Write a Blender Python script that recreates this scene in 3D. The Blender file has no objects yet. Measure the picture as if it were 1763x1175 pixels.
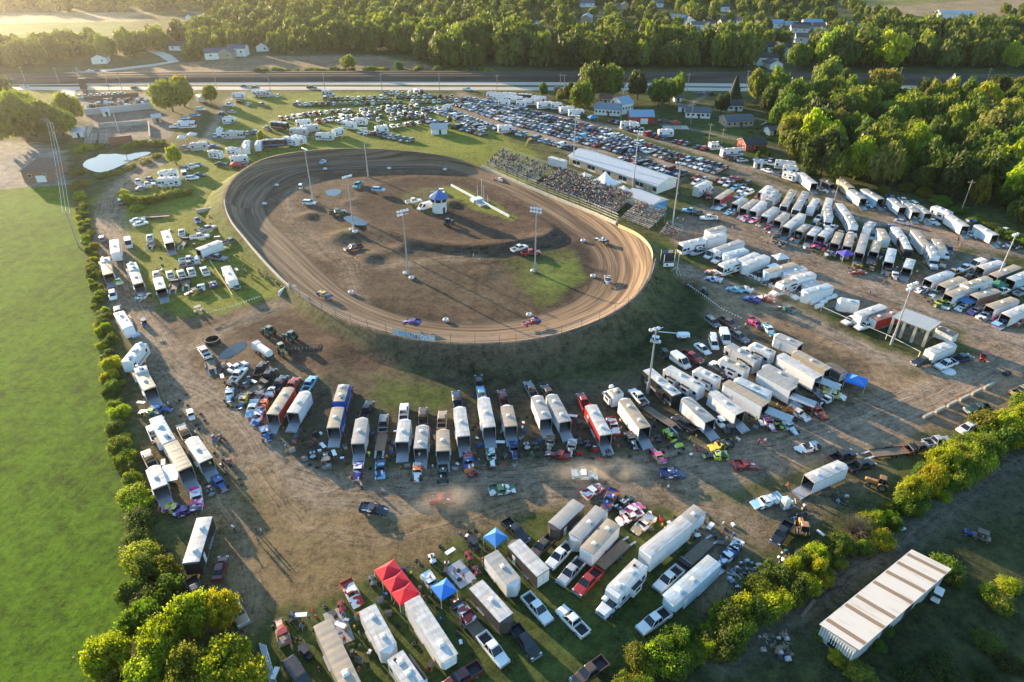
import bpy, bmesh, math, random
import numpy as np
from mathutils import Vector, Matrix
R = math.radians
SC = bpy.context.scene
COL = SC.collection
rnd = random.Random(7)

# ---------------------------------------------------------------- camera, sky, sun, exposure
CAM_H, PITCH, FPX, CX, CY = 91.0, R(32.8), 1175.3, 881.5, 587.5
cam_data = bpy.data.cameras.new('camera'); cam = bpy.data.objects.new('camera', cam_data); COL.objects.link(cam)
cam.location = (0, 0, CAM_H); cam.rotation_euler = (R(90) - PITCH, 0, 0)
cam_data.sensor_width = 36; cam_data.lens = 24; cam_data.clip_start = 1; cam_data.clip_end = 9000
SC.camera = cam
SUN_EL, SUN_AZ = R(9.0), R(-45)          # azimuth measured from +Y towards +X
world = bpy.data.worlds.new('World'); SC.world = world; world.use_nodes = True
wn = world.node_tree.nodes; wl = world.node_tree.links
sky = wn.new('ShaderNodeTexSky'); sky.sky_type = 'NISHITA'; sky.sun_disc = False
sky.sun_elevation = SUN_EL; sky.sun_rotation = SUN_AZ; sky.altitude = 150; sky.air_density = 1.3; sky.dust_density = .25; sky.ozone_density = 3.2
wn['Background'].inputs['Strength'].default_value = 0.15
wl.new(sky.outputs[0], wn['Background'].inputs['Color'])
sd = bpy.data.lights.new('sun', 'SUN'); sun = bpy.data.objects.new('sun', sd); COL.objects.link(sun)
sd.energy = 5.0; sd.angle = R(0.55); sd.color = (1.0, 0.75, 0.46)
SUNDIR = Vector((math.sin(SUN_AZ) * math.cos(SUN_EL), math.cos(SUN_AZ) * math.cos(SUN_EL), math.sin(SUN_EL)))
sun.rotation_euler = (-SUNDIR).to_track_quat('-Z', 'Y').to_euler(); sun.location = (-300, 300, 200)
SC.view_settings.view_transform = 'Standard'; SC.view_settings.look = 'None'
SC.view_settings.exposure = 1.95; SC.view_settings.gamma = 1
SC.cycles.max_bounces = 6; SC.cycles.diffuse_bounces = 3; SC.cycles.glossy_bounces = 2; SC.cycles.transparent_max_bounces = 6
SC.cycles.volume_bounces = 1

# ---------------------------------------------------------------- where things stand
CP, SP = math.cos(PITCH), math.sin(PITCH)
def G(px, py, h=0.0):
    """the point at height h seen at photograph pixel (px, py), as x, y metres"""
    a, b = px - CX, CY - py
    dz = -SP * FPX + CP * b
    t = (h - CAM_H) / dz
    return (a * t, (CP * FPX + SP * b) * t)
ZS = 3.9156
TO = {}
for ci, ox in enumerate((0, 440, 880, 1313)):
    for ri, oy in enumerate((0, 290, 580, 875)): TO[(ci, ri)] = (ox, oy)
def TG(tile, zx, zy, h=0.0):
    ox, oy = TO[tile]
    return G(ox + zx / ZS, oy + zy / ZS, h)
def TP(tile, zx, zy):
    ox, oy = TO[tile]
    return (ox + zx / ZS, oy + zy / ZS)

# ---------------------------------------------------------------- things, parts, labels
def tag(o, label=None, cat=None, group=None, kind=None):
    if label: o['label'] = label
    if cat: o['category'] = cat
    if group: o['group'] = group
    if kind: o['kind'] = kind
    return o
def thing(name, label, cat, loc=(0, 0, 0), rz=0.0, group=None):
    o = bpy.data.objects.new(name, None); COL.objects.link(o)
    o.location = loc; o.rotation_euler = (0, 0, rz); o.empty_display_size = .5
    return tag(o, label, cat, group)
def put(name, me, parent=None, color=None, color2=None, loc=None, rz=None):
    o = bpy.data.objects.new(name, me); COL.objects.link(o)
    if parent is not None: o.parent = parent
    if color is not None: o.color = (*color[:3], 1)
    if color2 is not None: o['second'] = [float(v) for v in color2[:3]]
    if loc is not None: o.location = loc
    if rz is not None: o.rotation_euler = (0, 0, rz)
    return o
ORD = ['', 'first', 'second', 'third', 'fourth', 'fifth', 'sixth', 'seventh', 'eighth', 'ninth', 'tenth', 'eleventh', 'twelfth', 'thirteenth', 'fourteenth', 'fifteenth', 'sixteenth', 'seventeenth', 'eighteenth', 'nineteenth', 'twentieth']
TENS = {2: 'twenty', 3: 'thirty', 4: 'forty', 5: 'fifty', 6: 'sixty', 7: 'seventy', 8: 'eighty', 9: 'ninety'}
def ordw(n):
    if n <= 20: return ORD[n]
    if n > 100: return 'hundred-and-' + ordw(n - 100)
    if n % 10 == 0: return {2: 'twentieth', 3: 'thirtieth', 4: 'fortieth', 5: 'fiftieth', 6: 'sixtieth', 7: 'seventieth', 8: 'eightieth', 9: 'ninetieth'}.get(n // 10, 'hundredth') if n < 100 else 'hundredth'
    return TENS[n // 10] + '-' + ORD[n % 10]
REG = []      # (object, look, where, counting phrase): look-alikes in one place are told apart by their order
def reg(o, look, where, count): REG.append((o, look, where, count))
def finish_labels():
    groups = {}
    for o, look, where, count in REG: groups.setdefault((look, where, count), []).append(o)
    LR = ('the hedge', 'the car park', 'the near thicket', 'the blue trailer', 'the blue race car', 'the bleacher', 'the pit bend', 'the caravans', 'the lane', 'the gate', 'the grandstand end', 'the concession building', 'the lane bend', 'the pond', 'the mown field side', 'the far turn')
    for (look, where, count), os_ in groups.items():
        if count in ['from ' + k for k in LR] and 'hedge' not in where: os_.sort(key=lambda o: o.location.x)
        if len(os_) == 1: os_[0]['label'] = f'{look} {where}'
        else:
            for i, o in enumerate(os_):
                lab = f'{ordw(i + 1)} {look} {where}, counting {count}'
                if len(lab.split()) > 16: lab = lab.replace(', counting', ',')
                if len(lab.split()) > 16: lab = lab.replace(', from the', ' from')
                if len(lab.split()) > 16: print('LONG', lab)
                o['label'] = lab

# ---------------------------------------------------------------- mesh building
class MB:
    """collects faces of several materials into one mesh"""
    def __init__(s): s.v = []; s.f = []; s.m = []; s.mats = []
    def mi(s, mat):
        if mat not in s.mats: s.mats.append(mat)
        return s.mats.index(mat)
    def poly(s, pts, mat):
        b = len(s.v); s.v += [tuple(p) for p in pts]; s.f.append(tuple(range(b, b + len(pts)))); s.m.append(s.mi(mat))
    def box(s, x0, x1, y0, y1, z0, z1, mat, top=None, skip=''):
        b = len(s.v); s.v += [(x0, y0, z0), (x1, y0, z0), (x1, y1, z0), (x0, y1, z0), (x0, y0, z1), (x1, y0, z1), (x1, y1, z1), (x0, y1, z1)]
        for k, q in (('b', (3, 2, 1, 0)), ('t', (4, 5, 6, 7)), ('s', (0, 1, 5, 4)), ('e', (1, 2, 6, 5)), ('n', (2, 3, 7, 6)), ('w', (3, 0, 4, 7))):
            if k in skip: continue
            s.f.append(tuple(b + i for i in q)); s.m.append(s.mi(top if (k == 't' and top) else mat))
    def loft(s, rings, mat, cap=True, fm=None, closed=True):
        """rings: lists of equal length; fm(i, j) may name another material for face j between ring i and i + 1"""
        b = len(s.v); n = len(rings[0])
        for r in rings: s.v += [tuple(p) for p in r]
        for i in range(len(rings) - 1):
            for j in range(n if closed else n - 1):
                k = (j + 1) % n
                s.f.append((b + i * n + j, b + i * n + k, b + (i + 1) * n + k, b + (i + 1) * n + j))
                s.m.append(s.mi((fm(i, j) if fm else None) or mat))
        if cap:
            s.f.append(tuple(b + j for j in reversed(range(n)))); s.m.append(s.mi(mat))
            e = b + (len(rings) - 1) * n
            s.f.append(tuple(e + j for j in range(n))); s.m.append(s.mi(mat))
    def cyl(s, p0, p1, r0, r1, mat, n=8, cap=True, capmat=None):
        p0, p1 = Vector(p0), Vector(p1); d = (p1 - p0).normalized()
        a = d.orthogonal().normalized(); c = d.cross(a)
        rg = lambda p, r: [p + (a * math.cos(2 * math.pi * i / n) + c * math.sin(2 * math.pi * i / n)) * r for i in range(n)]
        A, B = rg(p0, r0), rg(p1, r1)
        s.loft([A, B], mat, cap=False)
        if cap: s.poly(A[::-1], capmat or mat); s.poly(B, capmat or mat)
    def bar(s, p0, p1, w, mat):
        s.cyl(p0, p1, w * .7, w * .7, mat, n=4)
    def merge(s, o, off=(0, 0, 0)):
        b = len(s.v); s.v += [(p[0] + off[0], p[1] + off[1], p[2] + off[2]) for p in o.v]
        for f, m in zip(o.f, o.m): s.f.append(tuple(b + i for i in f)); s.m.append(s.mi(o.mats[m]))
        return s
    def build(s, name, smooth=False):
        me = bpy.data.meshes.new(name); me.from_pydata(s.v, [], s.f); me.update()
        for mt in s.mats: me.materials.append(mt)
        me.polygons.foreach_set('material_index', s.m)
        if smooth: me.polygons.foreach_set('use_smooth', [True] * len(s.f))
        return me
def rect(z, x0, x1, y0, y1, ch=0.): return [(x0 + ch, y0, z), (x1 - ch, y0, z), (x1, y0 + ch, z), (x1, y1 - ch, z), (x1 - ch, y1, z), (x0 + ch, y1, z), (x0, y1 - ch, z), (x0, y0 + ch, z)] if ch else [(x0, y0, z), (x1, y0, z), (x1, y1, z), (x0, y1, z)]
_cache = {}
def cached(key, fn):
    if key not in _cache: _cache[key] = fn()
    return _cache[key]

def bx(parent, name, args, *rest):
    m = MB(); m.box(*args); return put(name, m.build(name), parent, *rest)
# value noise on arrays, for the shapes of zones and crowns
_nt = np.random.RandomState(3).rand(256, 256)
def vnoise(x, y):
    xi = np.floor(x).astype(int); yi = np.floor(y).astype(int); fx = x - xi; fy = y - yi
    fx = fx * fx * (3 - 2 * fx); fy = fy * fy * (3 - 2 * fy)
    g = lambda i, j: _nt[(xi + i) & 255, (yi + j) & 255]
    return (g(0, 0) * (1 - fx) + g(1, 0) * fx) * (1 - fy) + (g(0, 1) * (1 - fx) + g(1, 1) * fx) * fy
def fbm(x, y, o=4):
    r = 0; a = .5
    for k in range(o): r = r + a * (vnoise(x * 2 ** k + 17 * k, y * 2 ** k + 31 * k) - .5); a *= .55
    return r
# ---------------------------------------------------------------- materials
class N:
    """a small node-graph helper"""
    def __init__(s, name):
        s.mat = bpy.data.materials.new(name); s.mat.use_nodes = True; s.t = s.mat.node_tree; s.t.nodes.clear()
        s.out = s.n('ShaderNodeOutputMaterial')
    def n(s, kind, **kw):
        o = s.t.nodes.new(kind)
        for k, v in kw.items():
            if k.startswith('i_'):
                o.inputs[k[2:].replace('_', ' ')].default_value = v
            else: setattr(o, k, v)
        return o
    def l(s, a, b): s.t.links.new(a, b)
    def noise(s, scale, vec=None, detail=4, rough=.6):
        o = s.n('ShaderNodeTexNoise'); o.inputs['Scale'].default_value = scale; o.inputs['Detail'].default_value = detail; o.inputs['Roughness'].default_value = rough
        if vec is not None: s.l(vec, o.inputs['Vector'])
        return o.outputs['Fac']
    def ramp(s, fac, a, b):
        o = s.n('ShaderNodeMapRange', interpolation_type='SMOOTHSTEP'); s.l(fac, o.inputs['Value'])
        o.inputs['From Min'].default_value = a; o.inputs['From Max'].default_value = b
        return o.outputs[0]
    def lin(s, fac, a, b, c, d):
        o = s.n('ShaderNodeMapRange'); s.l(fac, o.inputs['Value'])
        for k, v in zip(('From Min', 'From Max', 'To Min', 'To Max'), (a, b, c, d)): o.inputs[k].default_value = v
        return o.outputs[0]
    def mix(s, fac, a, b, mode='MIX'):
        o = s.n('ShaderNodeMix', data_type='RGBA', blend_type=mode)
        for sock, v in ((o.inputs[0], fac), (o.inputs[6], a), (o.inputs[7], b)):
            if hasattr(v, 'node'): s.l(v, sock)
            elif isinstance(v, (int, float)): sock.default_value = v
            else: sock.default_value = (*v[:3], 1)
        return o.outputs[2]
    def math(s, op, a, b=None):
        o = s.n('ShaderNodeMath', operation=op)
        for i, v in enumerate((a, b)):
            if v is None: continue
            if hasattr(v, 'node'): s.l(v, o.inputs[i])
            else: o.inputs[i].default_value = v
        return o.outputs[0]
    def scale(s, col, fac):
        o = s.n('ShaderNodeVectorMath', operation='SCALE'); s.l(col, o.inputs[0]); s.l(fac, o.inputs['Scale']) if hasattr(fac, 'node') else None
        return o.outputs[0]
    def pos(s): return s.n('ShaderNodeNewGeometry').outputs['Position']
    def objco(s): return s.n('ShaderNodeTexCoord').outputs['Object']
    def mapped(s, vec, sc, rot=(0, 0, 0)):
        o = s.n('ShaderNodeMapping'); s.l(vec, o.inputs[0]); o.inputs['Scale'].default_value = sc; o.inputs['Rotation'].default_value = rot
        return o.outputs[0]
    def bsdf(s, col, rough=.6, metal=0., spec=.5, bump=None, bstr=.3, bdist=.05, coat=0.):
        o = s.n('ShaderNodeBsdfPrincipled')
        if hasattr(col, 'node'): s.l(col, o.inputs['Base Color'])
        else: o.inputs['Base Color'].default_value = (*col[:3], 1)
        if hasattr(rough, 'node'): s.l(rough, o.inputs['Roughness'])
        else: o.inputs['Roughness'].default_value = rough
        o.inputs['Metallic'].default_value = metal; o.inputs['Specular IOR Level'].default_value = spec; o.inputs['Coat Weight'].default_value = coat
        if bump is not None:
            b = s.n('ShaderNodeBump'); b.inputs['Strength'].default_value = bstr; b.inputs['Distance'].default_value = bdist
            s.l(bump, b.inputs['Height']); s.l(b.outputs[0], o.inputs['Normal'])
        s.l(o.outputs[0], s.out.inputs['Surface'])
        return o
def simple(name, col, rough=.6, metal=0., var=.15, scale=1.5, spec=.5, coat=0.):
    n = N(name); p = n.objco()
    f = n.lin(n.noise(scale, p, 5), .25, .75, 1 - var, 1 + var)
    c = n.n('ShaderNodeRGB'); c.outputs[0].default_value = (*col, 1)
    n.bsdf(n.scale(c.outputs[0], f), rough, metal, spec, coat=coat)
    return n.mat
def objcol(name, rough=.35, metal=0., dirt=.12, coat=0., spec=.5, dirtcol=(.22, .17, .12), sc=1.2):
    """paint in the object's own colour with a little dust"""
    n = N(name); p = n.objco(); oi = n.n('ShaderNodeObjectInfo')
    f = n.math('MULTIPLY', n.ramp(n.noise(sc, p, 5), .45, .8), dirt * 2)
    c = n.mix(f, oi.outputs['Color'], dirtcol)
    n.bsdf(c, n.lin(n.noise(3, p), .3, .7, rough, rough + .15), metal, spec, coat=coat)
    return n.mat
M = {}
M['paint'] = objcol('vehicle_paint', .28, 0, .10, .5)
M['glass'] = simple('window_glass', (.012, .016, .022), .08, 0, .1)
M['tyre'] = simple('tyre_rubber', (.018, .018, .018), .85)
M['rim'] = simple('wheel_rim', (.35, .35, .36), .35, .7)
M['chrome'] = simple('bumper_metal', (.45, .46, .48), .3, .6)
M['dark'] = simple('dark_plastic', (.02, .02, .022), .6)
M['black'] = simple('black_interior', (.008, .008, .009), .9)
M['lamp'] = simple('headlight_lens', (.6, .62, .65), .15)
M['tail'] = simple('taillight_lens', (.30, .012, .01), .25)
M['metal'] = simple('galvanised_steel', (.42, .44, .46), .45, .5)
M['whitemetal'] = simple('white_painted_steel', (.66, .66, .64), .45, 0, .12)
M['plate'] = simple('aluminium_tread_plate', (.38, .39, .41), .42, .45, .25, 3)
M['wood'] = simple('weathered_wood', (.17, .13, .09), .8, 0, .35, 3)
M['concrete'] = simple('pale_concrete', (.42, .38, .31), .85, 0, .25, .8)
M['conc2'] = simple('grey_concrete', (.30, .29, .27), .85, 0, .25, .6)
M['brick'] = simple('brown_brick', (.20, .115, .075), .85, 0, .25, 2)
M['soil'] = simple('turned_soil', (.085, .055, .036), .95, 0, .35, .9)
M['fabric'] = objcol('canopy_fabric', .75, 0, .06)
M['skin'] = simple('skin', (.45, .27, .19), .6)
M['hair'] = simple('hair', (.05, .033, .02), .7)
def _roof():
    # trailer roofs: white membrane or bare aluminium, streaked with dust, seams across
    n = N('trailer_roof'); p = n.objco(); oi = n.n('ShaderNodeObjectInfo')
    st = n.noise(1.0, n.mapped(p, (.35, 2.2, 1)), 6, .7)
    pa = n.noise(.6, p, 4)
    d = n.math('MULTIPLY', n.ramp(st, .38, .70), .7)
    c = n.mix(d, oi.outputs['Color'], (.36, .29, .21))
    c = n.mix(n.math('MULTIPLY', n.ramp(pa, .45, .75), .5), c, (.25, .215, .17))
    w = n.n('ShaderNodeTexWave', wave_type='BANDS', bands_direction='X'); w.inputs['Scale'].default_value = .26; n.l(p, w.inputs['Vector'])
    w.inputs['Distortion'].default_value = .6
    n.bsdf(c, .5, 0, .4, n.math('ADD', w.outputs['Fac'], n.math('MULTIPLY', st, .9)), .2, .05)
    return n.mat
M['roof'] = _roof()
def _panel():
    # trailer walls: vertical panel seams and rivets, road dust towards the bottom from use
    n = N('trailer_wall'); p = n.objco(); oi = n.n('ShaderNodeObjectInfo')
    b = n.n('ShaderNodeTexBrick'); b.inputs['Scale'].default_value = 1; b.offset = 0
    b.inputs['Brick Width'].default_value = 1.2; b.inputs['Row Height'].default_value = 30; b.inputs['Mortar Size'].default_value = .018
    n.l(n.mapped(p, (1, 1, 1)), b.inputs['Vector'])
    dust = n.math('MULTIPLY', n.ramp(n.noise(.8, n.mapped(p, (1, 1, .4)), 5), .45, .8), .2)
    c = n.mix(dust, oi.outputs['Color'], (.24, .19, .13))
    c = n.mix(n.math('MULTIPLY', b.outputs['Fac'], .4), c, (.05, .05, .05))
    n.bsdf(c, .32, 0, .5, coat=.2)
    return n.mat
M['panel'] = _panel()
def _race():
    # race car bodies: main colour, second colour in slashes, small pale marks
    n = N('race_car_wrap'); p = n.objco(); oi = n.n('ShaderNodeObjectInfo')
    at = n.n('ShaderNodeAttribute', attribute_type='OBJECT', attribute_name='second')
    off = n.n('ShaderNodeVectorMath', operation='ADD'); n.l(p, off.inputs[0])
    cb = n.n('ShaderNodeCombineXYZ'); n.l(n.math('MULTIPLY', oi.outputs['Random'], 40), cb.inputs[0]); n.l(n.math('MULTIPLY', oi.outputs['Random'], 17), cb.inputs[1]); n.l(cb.outputs[0], off.inputs[1])
    v = n.n('ShaderNodeTexVoronoi'); v.inputs['Scale'].default_value = .9; n.l(n.mapped(off.outputs[0], (.6, 1.3, 1), (0, 0, .5)), v.inputs['Vector'])
    c = n.mix(n.ramp(n.noise(.75, n.mapped(off.outputs[0], (1, .6, 1), (0, 0, .7)), 1), .47, .53), oi.outputs['Color'], at.outputs['Color'])
    c = n.mix(n.ramp(v.outputs['Distance'], .26, .22), c, (.7, .7, .68))
    c = n.mix(n.math('MULTIPLY', n.ramp(n.noise(1.4, p, 5), .45, .85), .4), c, (.16, .12, .085))
    n.bsdf(c, .35, 0, .5, coat=.3)
    return n.mat
M['race'] = _race()
def _leaf(name, trans=.35):
    n = N(name); oi = n.n('ShaderNodeObjectInfo'); at = n.n('ShaderNodeAttribute', attribute_name='tone')
    r = n.n('ShaderNodeHueSaturation'); n.l(oi.outputs['Color'], r.inputs['Color'])
    n.l(n.lin(at.outputs['Fac'], -.4, 1.6, .35, 2.15), r.inputs['Value']); n.l(n.lin(at.outputs['Fac'], -.4, 1.6, .510, .495), r.inputs['Hue'])
    d = n.n('ShaderNodeBsdfPrincipled'); n.l(r.outputs[0], d.inputs['Base Color']); d.inputs['Roughness'].default_value = .6; d.inputs['Specular IOR Level'].default_value = .25
    t = n.n('ShaderNodeBsdfTranslucent'); n.l(n.mix(1., r.outputs[0], (1.5, 1.75, .6), 'MULTIPLY'), t.inputs['Color'])
    m = n.n('ShaderNodeMixShader'); m.inputs[0].default_value = trans
    n.l(d.outputs[0], m.inputs[1]); n.l(t.outputs[0], m.inputs[2]); n.l(m.outputs[0], n.out.inputs['Surface'])
    return n.mat
M['leaf'] = _leaf('tree_leaves', .42)
M['bark'] = simple('tree_bark', (.07, .05, .035), .9, 0, .3, 3)
def _ground():
    n = N('ground_cover'); p = n.pos()
    col = n.n('ShaderNodeAttribute', attribute_name='cover').outputs['Color']
    mk = n.n('ShaderNodeAttribute', attribute_name='kindmask'); sp = n.n('ShaderNodeSeparateColor'); n.l(mk.outputs['Color'], sp.inputs[0])
    grass, rut, mott = sp.outputs[0], sp.outputs[1], sp.outputs[2]
    fl = n.n('ShaderNodeAttribute', attribute_name='flow').outputs['Vector']
    big, mid, fine = n.noise(.045, p, 5), n.noise(.35, p, 5, .65), n.noise(2.6, p, 4, .7)
    v = n.math('ADD', n.math('ADD', n.lin(big, .36, .64, -.2, .2), n.lin(mid, .36, .64, -.30, .30)), n.math('ADD', n.lin(fine, .36, .64, -.26, .26), n.lin(n.noise(.95, p, 3, .6), .36, .64, -.22, .22)))
    st = n.noise(1., n.mapped(fl, (.035, .9, 1)), 5, .7)
    st2 = n.noise(1., n.mapped(fl, (.02, 2.6, 1)), 3, .6)
    sv = n.math('MULTIPLY', n.math('ADD', n.lin(st, .3, .7, -.42, .46), n.lin(st2, .3, .7, -.32, .32)), rut)
    c = n.scale(col, n.math('ADD', n.math('ADD', v, 1.), sv))
    # bare and dry tufts inside the grass, weeds inside the dirt
    c = n.mix(n.math('MULTIPLY', n.math('MULTIPLY', n.ramp(mid, .5, .72), grass), .5), c, (.105, .10, .028))
    c = n.mix(n.math('MULTIPLY', n.ramp(n.noise(.16, p, 6, .7), .55, .68), n.math('MULTIPLY', mott, .55)), c, (.05, .065, .02))
    h = n.math('ADD', n.math('MULTIPLY', fine, .6), n.math('MULTIPLY', n.noise(9, p, 3), n.math('ADD', n.math('MULTIPLY', grass, .5), .15)))
    h = n.math('ADD', h, n.math('MULTIPLY', st, n.math('MULTIPLY', rut, 1.2)))
    n.bsdf(c, .95, 0, .1, h, .8, .28)
    return n.mat
M['ground'] = _ground()
def _track():
    n = N('clay_track'); p = n.pos(); uv = n.n('ShaderNodeAttribute', attribute_name='flow').outputs['Vector']
    st = n.noise(1., n.mapped(uv, (.012, .55, 1)), 6, .7); s2 = n.noise(1., n.mapped(uv, (.05, 2.6, 1)), 4, .6); mid = n.noise(.3, p, 5)
    c = n.mix(n.ramp(st, .40, .62), (.070, .046, .031), (.235, .16, .10))
    c = n.mix(n.math('MULTIPLY', n.ramp(s2, .5, .7), .55), c, (.30, .21, .13))
    c = n.mix(n.math('MULTIPLY', n.ramp(s2, .48, .34), .7), c, (.065, .044, .03))
    c = n.mix(n.math('MULTIPLY', n.ramp(mid, .55, .75), .35), c, (.06, .042, .03))
    ed = n.n('ShaderNodeAttribute', attribute_name='edge').outputs['Fac']
    c = n.mix(ed, c, (.034, .026, .022))
    n.bsdf(c, .85, 0, .2, n.math('ADD', st, n.math('MULTIPLY', s2, .6)), .6, .14)
    return n.mat
M['track'] = _track()
def _water(name, col):
    n = N(name); p = n.pos()
    n.bsdf(col, .04, 0, .6, n.noise(.8, p, 3), .04, .05)
    return n.mat
M['water'] = _water('still_water', (.03, .04, .035))
def _asphalt(name, a, b):
    n = N(name); p = n.pos()
    c = n.mix(n.ramp(n.noise(.12, n.mapped(p, (.15, 1.4, 1)), 6), .35, .7), a, b)
    n.bsdf(c, .85, 0, .2, n.noise(6, p), .2, .02)
    return n.mat
M['highway'] = _asphalt('pale_concrete_road', (.40, .35, .28), (.52, .46, .37))
M['asphalt'] = _asphalt('grey_asphalt', (.10, .10, .10), (.18, .17, .16))
M['ballast'] = _asphalt('dark_ballast', (.045, .036, .028), (.085, .068, .052))
M['rail'] = simple('rusty_rail', (.10, .06, .04), .7)
M['roadpaint'] = simple('road_paint', (.6, .58, .5), .7)
def _shingle(name, a, b, sc=3.):
    n = N(name); p = n.objco()
    c = n.mix(n.ramp(n.noise(sc, n.mapped(p, (1, 1, 3)), 5), .3, .7), a, b)
    n.bsdf(c, .8, 0, .3)
    return n.mat
M['sh_grey'] = _shingle('grey_shingles', (.07, .075, .085), (.13, .135, .145))
M['sh_blue'] = _shingle('blue_metal_roof', (.16, .26, .36), (.22, .33, .43))
M['sh_brown'] = _shingle('brown_shingles', (.10, .07, .055), (.17, .12, .095))
M['sh_dark'] = _shingle('dark_shingles', (.03, .03, .032), (.06, .058, .056))
M['wall_white'] = simple('white_siding', (.62, .62, .60), .7, 0, .12, 1.)
M['wall_red'] = simple('red_barn_siding', (.27, .035, .025), .7, 0, .2, 1.5)
M['wall_tan'] = simple('tan_siding', (.34, .27, .20), .75, 0, .15, 1.)
M['win'] = simple('house_window', (.02, .026, .034), .1)
def _corr(name, col, var, rust):
    n = N(name); p = n.objco()
    w = n.n('ShaderNodeTexWave', wave_type='BANDS', bands_direction='X'); w.inputs['Scale'].default_value = 1.1; n.l(p, w.inputs['Vector'])
    c = n.mix(n.math('MULTIPLY', n.ramp(n.noise(.5, n.mapped(p, (2.5, .25, 1)), 6), .5, .8), var), col, rust)
    n.bsdf(c, .4, .1, .5, w.outputs['Fac'], .5, .06)
    return n.mat
M['tin'] = _corr('pale_corrugated_tin', (.38, .42, .46), .4, (.34, .31, .27))
M['tin_white'] = _corr('white_corrugated_tin', (.40, .40, .395), .8, (.24, .205, .165))
M['tin_brown'] = _corr('weathered_tin_strip', (.17, .125, .085), .5, (.10, .075, .05))
M['sh_bright'] = _shingle('bright_blue_roof', (.05, .12, .30), (.08, .17, .38))
M['sh_bluegrey'] = _shingle('blue_grey_roof', (.14, .18, .22), (.20, .24, .28))
M['stripe_lb'] = simple('blue_tarp', (.06, .26, .50), .5, 0, .15)
M['stripe_blue2'] = simple('sign_blue', (.03, .06, .25), .5)
M['stripe_grey2'] = simple('barrel_blue', (.10, .16, .24), .5)
M['wall_red_dull'] = simple('dull_red_wall', (.20, .075, .05), .8, 0, .2)
M['stripe_red2'] = simple('red_plastic', (.4, .03, .02), .4)
# ---------------------------------------------------------------- the ground, roads, race track, water
def smooth_closed(pts, n):
    P = np.array(pts, float); K = len(P); out = []
    for i in range(K):
        p0, p1, p2, p3 = P[i - 1], P[i], P[(i + 1) % K], P[(i + 2) % K]
        for t in np.linspace(0, 1, 9)[:-1]:
            out.append(.5 * ((2 * p1) + (-p0 + p2) * t + (2 * p0 - 5 * p1 + 4 * p2 - p3) * t * t + (-p0 + 3 * p1 - 3 * p2 + p3) * t ** 3))
    return resample(np.array(out), n, True)
def resample(P, n, closed=False):
    P = np.array(P, float)
    if closed: P = np.vstack([P, P[:1]])
    d = np.r_[0, np.cumsum(np.hypot(*(np.diff(P[:, :2], axis=0).T)))]
    t = np.linspace(0, d[-1], n + 1 if closed else n)
    q = np.stack([np.interp(t, d, P[:, k]) for k in range(P.shape[1])], 1)
    return q[:-1] if closed else q
def seg_dist(X, Y, poly, closed=True):
    """distance to a polyline, its nearest arc length and side"""
    P = np.array(poly)[:, :2]; n = len(P)
    best = np.full(X.shape, 1e9); arc = np.zeros(X.shape); side = np.zeros(X.shape); s = 0.
    for i in range(n if closed else n - 1):
        a, b = P[i], P[(i + 1) % n]; ab = b - a; L2 = max(ab @ ab, 1e-9)
        t = np.clip(((X - a[0]) * ab[0] + (Y - a[1]) * ab[1]) / L2, 0, 1)
        dx, dy = X - a[0] - t * ab[0], Y - a[1] - t * ab[1]; d = np.hypot(dx, dy); m = d < best
        best = np.where(m, d, best); arc = np.where(m, s + t * math.sqrt(L2), arc)
        side = np.where(m, np.sign(ab[0] * (Y - a[1]) - ab[1] * (X - a[0])), side); s += math.sqrt(L2)
    return best, arc, side
def inside(X, Y, poly):
    P = np.array(poly)[:, :2]; r = np.zeros(X.shape, bool); n = len(P)
    for i in range(n):
        (x0, y0), (x1, y1) = P[i], P[(i + 1) % n]
        c = (y0 > Y) != (y1 > Y)
        if y0 != y1: r ^= c & (X < (x1 - x0) * (Y - y0) / (y1 - y0) + x0)
    return r
def sdist(X, Y, poly):
    d, _, _ = seg_dist(X, Y, poly)
    return np.where(inside(X, Y, poly), -d, d)
gp = lambda L: [G(*p) for p in L]

# outer rim of the oval with its height above the ground, and its inner edge
RIM_PX = [(388, 347, 4), (396, 318, 4.3), (420, 293, 4.5), (462, 272, 4.5), (530, 260, 4.5), (620, 256, 4.5), (705, 261, 4.2), (775, 271, 3.4), (835, 292, 2.2), (900, 321, 1.6), (960, 346, 1.6), (1010, 366, 2.2), (1060, 388, 3.4), (1098, 406, 4.5), (1120, 428, 4.8), (1124, 452, 4.8), (1115, 480, 4.8), (1095, 509, 4.8), (1060, 535, 4.8), (1010, 559, 4.8), (950, 577, 4.8), (880, 588, 4.8), (800, 590, 4.6), (730, 584, 4.2), (670, 572, 3.8), (610, 555, 3.2), (550, 529, 2.4), (502, 497, 1.6), (460, 456, 1.6), (424, 414, 2), (398, 380, 3)]
INN_PX = [(457, 352), (476, 321), (510, 302), (560, 294), (670, 291), (766, 294), (840, 318), (900, 347), (960, 383), (1003, 416), (1022, 446), (1020, 480), (990, 516), (912, 546), (840, 556), (768, 555), (700, 545), (650, 529), (605, 507), (560, 471), (505, 417), (468, 382)]
rim = smooth_closed([(*G(x, y, h), h) for x, y, h in RIM_PX], 240)
inn = smooth_closed([(*G(x, y, .2), .2) for x, y in INN_PX], 240)
def to_world_ring():
    # pair every rim point with a point of the inner edge, both counted from the same heading round the centre
    c = inn[:, :2].mean(0)
    k = int(np.argmin([abs(math.atan2(p[1] - rim[0][1], p[0] - rim[0][0])) * 0 + np.hypot(*(p[:2] - rim[0][:2])) for p in inn]))
    return np.roll(inn, -k, axis=0)
inn = to_world_ring()
RIMXY = rim[:, :2]; INNXY = inn[:, :2]
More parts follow.
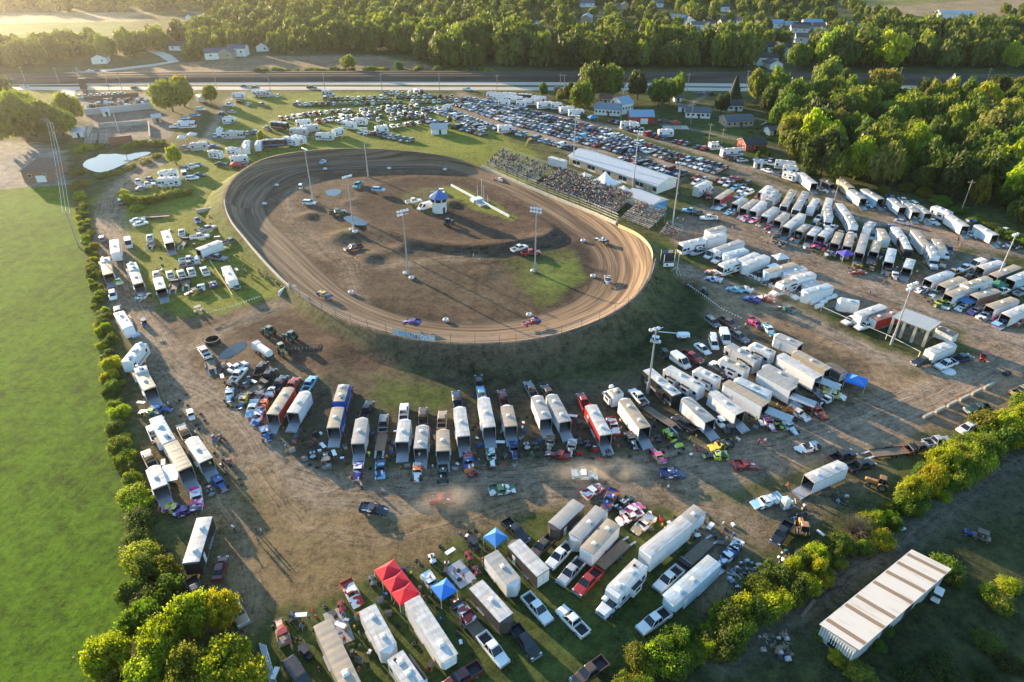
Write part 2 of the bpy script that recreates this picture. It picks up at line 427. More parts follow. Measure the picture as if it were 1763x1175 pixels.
INRIM = smooth_closed([G(*p, 1.2) for p in [(606, 352), (636, 322), (700, 302), (780, 305), (845, 332), (905, 362), (948, 390), (940, 405), (890, 415), (820, 424), (740, 418), (670, 402), (622, 380)]], 90)

GREEN, OLIVE, MEADOW, LUSH = (.055, .075, .020), (.070, .078, .026), (.150, .165, .026), (.064, .130, .004)
DIRT, TAN, DRY, GRAV, BROWN, DARKG = (.135, .092, .059), (.22, .152, .094), (.165, .116, .060), (.21, .152, .106), (.075, .049, .033), (.040, .046, .019)
# (colour, photograph polygon, edge softness m, wobble m, grass, mottling)
Z = [
 (MEADOW, [(150, 345), (240, 300), (330, 262), (420, 160), (600, 158), (790, 165), (880, 240), (960, 300), (880, 320), (700, 262), (440, 280), (388, 340), (430, 420), (500, 500), (400, 540), (330, 560), (215, 500), (205, 420)], 3, 2, 1, .2),
 (MEADOW, [(60, 155), (110, 155), (108, 188), (70, 184), (45, 170)], 1, .5, 1, .2),
 (LUSH, [(-900, 320), (105, 318), (126, 345), (150, 440), (175, 560), (196, 700), (212, 850), (226, 1000), (222, 1080), (160, 1400), (-1400, 1400)], 1.2, .6, .5, 0),
 ((.30, .235, .13), [(-400, 24), (235, 22), (240, 38), (-400, 48)], 4, 4, .3, 0),
 ((.10, .15, .035), [(-400, 49), (232, 37), (205, 62), (-400, 66)], 4, 4, .6, 0),
 ((.21, .145, .085), [(190, 122), (330, 108), (450, 97), (640, 95), (760, 116), (700, 123), (560, 122), (300, 130)], 3, 3, .3, .2),
 ((.26, .19, .11), [(1440, 2), (1560, -20), (2200, -40), (2200, 20), (1763, 28), (1640, 30), (1500, 26)], 6, 5, .2, 0),
 ((.17, .16, .05), [(1440, 0), (1500, 12), (1640, 4), (1700, -8), (1560, -20)], 5, 3, .5, 0),
 ((.23, .205, .17), [(-60, 240), (55, 245), (108, 262), (118, 318), (-60, 330)], 1.5, 1, 0, .3),
 ((.22, .19, .15), [(112, 160), (130, 160), (150, 155), (145, 185), (115, 186), (80, 190), (72, 186), (108, 184)], 1, .5, 0, 0),
 ((.19, .155, .125), [(147, 172), (270, 158), (268, 185), (200, 190), (150, 190)], 1.5, 1, 0, .3),
 ((.16, .135, .11), [(150, 195), (262, 190), (300, 200), (295, 235), (270, 245), (160, 240), (145, 225)], 1.5, 1, 0, .2),
 # car park and its lanes
 (GRAV, [(775, 168), (790, 158), (850, 172), (1000, 214), (1200, 262), (1420, 318), (1480, 345), (1640, 400), (1900, 440), (1900, 700), (1760, 660), (1480, 560), (1350, 520), (1190, 440), (1140, 402), (1230, 330), (1100, 300), (1000, 270), (900, 238), (830, 215), (780, 198)], 2.5, 1.5, 0, .25),
 (OLIVE, [(1190, 285), (1330, 300), (1440, 345), (1600, 420), (1580, 470), (1470, 470), (1330, 400), (1200, 350), (1175, 320)], 2.5, 2, .8, .6),
 (GREEN, [(1130, 402), (1200, 440), (1330, 500), (1440, 540), (1600, 610), (1560, 620), (1360, 520), (1210, 470), (1120, 430)], 2, 1.5, 1, .5),
 (OLIVE, [(1580, 490), (1680, 420), (1900, 470), (1900, 600), (1720, 560)], 2.5, 2, .7, .6),
 (OLIVE, [(1450, 545), (1640, 560), (1690, 610), (1600, 640), (1540, 600), (1440, 575)], 2.5, 2, .7, .4),
 # pits south of the oval
 (TAN, [(1130, 480), (1180, 455), (1420, 550), (1560, 640), (1763, 640), (1900, 620), (1900, 760), (1700, 730), (1560, 765), (1480, 800), (1300, 800), (1100, 800), (1200, 560)], 3, 2, .1, .2),
 (DIRT, [(250, 560), (330, 548), (500, 515), (560, 540), (640, 585), (700, 640), (600, 660), (480, 640), (440, 660), (400, 720), (370, 700), (320, 640)], 3, 2.5, .1, .3),
 (BROWN, [(470, 545), (540, 535), (640, 585), (690, 640), (600, 655), (500, 615), (440, 590), (400, 590), (400, 560)], 2, 2.5, 0, 0),
 (DARKG, [(700, 600), (900, 600), (1100, 525), (1130, 470), (1200, 490), (1240, 560), (1150, 640), (900, 660), (720, 660)], 4, 2, .9, .3),
 ((.080, .066, .042), [(430, 690), (560, 640), (720, 655), (900, 650), (1110, 640), (1200, 600), (1330, 560), (1490, 640), (1430, 720), (1340, 760), (1200, 780), (900, 800), (600, 805), (480, 770)], 4, 3, .6, .9),
 (GREEN, [(640, 662), (760, 668), (780, 690), (700, 720), (660, 700)], 2, 2, .9, .5),
 ((.12, .105, .045), [(520, 900), (600, 905), (640, 930), (560, 950), (500, 930)], 4, 6, .8, .5),
 (DRY, [(330, 830), (440, 830), (620, 880), (850, 860), (1130, 850), (1130, 875), (1000, 860), (850, 900), (730, 960), (640, 990), (580, 1040), (440, 1120), (380, 1080), (330, 980)], 3, 3.5, .9, .75),
 ((.115, .092, .052), [(230, 600), (300, 720), (380, 830), (330, 900), (280, 880), (230, 700)], 2, 2, .6, .5),
 (GREEN, [(440, 1120), (580, 1040), (640, 990), (760, 960), (860, 900), (1120, 870), (1240, 880), (1290, 980), (1180, 1080), (1060, 1300), (400, 1300)], 3, 2.5, .9, .4),
 ((.145, .115, .07), [(1080, 860), (1330, 850), (1520, 800), (1500, 850), (1400, 900), (1300, 960), (1230, 960), (1190, 900)], 3, 2, .5, .6),
 (DARKG, [(2100, 600), (1763, 740), (1560, 880), (1400, 985), (1240, 1080), (1040, 1230), (1000, 1500), (2400, 1500)], 3, 2, .8, .3),
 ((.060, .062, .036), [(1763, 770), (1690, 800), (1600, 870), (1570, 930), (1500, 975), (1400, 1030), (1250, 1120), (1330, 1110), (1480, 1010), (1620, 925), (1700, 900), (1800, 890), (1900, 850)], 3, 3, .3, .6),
 # infield
 ((.115, .078, .050), [tuple(p) for p in RIM_PX], 2, 0, 0, 0),
 (BROWN, [(470, 352), (490, 325), (560, 300), (766, 300), (900, 352), (1000, 420), (1018, 446), (1014, 480), (985, 512), (910, 540), (768, 549), (650, 523), (560, 465), (480, 385)], 2, 1, 0, 0),
 ((.105, .073, .048), [(480, 345), (560, 310), (640, 306), (600, 350), (640, 400), (720, 440), (640, 470), (580, 440), (520, 395)], 3, 3, 0, 0),
 ((.07, .05, .036), [(625, 470), (700, 458), (760, 462), (800, 480), (760, 520), (680, 510)], 4, 5, .1, .2),
 ((.06, .043, .032), [(770, 455), (820, 458), (850, 480), (815, 495), (780, 480)], 3, 4, 0, 0),
 ((.07, .05, .035), [(560, 395), (620, 400), (670, 415), (650, 425), (590, 410)], 2, 2, 0, 0),
 ((.088, .064, .042), [(640, 500), (720, 445), (860, 450), (900, 520), (800, 540), (680, 520)], 3, 3, .2, .2),
 (OLIVE, [(850, 450), (920, 425), (980, 420), (1012, 450), (1005, 490), (960, 515), (920, 520), (880, 490)], 2, 3, .9, .1),
 ((.10, .13, .03), [(930, 450), (985, 440), (1000, 480), (965, 505), (930, 500)], 3, 3, 1, 0),
 (MEADOW, [(757, 320), (790, 322), (850, 350), (895, 378), (885, 380), (820, 362), (770, 335)], .8, .5, 1, 0),
 ((.10, .09, .04), [(690, 340), (720, 322), (760, 322), (780, 355), (740, 370), (700, 360)], 2, 1.5, .5, .3),
 ((.09, .10, .03), [(575, 392), (605, 385), (612, 408), (600, 412)], 1, 1, .8, 0),
 ((.045, .035, .028), [(905, 545), (990, 512), (1020, 470), (1022, 430), (1000, 415), (985, 425), (1005, 455), (1000, 490), (960, 522), (890, 540), (800, 552), (640, 520), (605, 500), (640, 535), (768, 557)], 1.2, 1.5, 0, 0),
 (GREEN, [(990, 300), (1100, 268), (1300, 292), (1340, 250), (1330, 215), (1180, 190), (1100, 200), (1000, 190)], 2.5, 1.5, 1, .1),
]
# roads worn into the ground: (colour, width m, rut strength, photograph points)
ROADS = [
 ((.215, .160, .112), 9.5, 1, [(305, 262), (255, 288), (215, 313), (192, 345), (185, 385), (197, 430), (207, 475), (226, 525), (255, 575), (290, 625), (335, 690), (390, 757), (445, 805), (525, 835), (640, 842), (800, 832), (950, 820), (1150, 806), (1330, 778), (1480, 735), (1600, 680), (1763, 600), (1860, 560)]),
 ((.19, .145, .10), 7, .8, [(430, 790), (520, 850), (700, 868), (900, 850), (1150, 838), (1330, 800)]),
 ((.19, .145, .10), 5, .9, [(335, 600), (400, 560), (500, 517)]),
 ((.20, .155, .11), 6, .8, [(285, 620), (330, 660), (400, 690), (440, 740), (470, 790), (560, 830)]),
 ((.235, .185, .135), 6, .9, [(1128, 445), (1190, 470), (1280, 500), (1400, 555), (1500, 610), (1640, 640)]),
 ((.225, .175, .13), 7, .8, [(1230, 330), (1300, 370), (1360, 430), (1480, 475), (1600, 540), (1763, 590), (1860, 620)]),
 ((.22, .17, .13), 6, .8, [(1190, 278), (1300, 305), (1400, 345), (1480, 375), (1640, 415), (1763, 440), (1900, 470)]),
 ((.24, .185, .14), 5, .7, [(800, 166), (880, 184), (1069, 222), (1314, 296), (1440, 335)]),
 ((.25, .19, .145), 4.5, .7, [(790, 184), (880, 200), (1008, 230), (1136, 275), (1230, 305)]),
 ((.25, .19, .145), 4.5, .7, [(760, 193), (800, 203), (880, 217), (987, 248), (1072, 271)]),
 ((.17, .14, .11), 5, .7, [(1580, 490), (1640, 460), (1700, 440)]),
 ((.185, .13, .075), 4, 1, [(440, 810), (520, 900), (640, 930), (800, 890), (900, 860)]),
 ((.19, .135, .08), 3, 1, [(360, 830), (420, 920), (440, 1040), (400, 1120)]),
 ((.17, .125, .08), 4, 1, [(1130, 850), (1200, 900), (1240, 980), (1230, 1040)]),
 ((.18, .13, .085), 3, 1, [(1150, 860), (1260, 880), (1320, 930)]),
 ((.25, .21, .16), 3.6, .5, [(418, 158), (395, 172), (380, 195), (358, 236), (330, 255), (300, 264)]),
 ((.21, .18, .13), 3, .5, [(358, 238), (440, 245), (560, 232)]),
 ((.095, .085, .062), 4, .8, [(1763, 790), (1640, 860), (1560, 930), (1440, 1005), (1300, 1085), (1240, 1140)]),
 ((.085, .062, .044), 9, 1, [(640, 312), (600, 330), (590, 360), (620, 400), (700, 430), (780, 445), (860, 440), (960, 410)]),
 ((.16, .115, .075), 6, 1, [(480, 400), (560, 440), (640, 460), (740, 450), (820, 443)]),
 ((.15, .11, .075), 6, .9, [(620, 520), (600, 460), (550, 420), (500, 380), (490, 340), (540, 310)]),
 ((.10, .078, .05), 2.4, .9, [(700, 470), (820, 505), (930, 545)]),
 ((.21, .175, .13), 3, .4, [(1185, 182), (1200, 172), (1216, 165), (1212, 158), (1195, 157)]),
 ((.19, .16, .12), 3.2, .3, [(1100, 204), (1200, 225), (1330, 255), (1400, 275)]),
]
MOUNDS = [(G(532, 372), 4.5, 1.3), (G(590, 408), 7, 2.0), (G(635, 443), 6, 1.5), (G(690, 428), 5, 1.2), (G(775, 352), 5, 1.5), (G(600, 350), 4, .8), (G(545, 655), 7, .6), (G(580, 600), 9, .9), (G(835, 470), 5, .7)]
def ground_height(X, Y):
    z = np.zeros_like(X)
    for (mx, my), r, h in MOUNDS:
        d = np.hypot(X - mx, Y - my); z += .75 * h * np.exp(-(d / r) ** 2 * 2.2)
    d, _, _ = seg_dist(X, Y, INRIM); ins = inside(X, Y, INRIM)
    z += np.where(ins, np.exp(-(d / 5.) ** 2), np.exp(-(d / 2.1) ** 2)) * np.clip((232 - Y) / 26., .22, 1.) * 1.35
    return z
def gz(x, y):
    return float(ground_height(np.array([x]), np.array([y]))[0])

def axis(a, b, step, far, g):
    L = list(np.arange(a, b, step)); s = step; x = a
    left = []
    while x > -far: s *= g; x -= s; left.append(x)
    s = step; x = L[-1]; right = []
    while x < far: s *= g; x += s; right.append(x)
    return np.array(left[::-1] + L + right)
def attr(me, name, typ, data):
    a = me.attributes.new(name, typ, 'POINT')
    a.data.foreach_set('color' if typ == 'FLOAT_COLOR' else 'vector' if typ == 'FLOAT_VECTOR' else 'value', np.asarray(data, np.float32).ravel())
def grid_mesh(name, V, nx, ny):
    i, j = np.meshgrid(np.arange(nx - 1), np.arange(ny - 1)); a = (j * nx + i).ravel()
    F = np.stack([a, a + 1, a + nx + 1, a + nx], 1)
    me = bpy.data.meshes.new(name); me.vertices.add(len(V)); me.vertices.foreach_set('co', V.astype(np.float32).ravel())
    me.loops.add(F.size); me.loops.foreach_set('vertex_index', F.ravel().astype(np.int32)); me.polygons.add(len(F))
    me.polygons.foreach_set('loop_start', np.arange(0, F.size, 4, dtype=np.int32)); me.update(calc_edges=True)
    me.polygons.foreach_set('use_smooth', np.ones(len(F), bool))
    return me
def build_ground():
    xs = axis(-140, 190, 1.25, 4000, 1.09)
    ys = np.concatenate([axis(20, 330, 1.25, 0, 1.4), np.arange(332, 480, 2.4), np.arange(482, 900, 6.)]); ys = np.unique(ys[ys > -400])
    ys = np.concatenate([[-600, -300, -150, -60, -20], ys[ys > -5], [960, 1050, 1200, 1500, 2200, 4500]])
    X, Y = np.meshgrid(xs, ys); X, Y = X.ravel(), Y.ravel()
    wob = lambda k, a: (fbm(X / 7. + k * 13, Y / 7. + k * 7, 4) * a * 4)
    wx, wy = wob(1, 1.), wob(5, 1.)
    C = np.tile(np.array(OLIVE), (len(X), 1)); K = np.zeros((len(X), 3)); K[:, 0] = .9; K[:, 2] = .2
    F = np.stack([X, Y * .3, X * 0], 1)
    def lay(col, w, g, rut, mot):
        C[:] = C * (1 - w[:, None]) + np.array(col) * w[:, None]
        K[:] = K * (1 - w[:, None]) + np.array([g, rut, mot]) * w[:, None]
    for k, (col, poly, soft, wb, g, mot) in enumerate(Z):
        pw = np.array([G(p[0], p[1], p[2] if len(p) > 2 else 0) for p in poly])
        m = (X > pw[:, 0].min() - 12) & (X < pw[:, 0].max() + 12) & (Y > pw[:, 1].min() - 12) & (Y < pw[:, 1].max() + 12)
        w = np.zeros(len(X)); w[m] = np.clip(.5 - sdist(X[m] + wx[m] * wb, Y[m] + wy[m] * wb, pw) / (2 * soft), 0, 1)
        lay(col, w * w * (3 - 2 * w), g, .3 if col is LUSH else 0, mot)
        if col is LUSH: F[w > .02, 0] = (Y + X * .25)[w > .02] * .25; F[w > .02, 1] = (X - Y * .25)[w > .02] * .45
    for k, (col, wid, rut, line) in enumerate(ROADS):
        L = resample(gp(line), 60)
        m = (X > L[:, 0].min() - 12) & (X < L[:, 0].max() + 12) & (Y > L[:, 1].min() - 12) & (Y < L[:, 1].max() + 12)
        d, arc, side = seg_dist(X[m] + wx[m] * .7, Y[m] + wy[m] * .7, L, False)
        w = np.clip((wid * .5 + 1.6 - d) / 3.2, 0, 1); w = w * w * (3 - 2 * w)
        W = np.zeros(len(X)); W[m] = w; lay(col, W * .9, 0, rut, .05)
        idx = np.where(m)[0][w > .02]; F[idx, 0] = arc[w > .02]; F[idx, 1] = (d * side)[w > .02]; F[idx, 2] = 0
    zg = ground_height(X, Y)
    me = grid_mesh('ground', np.stack([X, Y, zg], 1), len(xs), len(ys)); me.materials.append(M['ground'])
    attr(me, 'cover', 'FLOAT_COLOR', np.c_[C, np.ones(len(X))]); attr(me, 'kindmask', 'FLOAT_COLOR', np.c_[K, np.ones(len(X))]); attr(me, 'flow', 'FLOAT_VECTOR', F)
    tag(put('ground', me), kind='structure'); return xs, ys, C.reshape(len(ys), len(xs), 3)
GX, GY, GC = build_ground()
def cover_at(p): return GC[min(len(GY) - 1, np.searchsorted(GY, p[1])), min(len(GX) - 1, np.searchsorted(GX, p[0]))]

def build_track():
    n = len(rim); T = [0, .06, .15, .3, .45, .6, .72, .82, .9, .96, 1.]
    arc = np.r_[0, np.cumsum(np.hypot(*np.diff(np.vstack([RIMXY, RIMXY[:1]]), axis=0).T))]
    V, FL, ED = [], [], []
    for i in range(n + 1):
        a, b = inn[i % n], rim[i % n]; h = b[2]; w = np.hypot(*(b[:2] - a[:2]))
        for t in T:
            p = a[:2] * (1 - t) + b[:2] * t
            z = .10 + (h - .10) * (.36 * t ** 1.3 + .64 * max(0, (t - .66) / .34) ** 1.25)
            V.append((*p, z)); FL.append((arc[i], t * w, 0)); ED.append(max(0, 1 - t / .10) * .8)
    me = grid_mesh('race_track', np.array(V), len(T), n + 1); me.materials.append(M['track'])
    attr(me, 'flow', 'FLOAT_VECTOR', FL); attr(me, 'edge', 'FLOAT', ED)
    tag(put('race_track', me), kind='structure')
    # the earth bank the oval stands on: a crest and a slope to the ground outside
    tang = np.roll(RIMXY, -1, 0) - np.roll(RIMXY, 1, 0); tang /= np.linalg.norm(tang, axis=1)[:, None]
    nor = np.stack([tang[:, 1], -tang[:, 0]], 1); cen = RIMXY.mean(0)
    if ((RIMXY - cen) * nor).sum() < 0: nor = -nor
    V, CO, K, FL = [], [], [], []
    prof = [(0, 1), (1., .99), (1.7, .9), (3.3, .68), (5.8, .36), (8, .12), (9.6, 0.0), (10.5, -.1)]
    for i in range(n + 1):
        j = i % n; h = rim[j][2]; k = h / 4.8
        south = max(0, min(1, (190 - RIMXY[j][1]) / 60))
        for q, (o, zf) in enumerate(prof):
            p = RIMXY[j] + nor[j] * (o * max(.35, k)); wob = .25 * (vnoise(np.array([p[0] * .25]), np.array([p[1] * .25]))[0] - .5) if 0 < q < 6 else 0
            V.append((*p, h * zf - .02 + wob * h * .2)); dk = .5 + .5 * min(1, q / 3)
            base = np.array((.080, .062, .043)) * south + np.array((.095, .115, .032)) * (1 - south)
            top = np.array((.14, .105, .07)); f = min(1, q / 2.5)
            e = max(0, min(1, (q - 3) / 3)); base = base * (1 - e) + cover_at(p) * e; CO.append((*(top * (1 - f) + base * f), 1)); K.append((f * .3, 0, .4, 1)); FL.append((0, 0, 0))
    me = grid_mesh('earth_bank', np.array(V), len(prof), n + 1); me.materials.append(M['ground'])
    attr(me, 'cover', 'FLOAT_COLOR', CO); attr(me, 'kindmask', 'FLOAT_COLOR', K); attr(me, 'flow', 'FLOAT_VECTOR', FL)
    tag(put('earth_bank', me), kind='structure')
    return nor
RIMN = build_track()

def sheet(name, poly, z, mat, kind='structure'):
    mb = MB(); mb.poly([(x, y, z) for x, y in poly], mat)
    return tag(put(name, mb.build(name)), kind=kind)
def strip(name, line, w, z, mat, n=40, crown=0.):
    L = resample(line, n); t = np.gradient(L, axis=0); t /= np.linalg.norm(t, axis=1)[:, None]; nn = np.stack([-t[:, 1], t[:, 0]], 1)
    mb = MB(); mb.loft([[(*(L[i] + nn[i] * w / 2), z), (*(L[i] + nn[i] * w * .25), z + crown), (*(L[i] - nn[i] * w * .25), z + crown), (*(L[i] - nn[i] * w / 2), z)] for i in range(n)], mat, cap=False, closed=False)
    return tag(put(name, mb.build(name)), kind='structure')
near = gp([(-700, 158), (0, 152.5), (280, 152.5), (600, 152.5), (800, 153), (1180, 153.5), (1500, 157.5), (1763, 162), (2500, 172)])
far = gp([(-700, 150), (0, 144.5), (280, 143.5), (600, 143.5), (800, 144), (1180, 146), (1500, 149.5), (1763, 154), (2500, 163)])
strip('highway', near, 8.0, .03, M['highway']); strip('highway', far, 8.0, .03, M['highway'])
for line in (near, far):
    L = np.array(line)
    for o in (-3.6, 3.6): strip('road_marking', L + np.array([0, o]), .25, .05, M['roadpaint'])
strip('road', gp([(-700, 138), (0, 137), (60, 133), (110, 128), (190, 121), (260, 113), (300, 107), (285, 96), (250, 82), (120, 60)]), 7.5, .035, M['highway'])
strip('road', gp([(118, 153), (112, 172), (105, 186)]), 8, .034, M['conc2'], 12)
# the railway bank beyond the highway
L = resample(gp([(-700, 141), (60, 138), (280, 134.5), (700, 133), (1100, 134.5), (1450, 136.5), (1763, 139), (2600, 146)]), 50)
mb = MB(); mb.loft([[(x, y + a, z) for a, z in ((15, -.1), (9, 1.9), (6.2, 2.2), (-6.2, 2.2), (-8.5, 1.8), (-13, -.1))] for x, y in L], M['ballast'], cap=False, closed=False)
tag(put('railway_bank', mb.build('railway_bank')), kind='structure')
mb = MB()
for o in (-4, -2.5, 2.5, 4): mb.loft([[(x, y + o + a, z) for a, z in ((.09, 2.2), (.06, 2.40), (-.06, 2.40), (-.09, 2.2))] for x, y in L], M['rail'], cap=False, closed=False)
tag(put('railway_track', mb.build('railway_track')), kind='structure')
sheet('pond', [tuple(p) for p in smooth_closed(gp([(143, 286), (146, 279), (152, 275), (165, 271), (172, 266), (185, 266), (200, 265), (215, 267), (235, 263), (258, 262), (256, 266), (235, 273), (220, 280), (205, 287), (185, 295), (170, 297), (155, 293)]), 60)], .02, M['water'])
for px in ([(592, 381), (606, 377), (620, 382), (634, 390), (628, 394), (610, 393), (600, 388)], [(375, 615), (390, 601), (405, 592), (424, 588), (423, 598), (412, 607), (395, 616), (380, 619)], [(560, 330), (575, 326), (588, 329), (580, 337), (566, 337)]):
    c = [tuple(p) for p in smooth_closed(gp(px), 30)]
    sheet('puddle', c, gz(*c[0]) * 0 + .03 + max(gz(*q) for q in c), M['water'])
# ---------------------------------------------------------------- buildings, stands, walls, poles
def frame2(a,b):
    """centre, heading and length of the segment from a to b"""
    return ((a[0] + b[0]) / 2,(a[1] + b[1]) / 2),math.atan2(b[1] - a[1],b[0] - a[0]),math.hypot(b[0] - a[0],b[1] - a[1])
def gable(name,label,cat,c,rz,L,W,H,rh,wall,roof,wins=3,door=True,chim=False,over=.4,group=None,hip=0.,garage=False,both=True):
    t = thing(name,label,cat,(*c,0),rz,group);l,w = L / 2,W / 2
    b = MB();b.box(-l,l,-w,w,-.2,H,wall,skip='t')
    for s in (-1,1):
        if not hip: b.poly([(s * l,-w,H),(s * l,w,H),(s * l,0,H + rh)],wall)
    put('wall',b.build('wall'),t)
    r = MB();o = over;k = rh / w;hx = hip * w
    for s in (-1,1):
        lo = [(-l - o,s * (w + o),H - k * o),(l + o,s * (w + o),H - k * o)];hi = [(l + o - hx,0,H + rh),(-l - o + hx,0,H + rh)]
        up = lambda p: (p[0],p[1],p[2] + .14)
        r.poly([up(lo[0]),up(lo[1]),up(hi[0]),up(hi[1])],roof);r.poly([lo[0],lo[1],up(lo[1]),up(lo[0])],roof);r.poly([lo[1],lo[0],hi[1],hi[0]],roof)
        e = s * (l + o)
        if hip: r.poly([(e,-w - o,H - k * o + .14),(e,w + o,H - k * o + .14),(s * (l + o - hx),0,H + rh + .14)],roof);r.poly([(e,-w - o,H - k * o),(e,w + o,H - k * o),(e,w + o,H - k * o + .14),(e,-w - o,H - k * o + .14)],roof)
        else:
            for q in (-1,1): r.poly([(e,q * (w + o),H - k * o),(e,q * (w + o),H - k * o + .14),(e,0,H + rh + .14),(e,0,H + rh)],M['whitemetal'])
    rf = put('roof',r.build('roof'),t)
    if chim: bx(rf,'chimney',(-.4,.4,-.4,.4,-1.2,.9,M['brick']),None,None,(l * .3,w * .3,H + rh))
    def win(x,y,z,sx,along):
        m = MB();a = (lambda u,v,zz: (u,v,zz)) if along else (lambda u,v,zz: (v,u,zz))
        m.box(*((-sx,sx,-.04,.04) if along else (-.04,.04,-sx,sx)),-.6,.6,M['whitemetal']);f = put('window',m.build('window'),t,None,None,(x,y,z))
        g = MB();q = sx - .09;g.box(*((-q,q,-.055,.055) if along else (-.055,.055,-q,q)),-.5,.5,M['win']);put('pane',g.build('pane'),f)
    for s in (-1,1) if both else (-1,):
        for i in range(wins): win(-l + L * (i + .5) / max(wins,1),s * w,H * .58,min(.7,L / wins * .3),True)
        if W > 5 and wins: win(s * l,-W * .2,H * .58,.6,False)
    if door: m = MB();m.box(-.5,.5,-.05,.05,0,2.1,M['dark']);m.box(.32,.40,-.09,.09,1.,1.1,M['chrome']);put('door',m.build('door'),t,None,None,(l * .1,-w,0))
    if garage: bx(t,'garage_door',(-1.8,1.8,-.06,.06,0,2.6,M['whitemetal']),None,None,(l * .2,-w,0))
    return t
def gpx(a,b,off=0):
    A,B = G(*a),G(*b);c,rz,L = frame2(A,B)
    return (c[0] - math.sin(rz) * off,c[1] + math.cos(rz) * off),rz,L
# the long concession building behind the stands
c,rz,L = gpx((979,283),(1129,335),6.0)
t = gable('concession_building','long low building with pale blue-grey roof behind the grandstands','building',c,rz,L,11.5,3.4,1.7,M['wall_white'],M['tin'],0,False,over=.6)
for i in range(22):
    x = -L / 2 + L * (i + .5) / 22;dark = i % 4 in (1,2);m = MB();m.box(-L / 50,L / 50,-.06,.06,.1 if not dark else .9,2.4,M['win'] if dark else M['wall_tan']);put('serving_hatch' if dark else 'door',m.build('hatch'),t,None,None,(x,-5.75,0))
c,rz,L = gpx((1088,352),(1113,362),3.2)
t = gable('tarp_shed','pale roofed shed with a blue tarp gable between grandstand and parking','shed',c,rz,L + 6,7.5,3.0,1.3,M['wall_white'],M['tin'],0,False)
bx(t,'tarp',(-.04,.04,-3.7,3.7,.1,3.0,M['stripe_lb'] if 'stripe_lb' in M else M['sh_blue']),None,None,((L + 6) / 2 + .05,0,0))
# peaked marquees
def marquee(c,rz,lx,ly,H,ph,label):
    t = thing('marquee',label,'marquee',(*c,0),rz);r = MB();n = 6
    for q in range(4):
        cs = [(-lx / 2,-ly / 2),(lx / 2,-ly / 2),(lx / 2,ly / 2),(-lx / 2,ly / 2)];a,b = cs[q],cs[(q + 1) % 4]
        rows = [[((a[0] + (b[0] - a[0]) * u) * (1 - v),(a[1] + (b[1] - a[1]) * u) * (1 - v),H + ph * v ** 1.9 - .1 * math.sin(u * math.pi) * (1 - v)) for u in np.linspace(0,1,5)] for v in np.linspace(0,1,n)]
        r.loft(rows,M['marquee'],cap=False,closed=False);r.poly([(*a,H),(*b,H),(*b,H - .35),(*a,H - .35)],M['marquee'])
    put('canopy',r.build('canopy'),t)
    for sx in (-1,1):
        for sy in (-1,1): l = MB();l.bar((0,0,0),(0,0,H),.07,M['whitemetal']);put('leg',l.build('leg'),t,None,None,(sx * lx / 2,sy * ly / 2,0))
M['marquee'] = simple('white_marquee_cloth',(.70,.71,.72),.7,0,.08)
_,RZS,_ = gpx((928,318),(1056,369))
marquee(G(1040,326),RZS,9,9,2.8,4.2,'tall white peaked marquee behind the crowded grandstand')
marquee(G(1072,341),RZS,8,6,2.6,2.2,'low white marquee between the tall marquee and the blue tarp shed')
marquee(G(1006,312),RZS,4,4,2.4,1.2,'small white marquee at the top of the crowded grandstand')
# grandstands
M['bench'] = simple('pale_plank',(.36,.31,.235),.75,0,.25,2)
STANDS = []
def stand(a,b,rows,label,run=.72,rise=.34,base=.9):
    A,B = Vector((*G(*a),0)),Vector((*G(*b),0));c,rz,L = frame2(A,B)
    t = thing('grandstand',label,'grandstand',(A.x,A.y,0),rz,'wooden grandstands along the front straight')
    bm = cached(('bench',round(L,1)),lambda: (lambda m: (m.box(0,L,0,.30,-.05,0,M['bench']),m.box(0,L,-.42,-.08,-.36,-.32,M['bench']),m)[2])(MB()).build('bench'))
    for k in range(rows): put('bench',bm,t,None,None,(0,.5 + k * run,base + k * rise))
    f = MB()
    for i in range(int(L / 2.4) + 1):
        x = min(L,i * 2.4);D = rows * run;f.bar((x,.1,base - .4),(x,D,base + rows * rise - .4),.12,M['metal']);f.bar((x,D,0),(x,D,base + rows * rise),.1,M['metal']);f.bar((x,D * .5,0),(x,D * .5,base + rows * rise * .5 - .3),.1,M['metal']);f.bar((x,.2,0),(x,.2,base),.1,M['metal'])
    put('support_frame',f.build('support_frame'),t)
    r = MB()
    for z in (.5,1.0): r.bar((0,rows * run,base + rows * rise + z),(L,rows * run,base + rows * rise + z),.06,M['metal'])
    for i in range(int(L / 3) + 1): r.bar((i * 3 if i * 3 < L else L,rows * run,base + rows * rise - .4),(i * 3 if i * 3 < L else L,rows * run,base + rows * rise + 1),.06,M['metal'])
    put('back_rail',r.build('back_rail'),t)
    STANDS.append((A,rz,L,rows,run,rise,base))
stand((836,284),(922,317),12,'farthest grandstand, half full, by the playground end of the straight')
stand((930,320),(1058,371),13,'long middle grandstand packed with spectators')
stand((1070,377),(1118,397),11,'short grandstand with empty lower rows below the tarp shed')
stand((1135,403),(1163,413),6,'small separate bleacher beside the earth bank',.6,.34,.6)
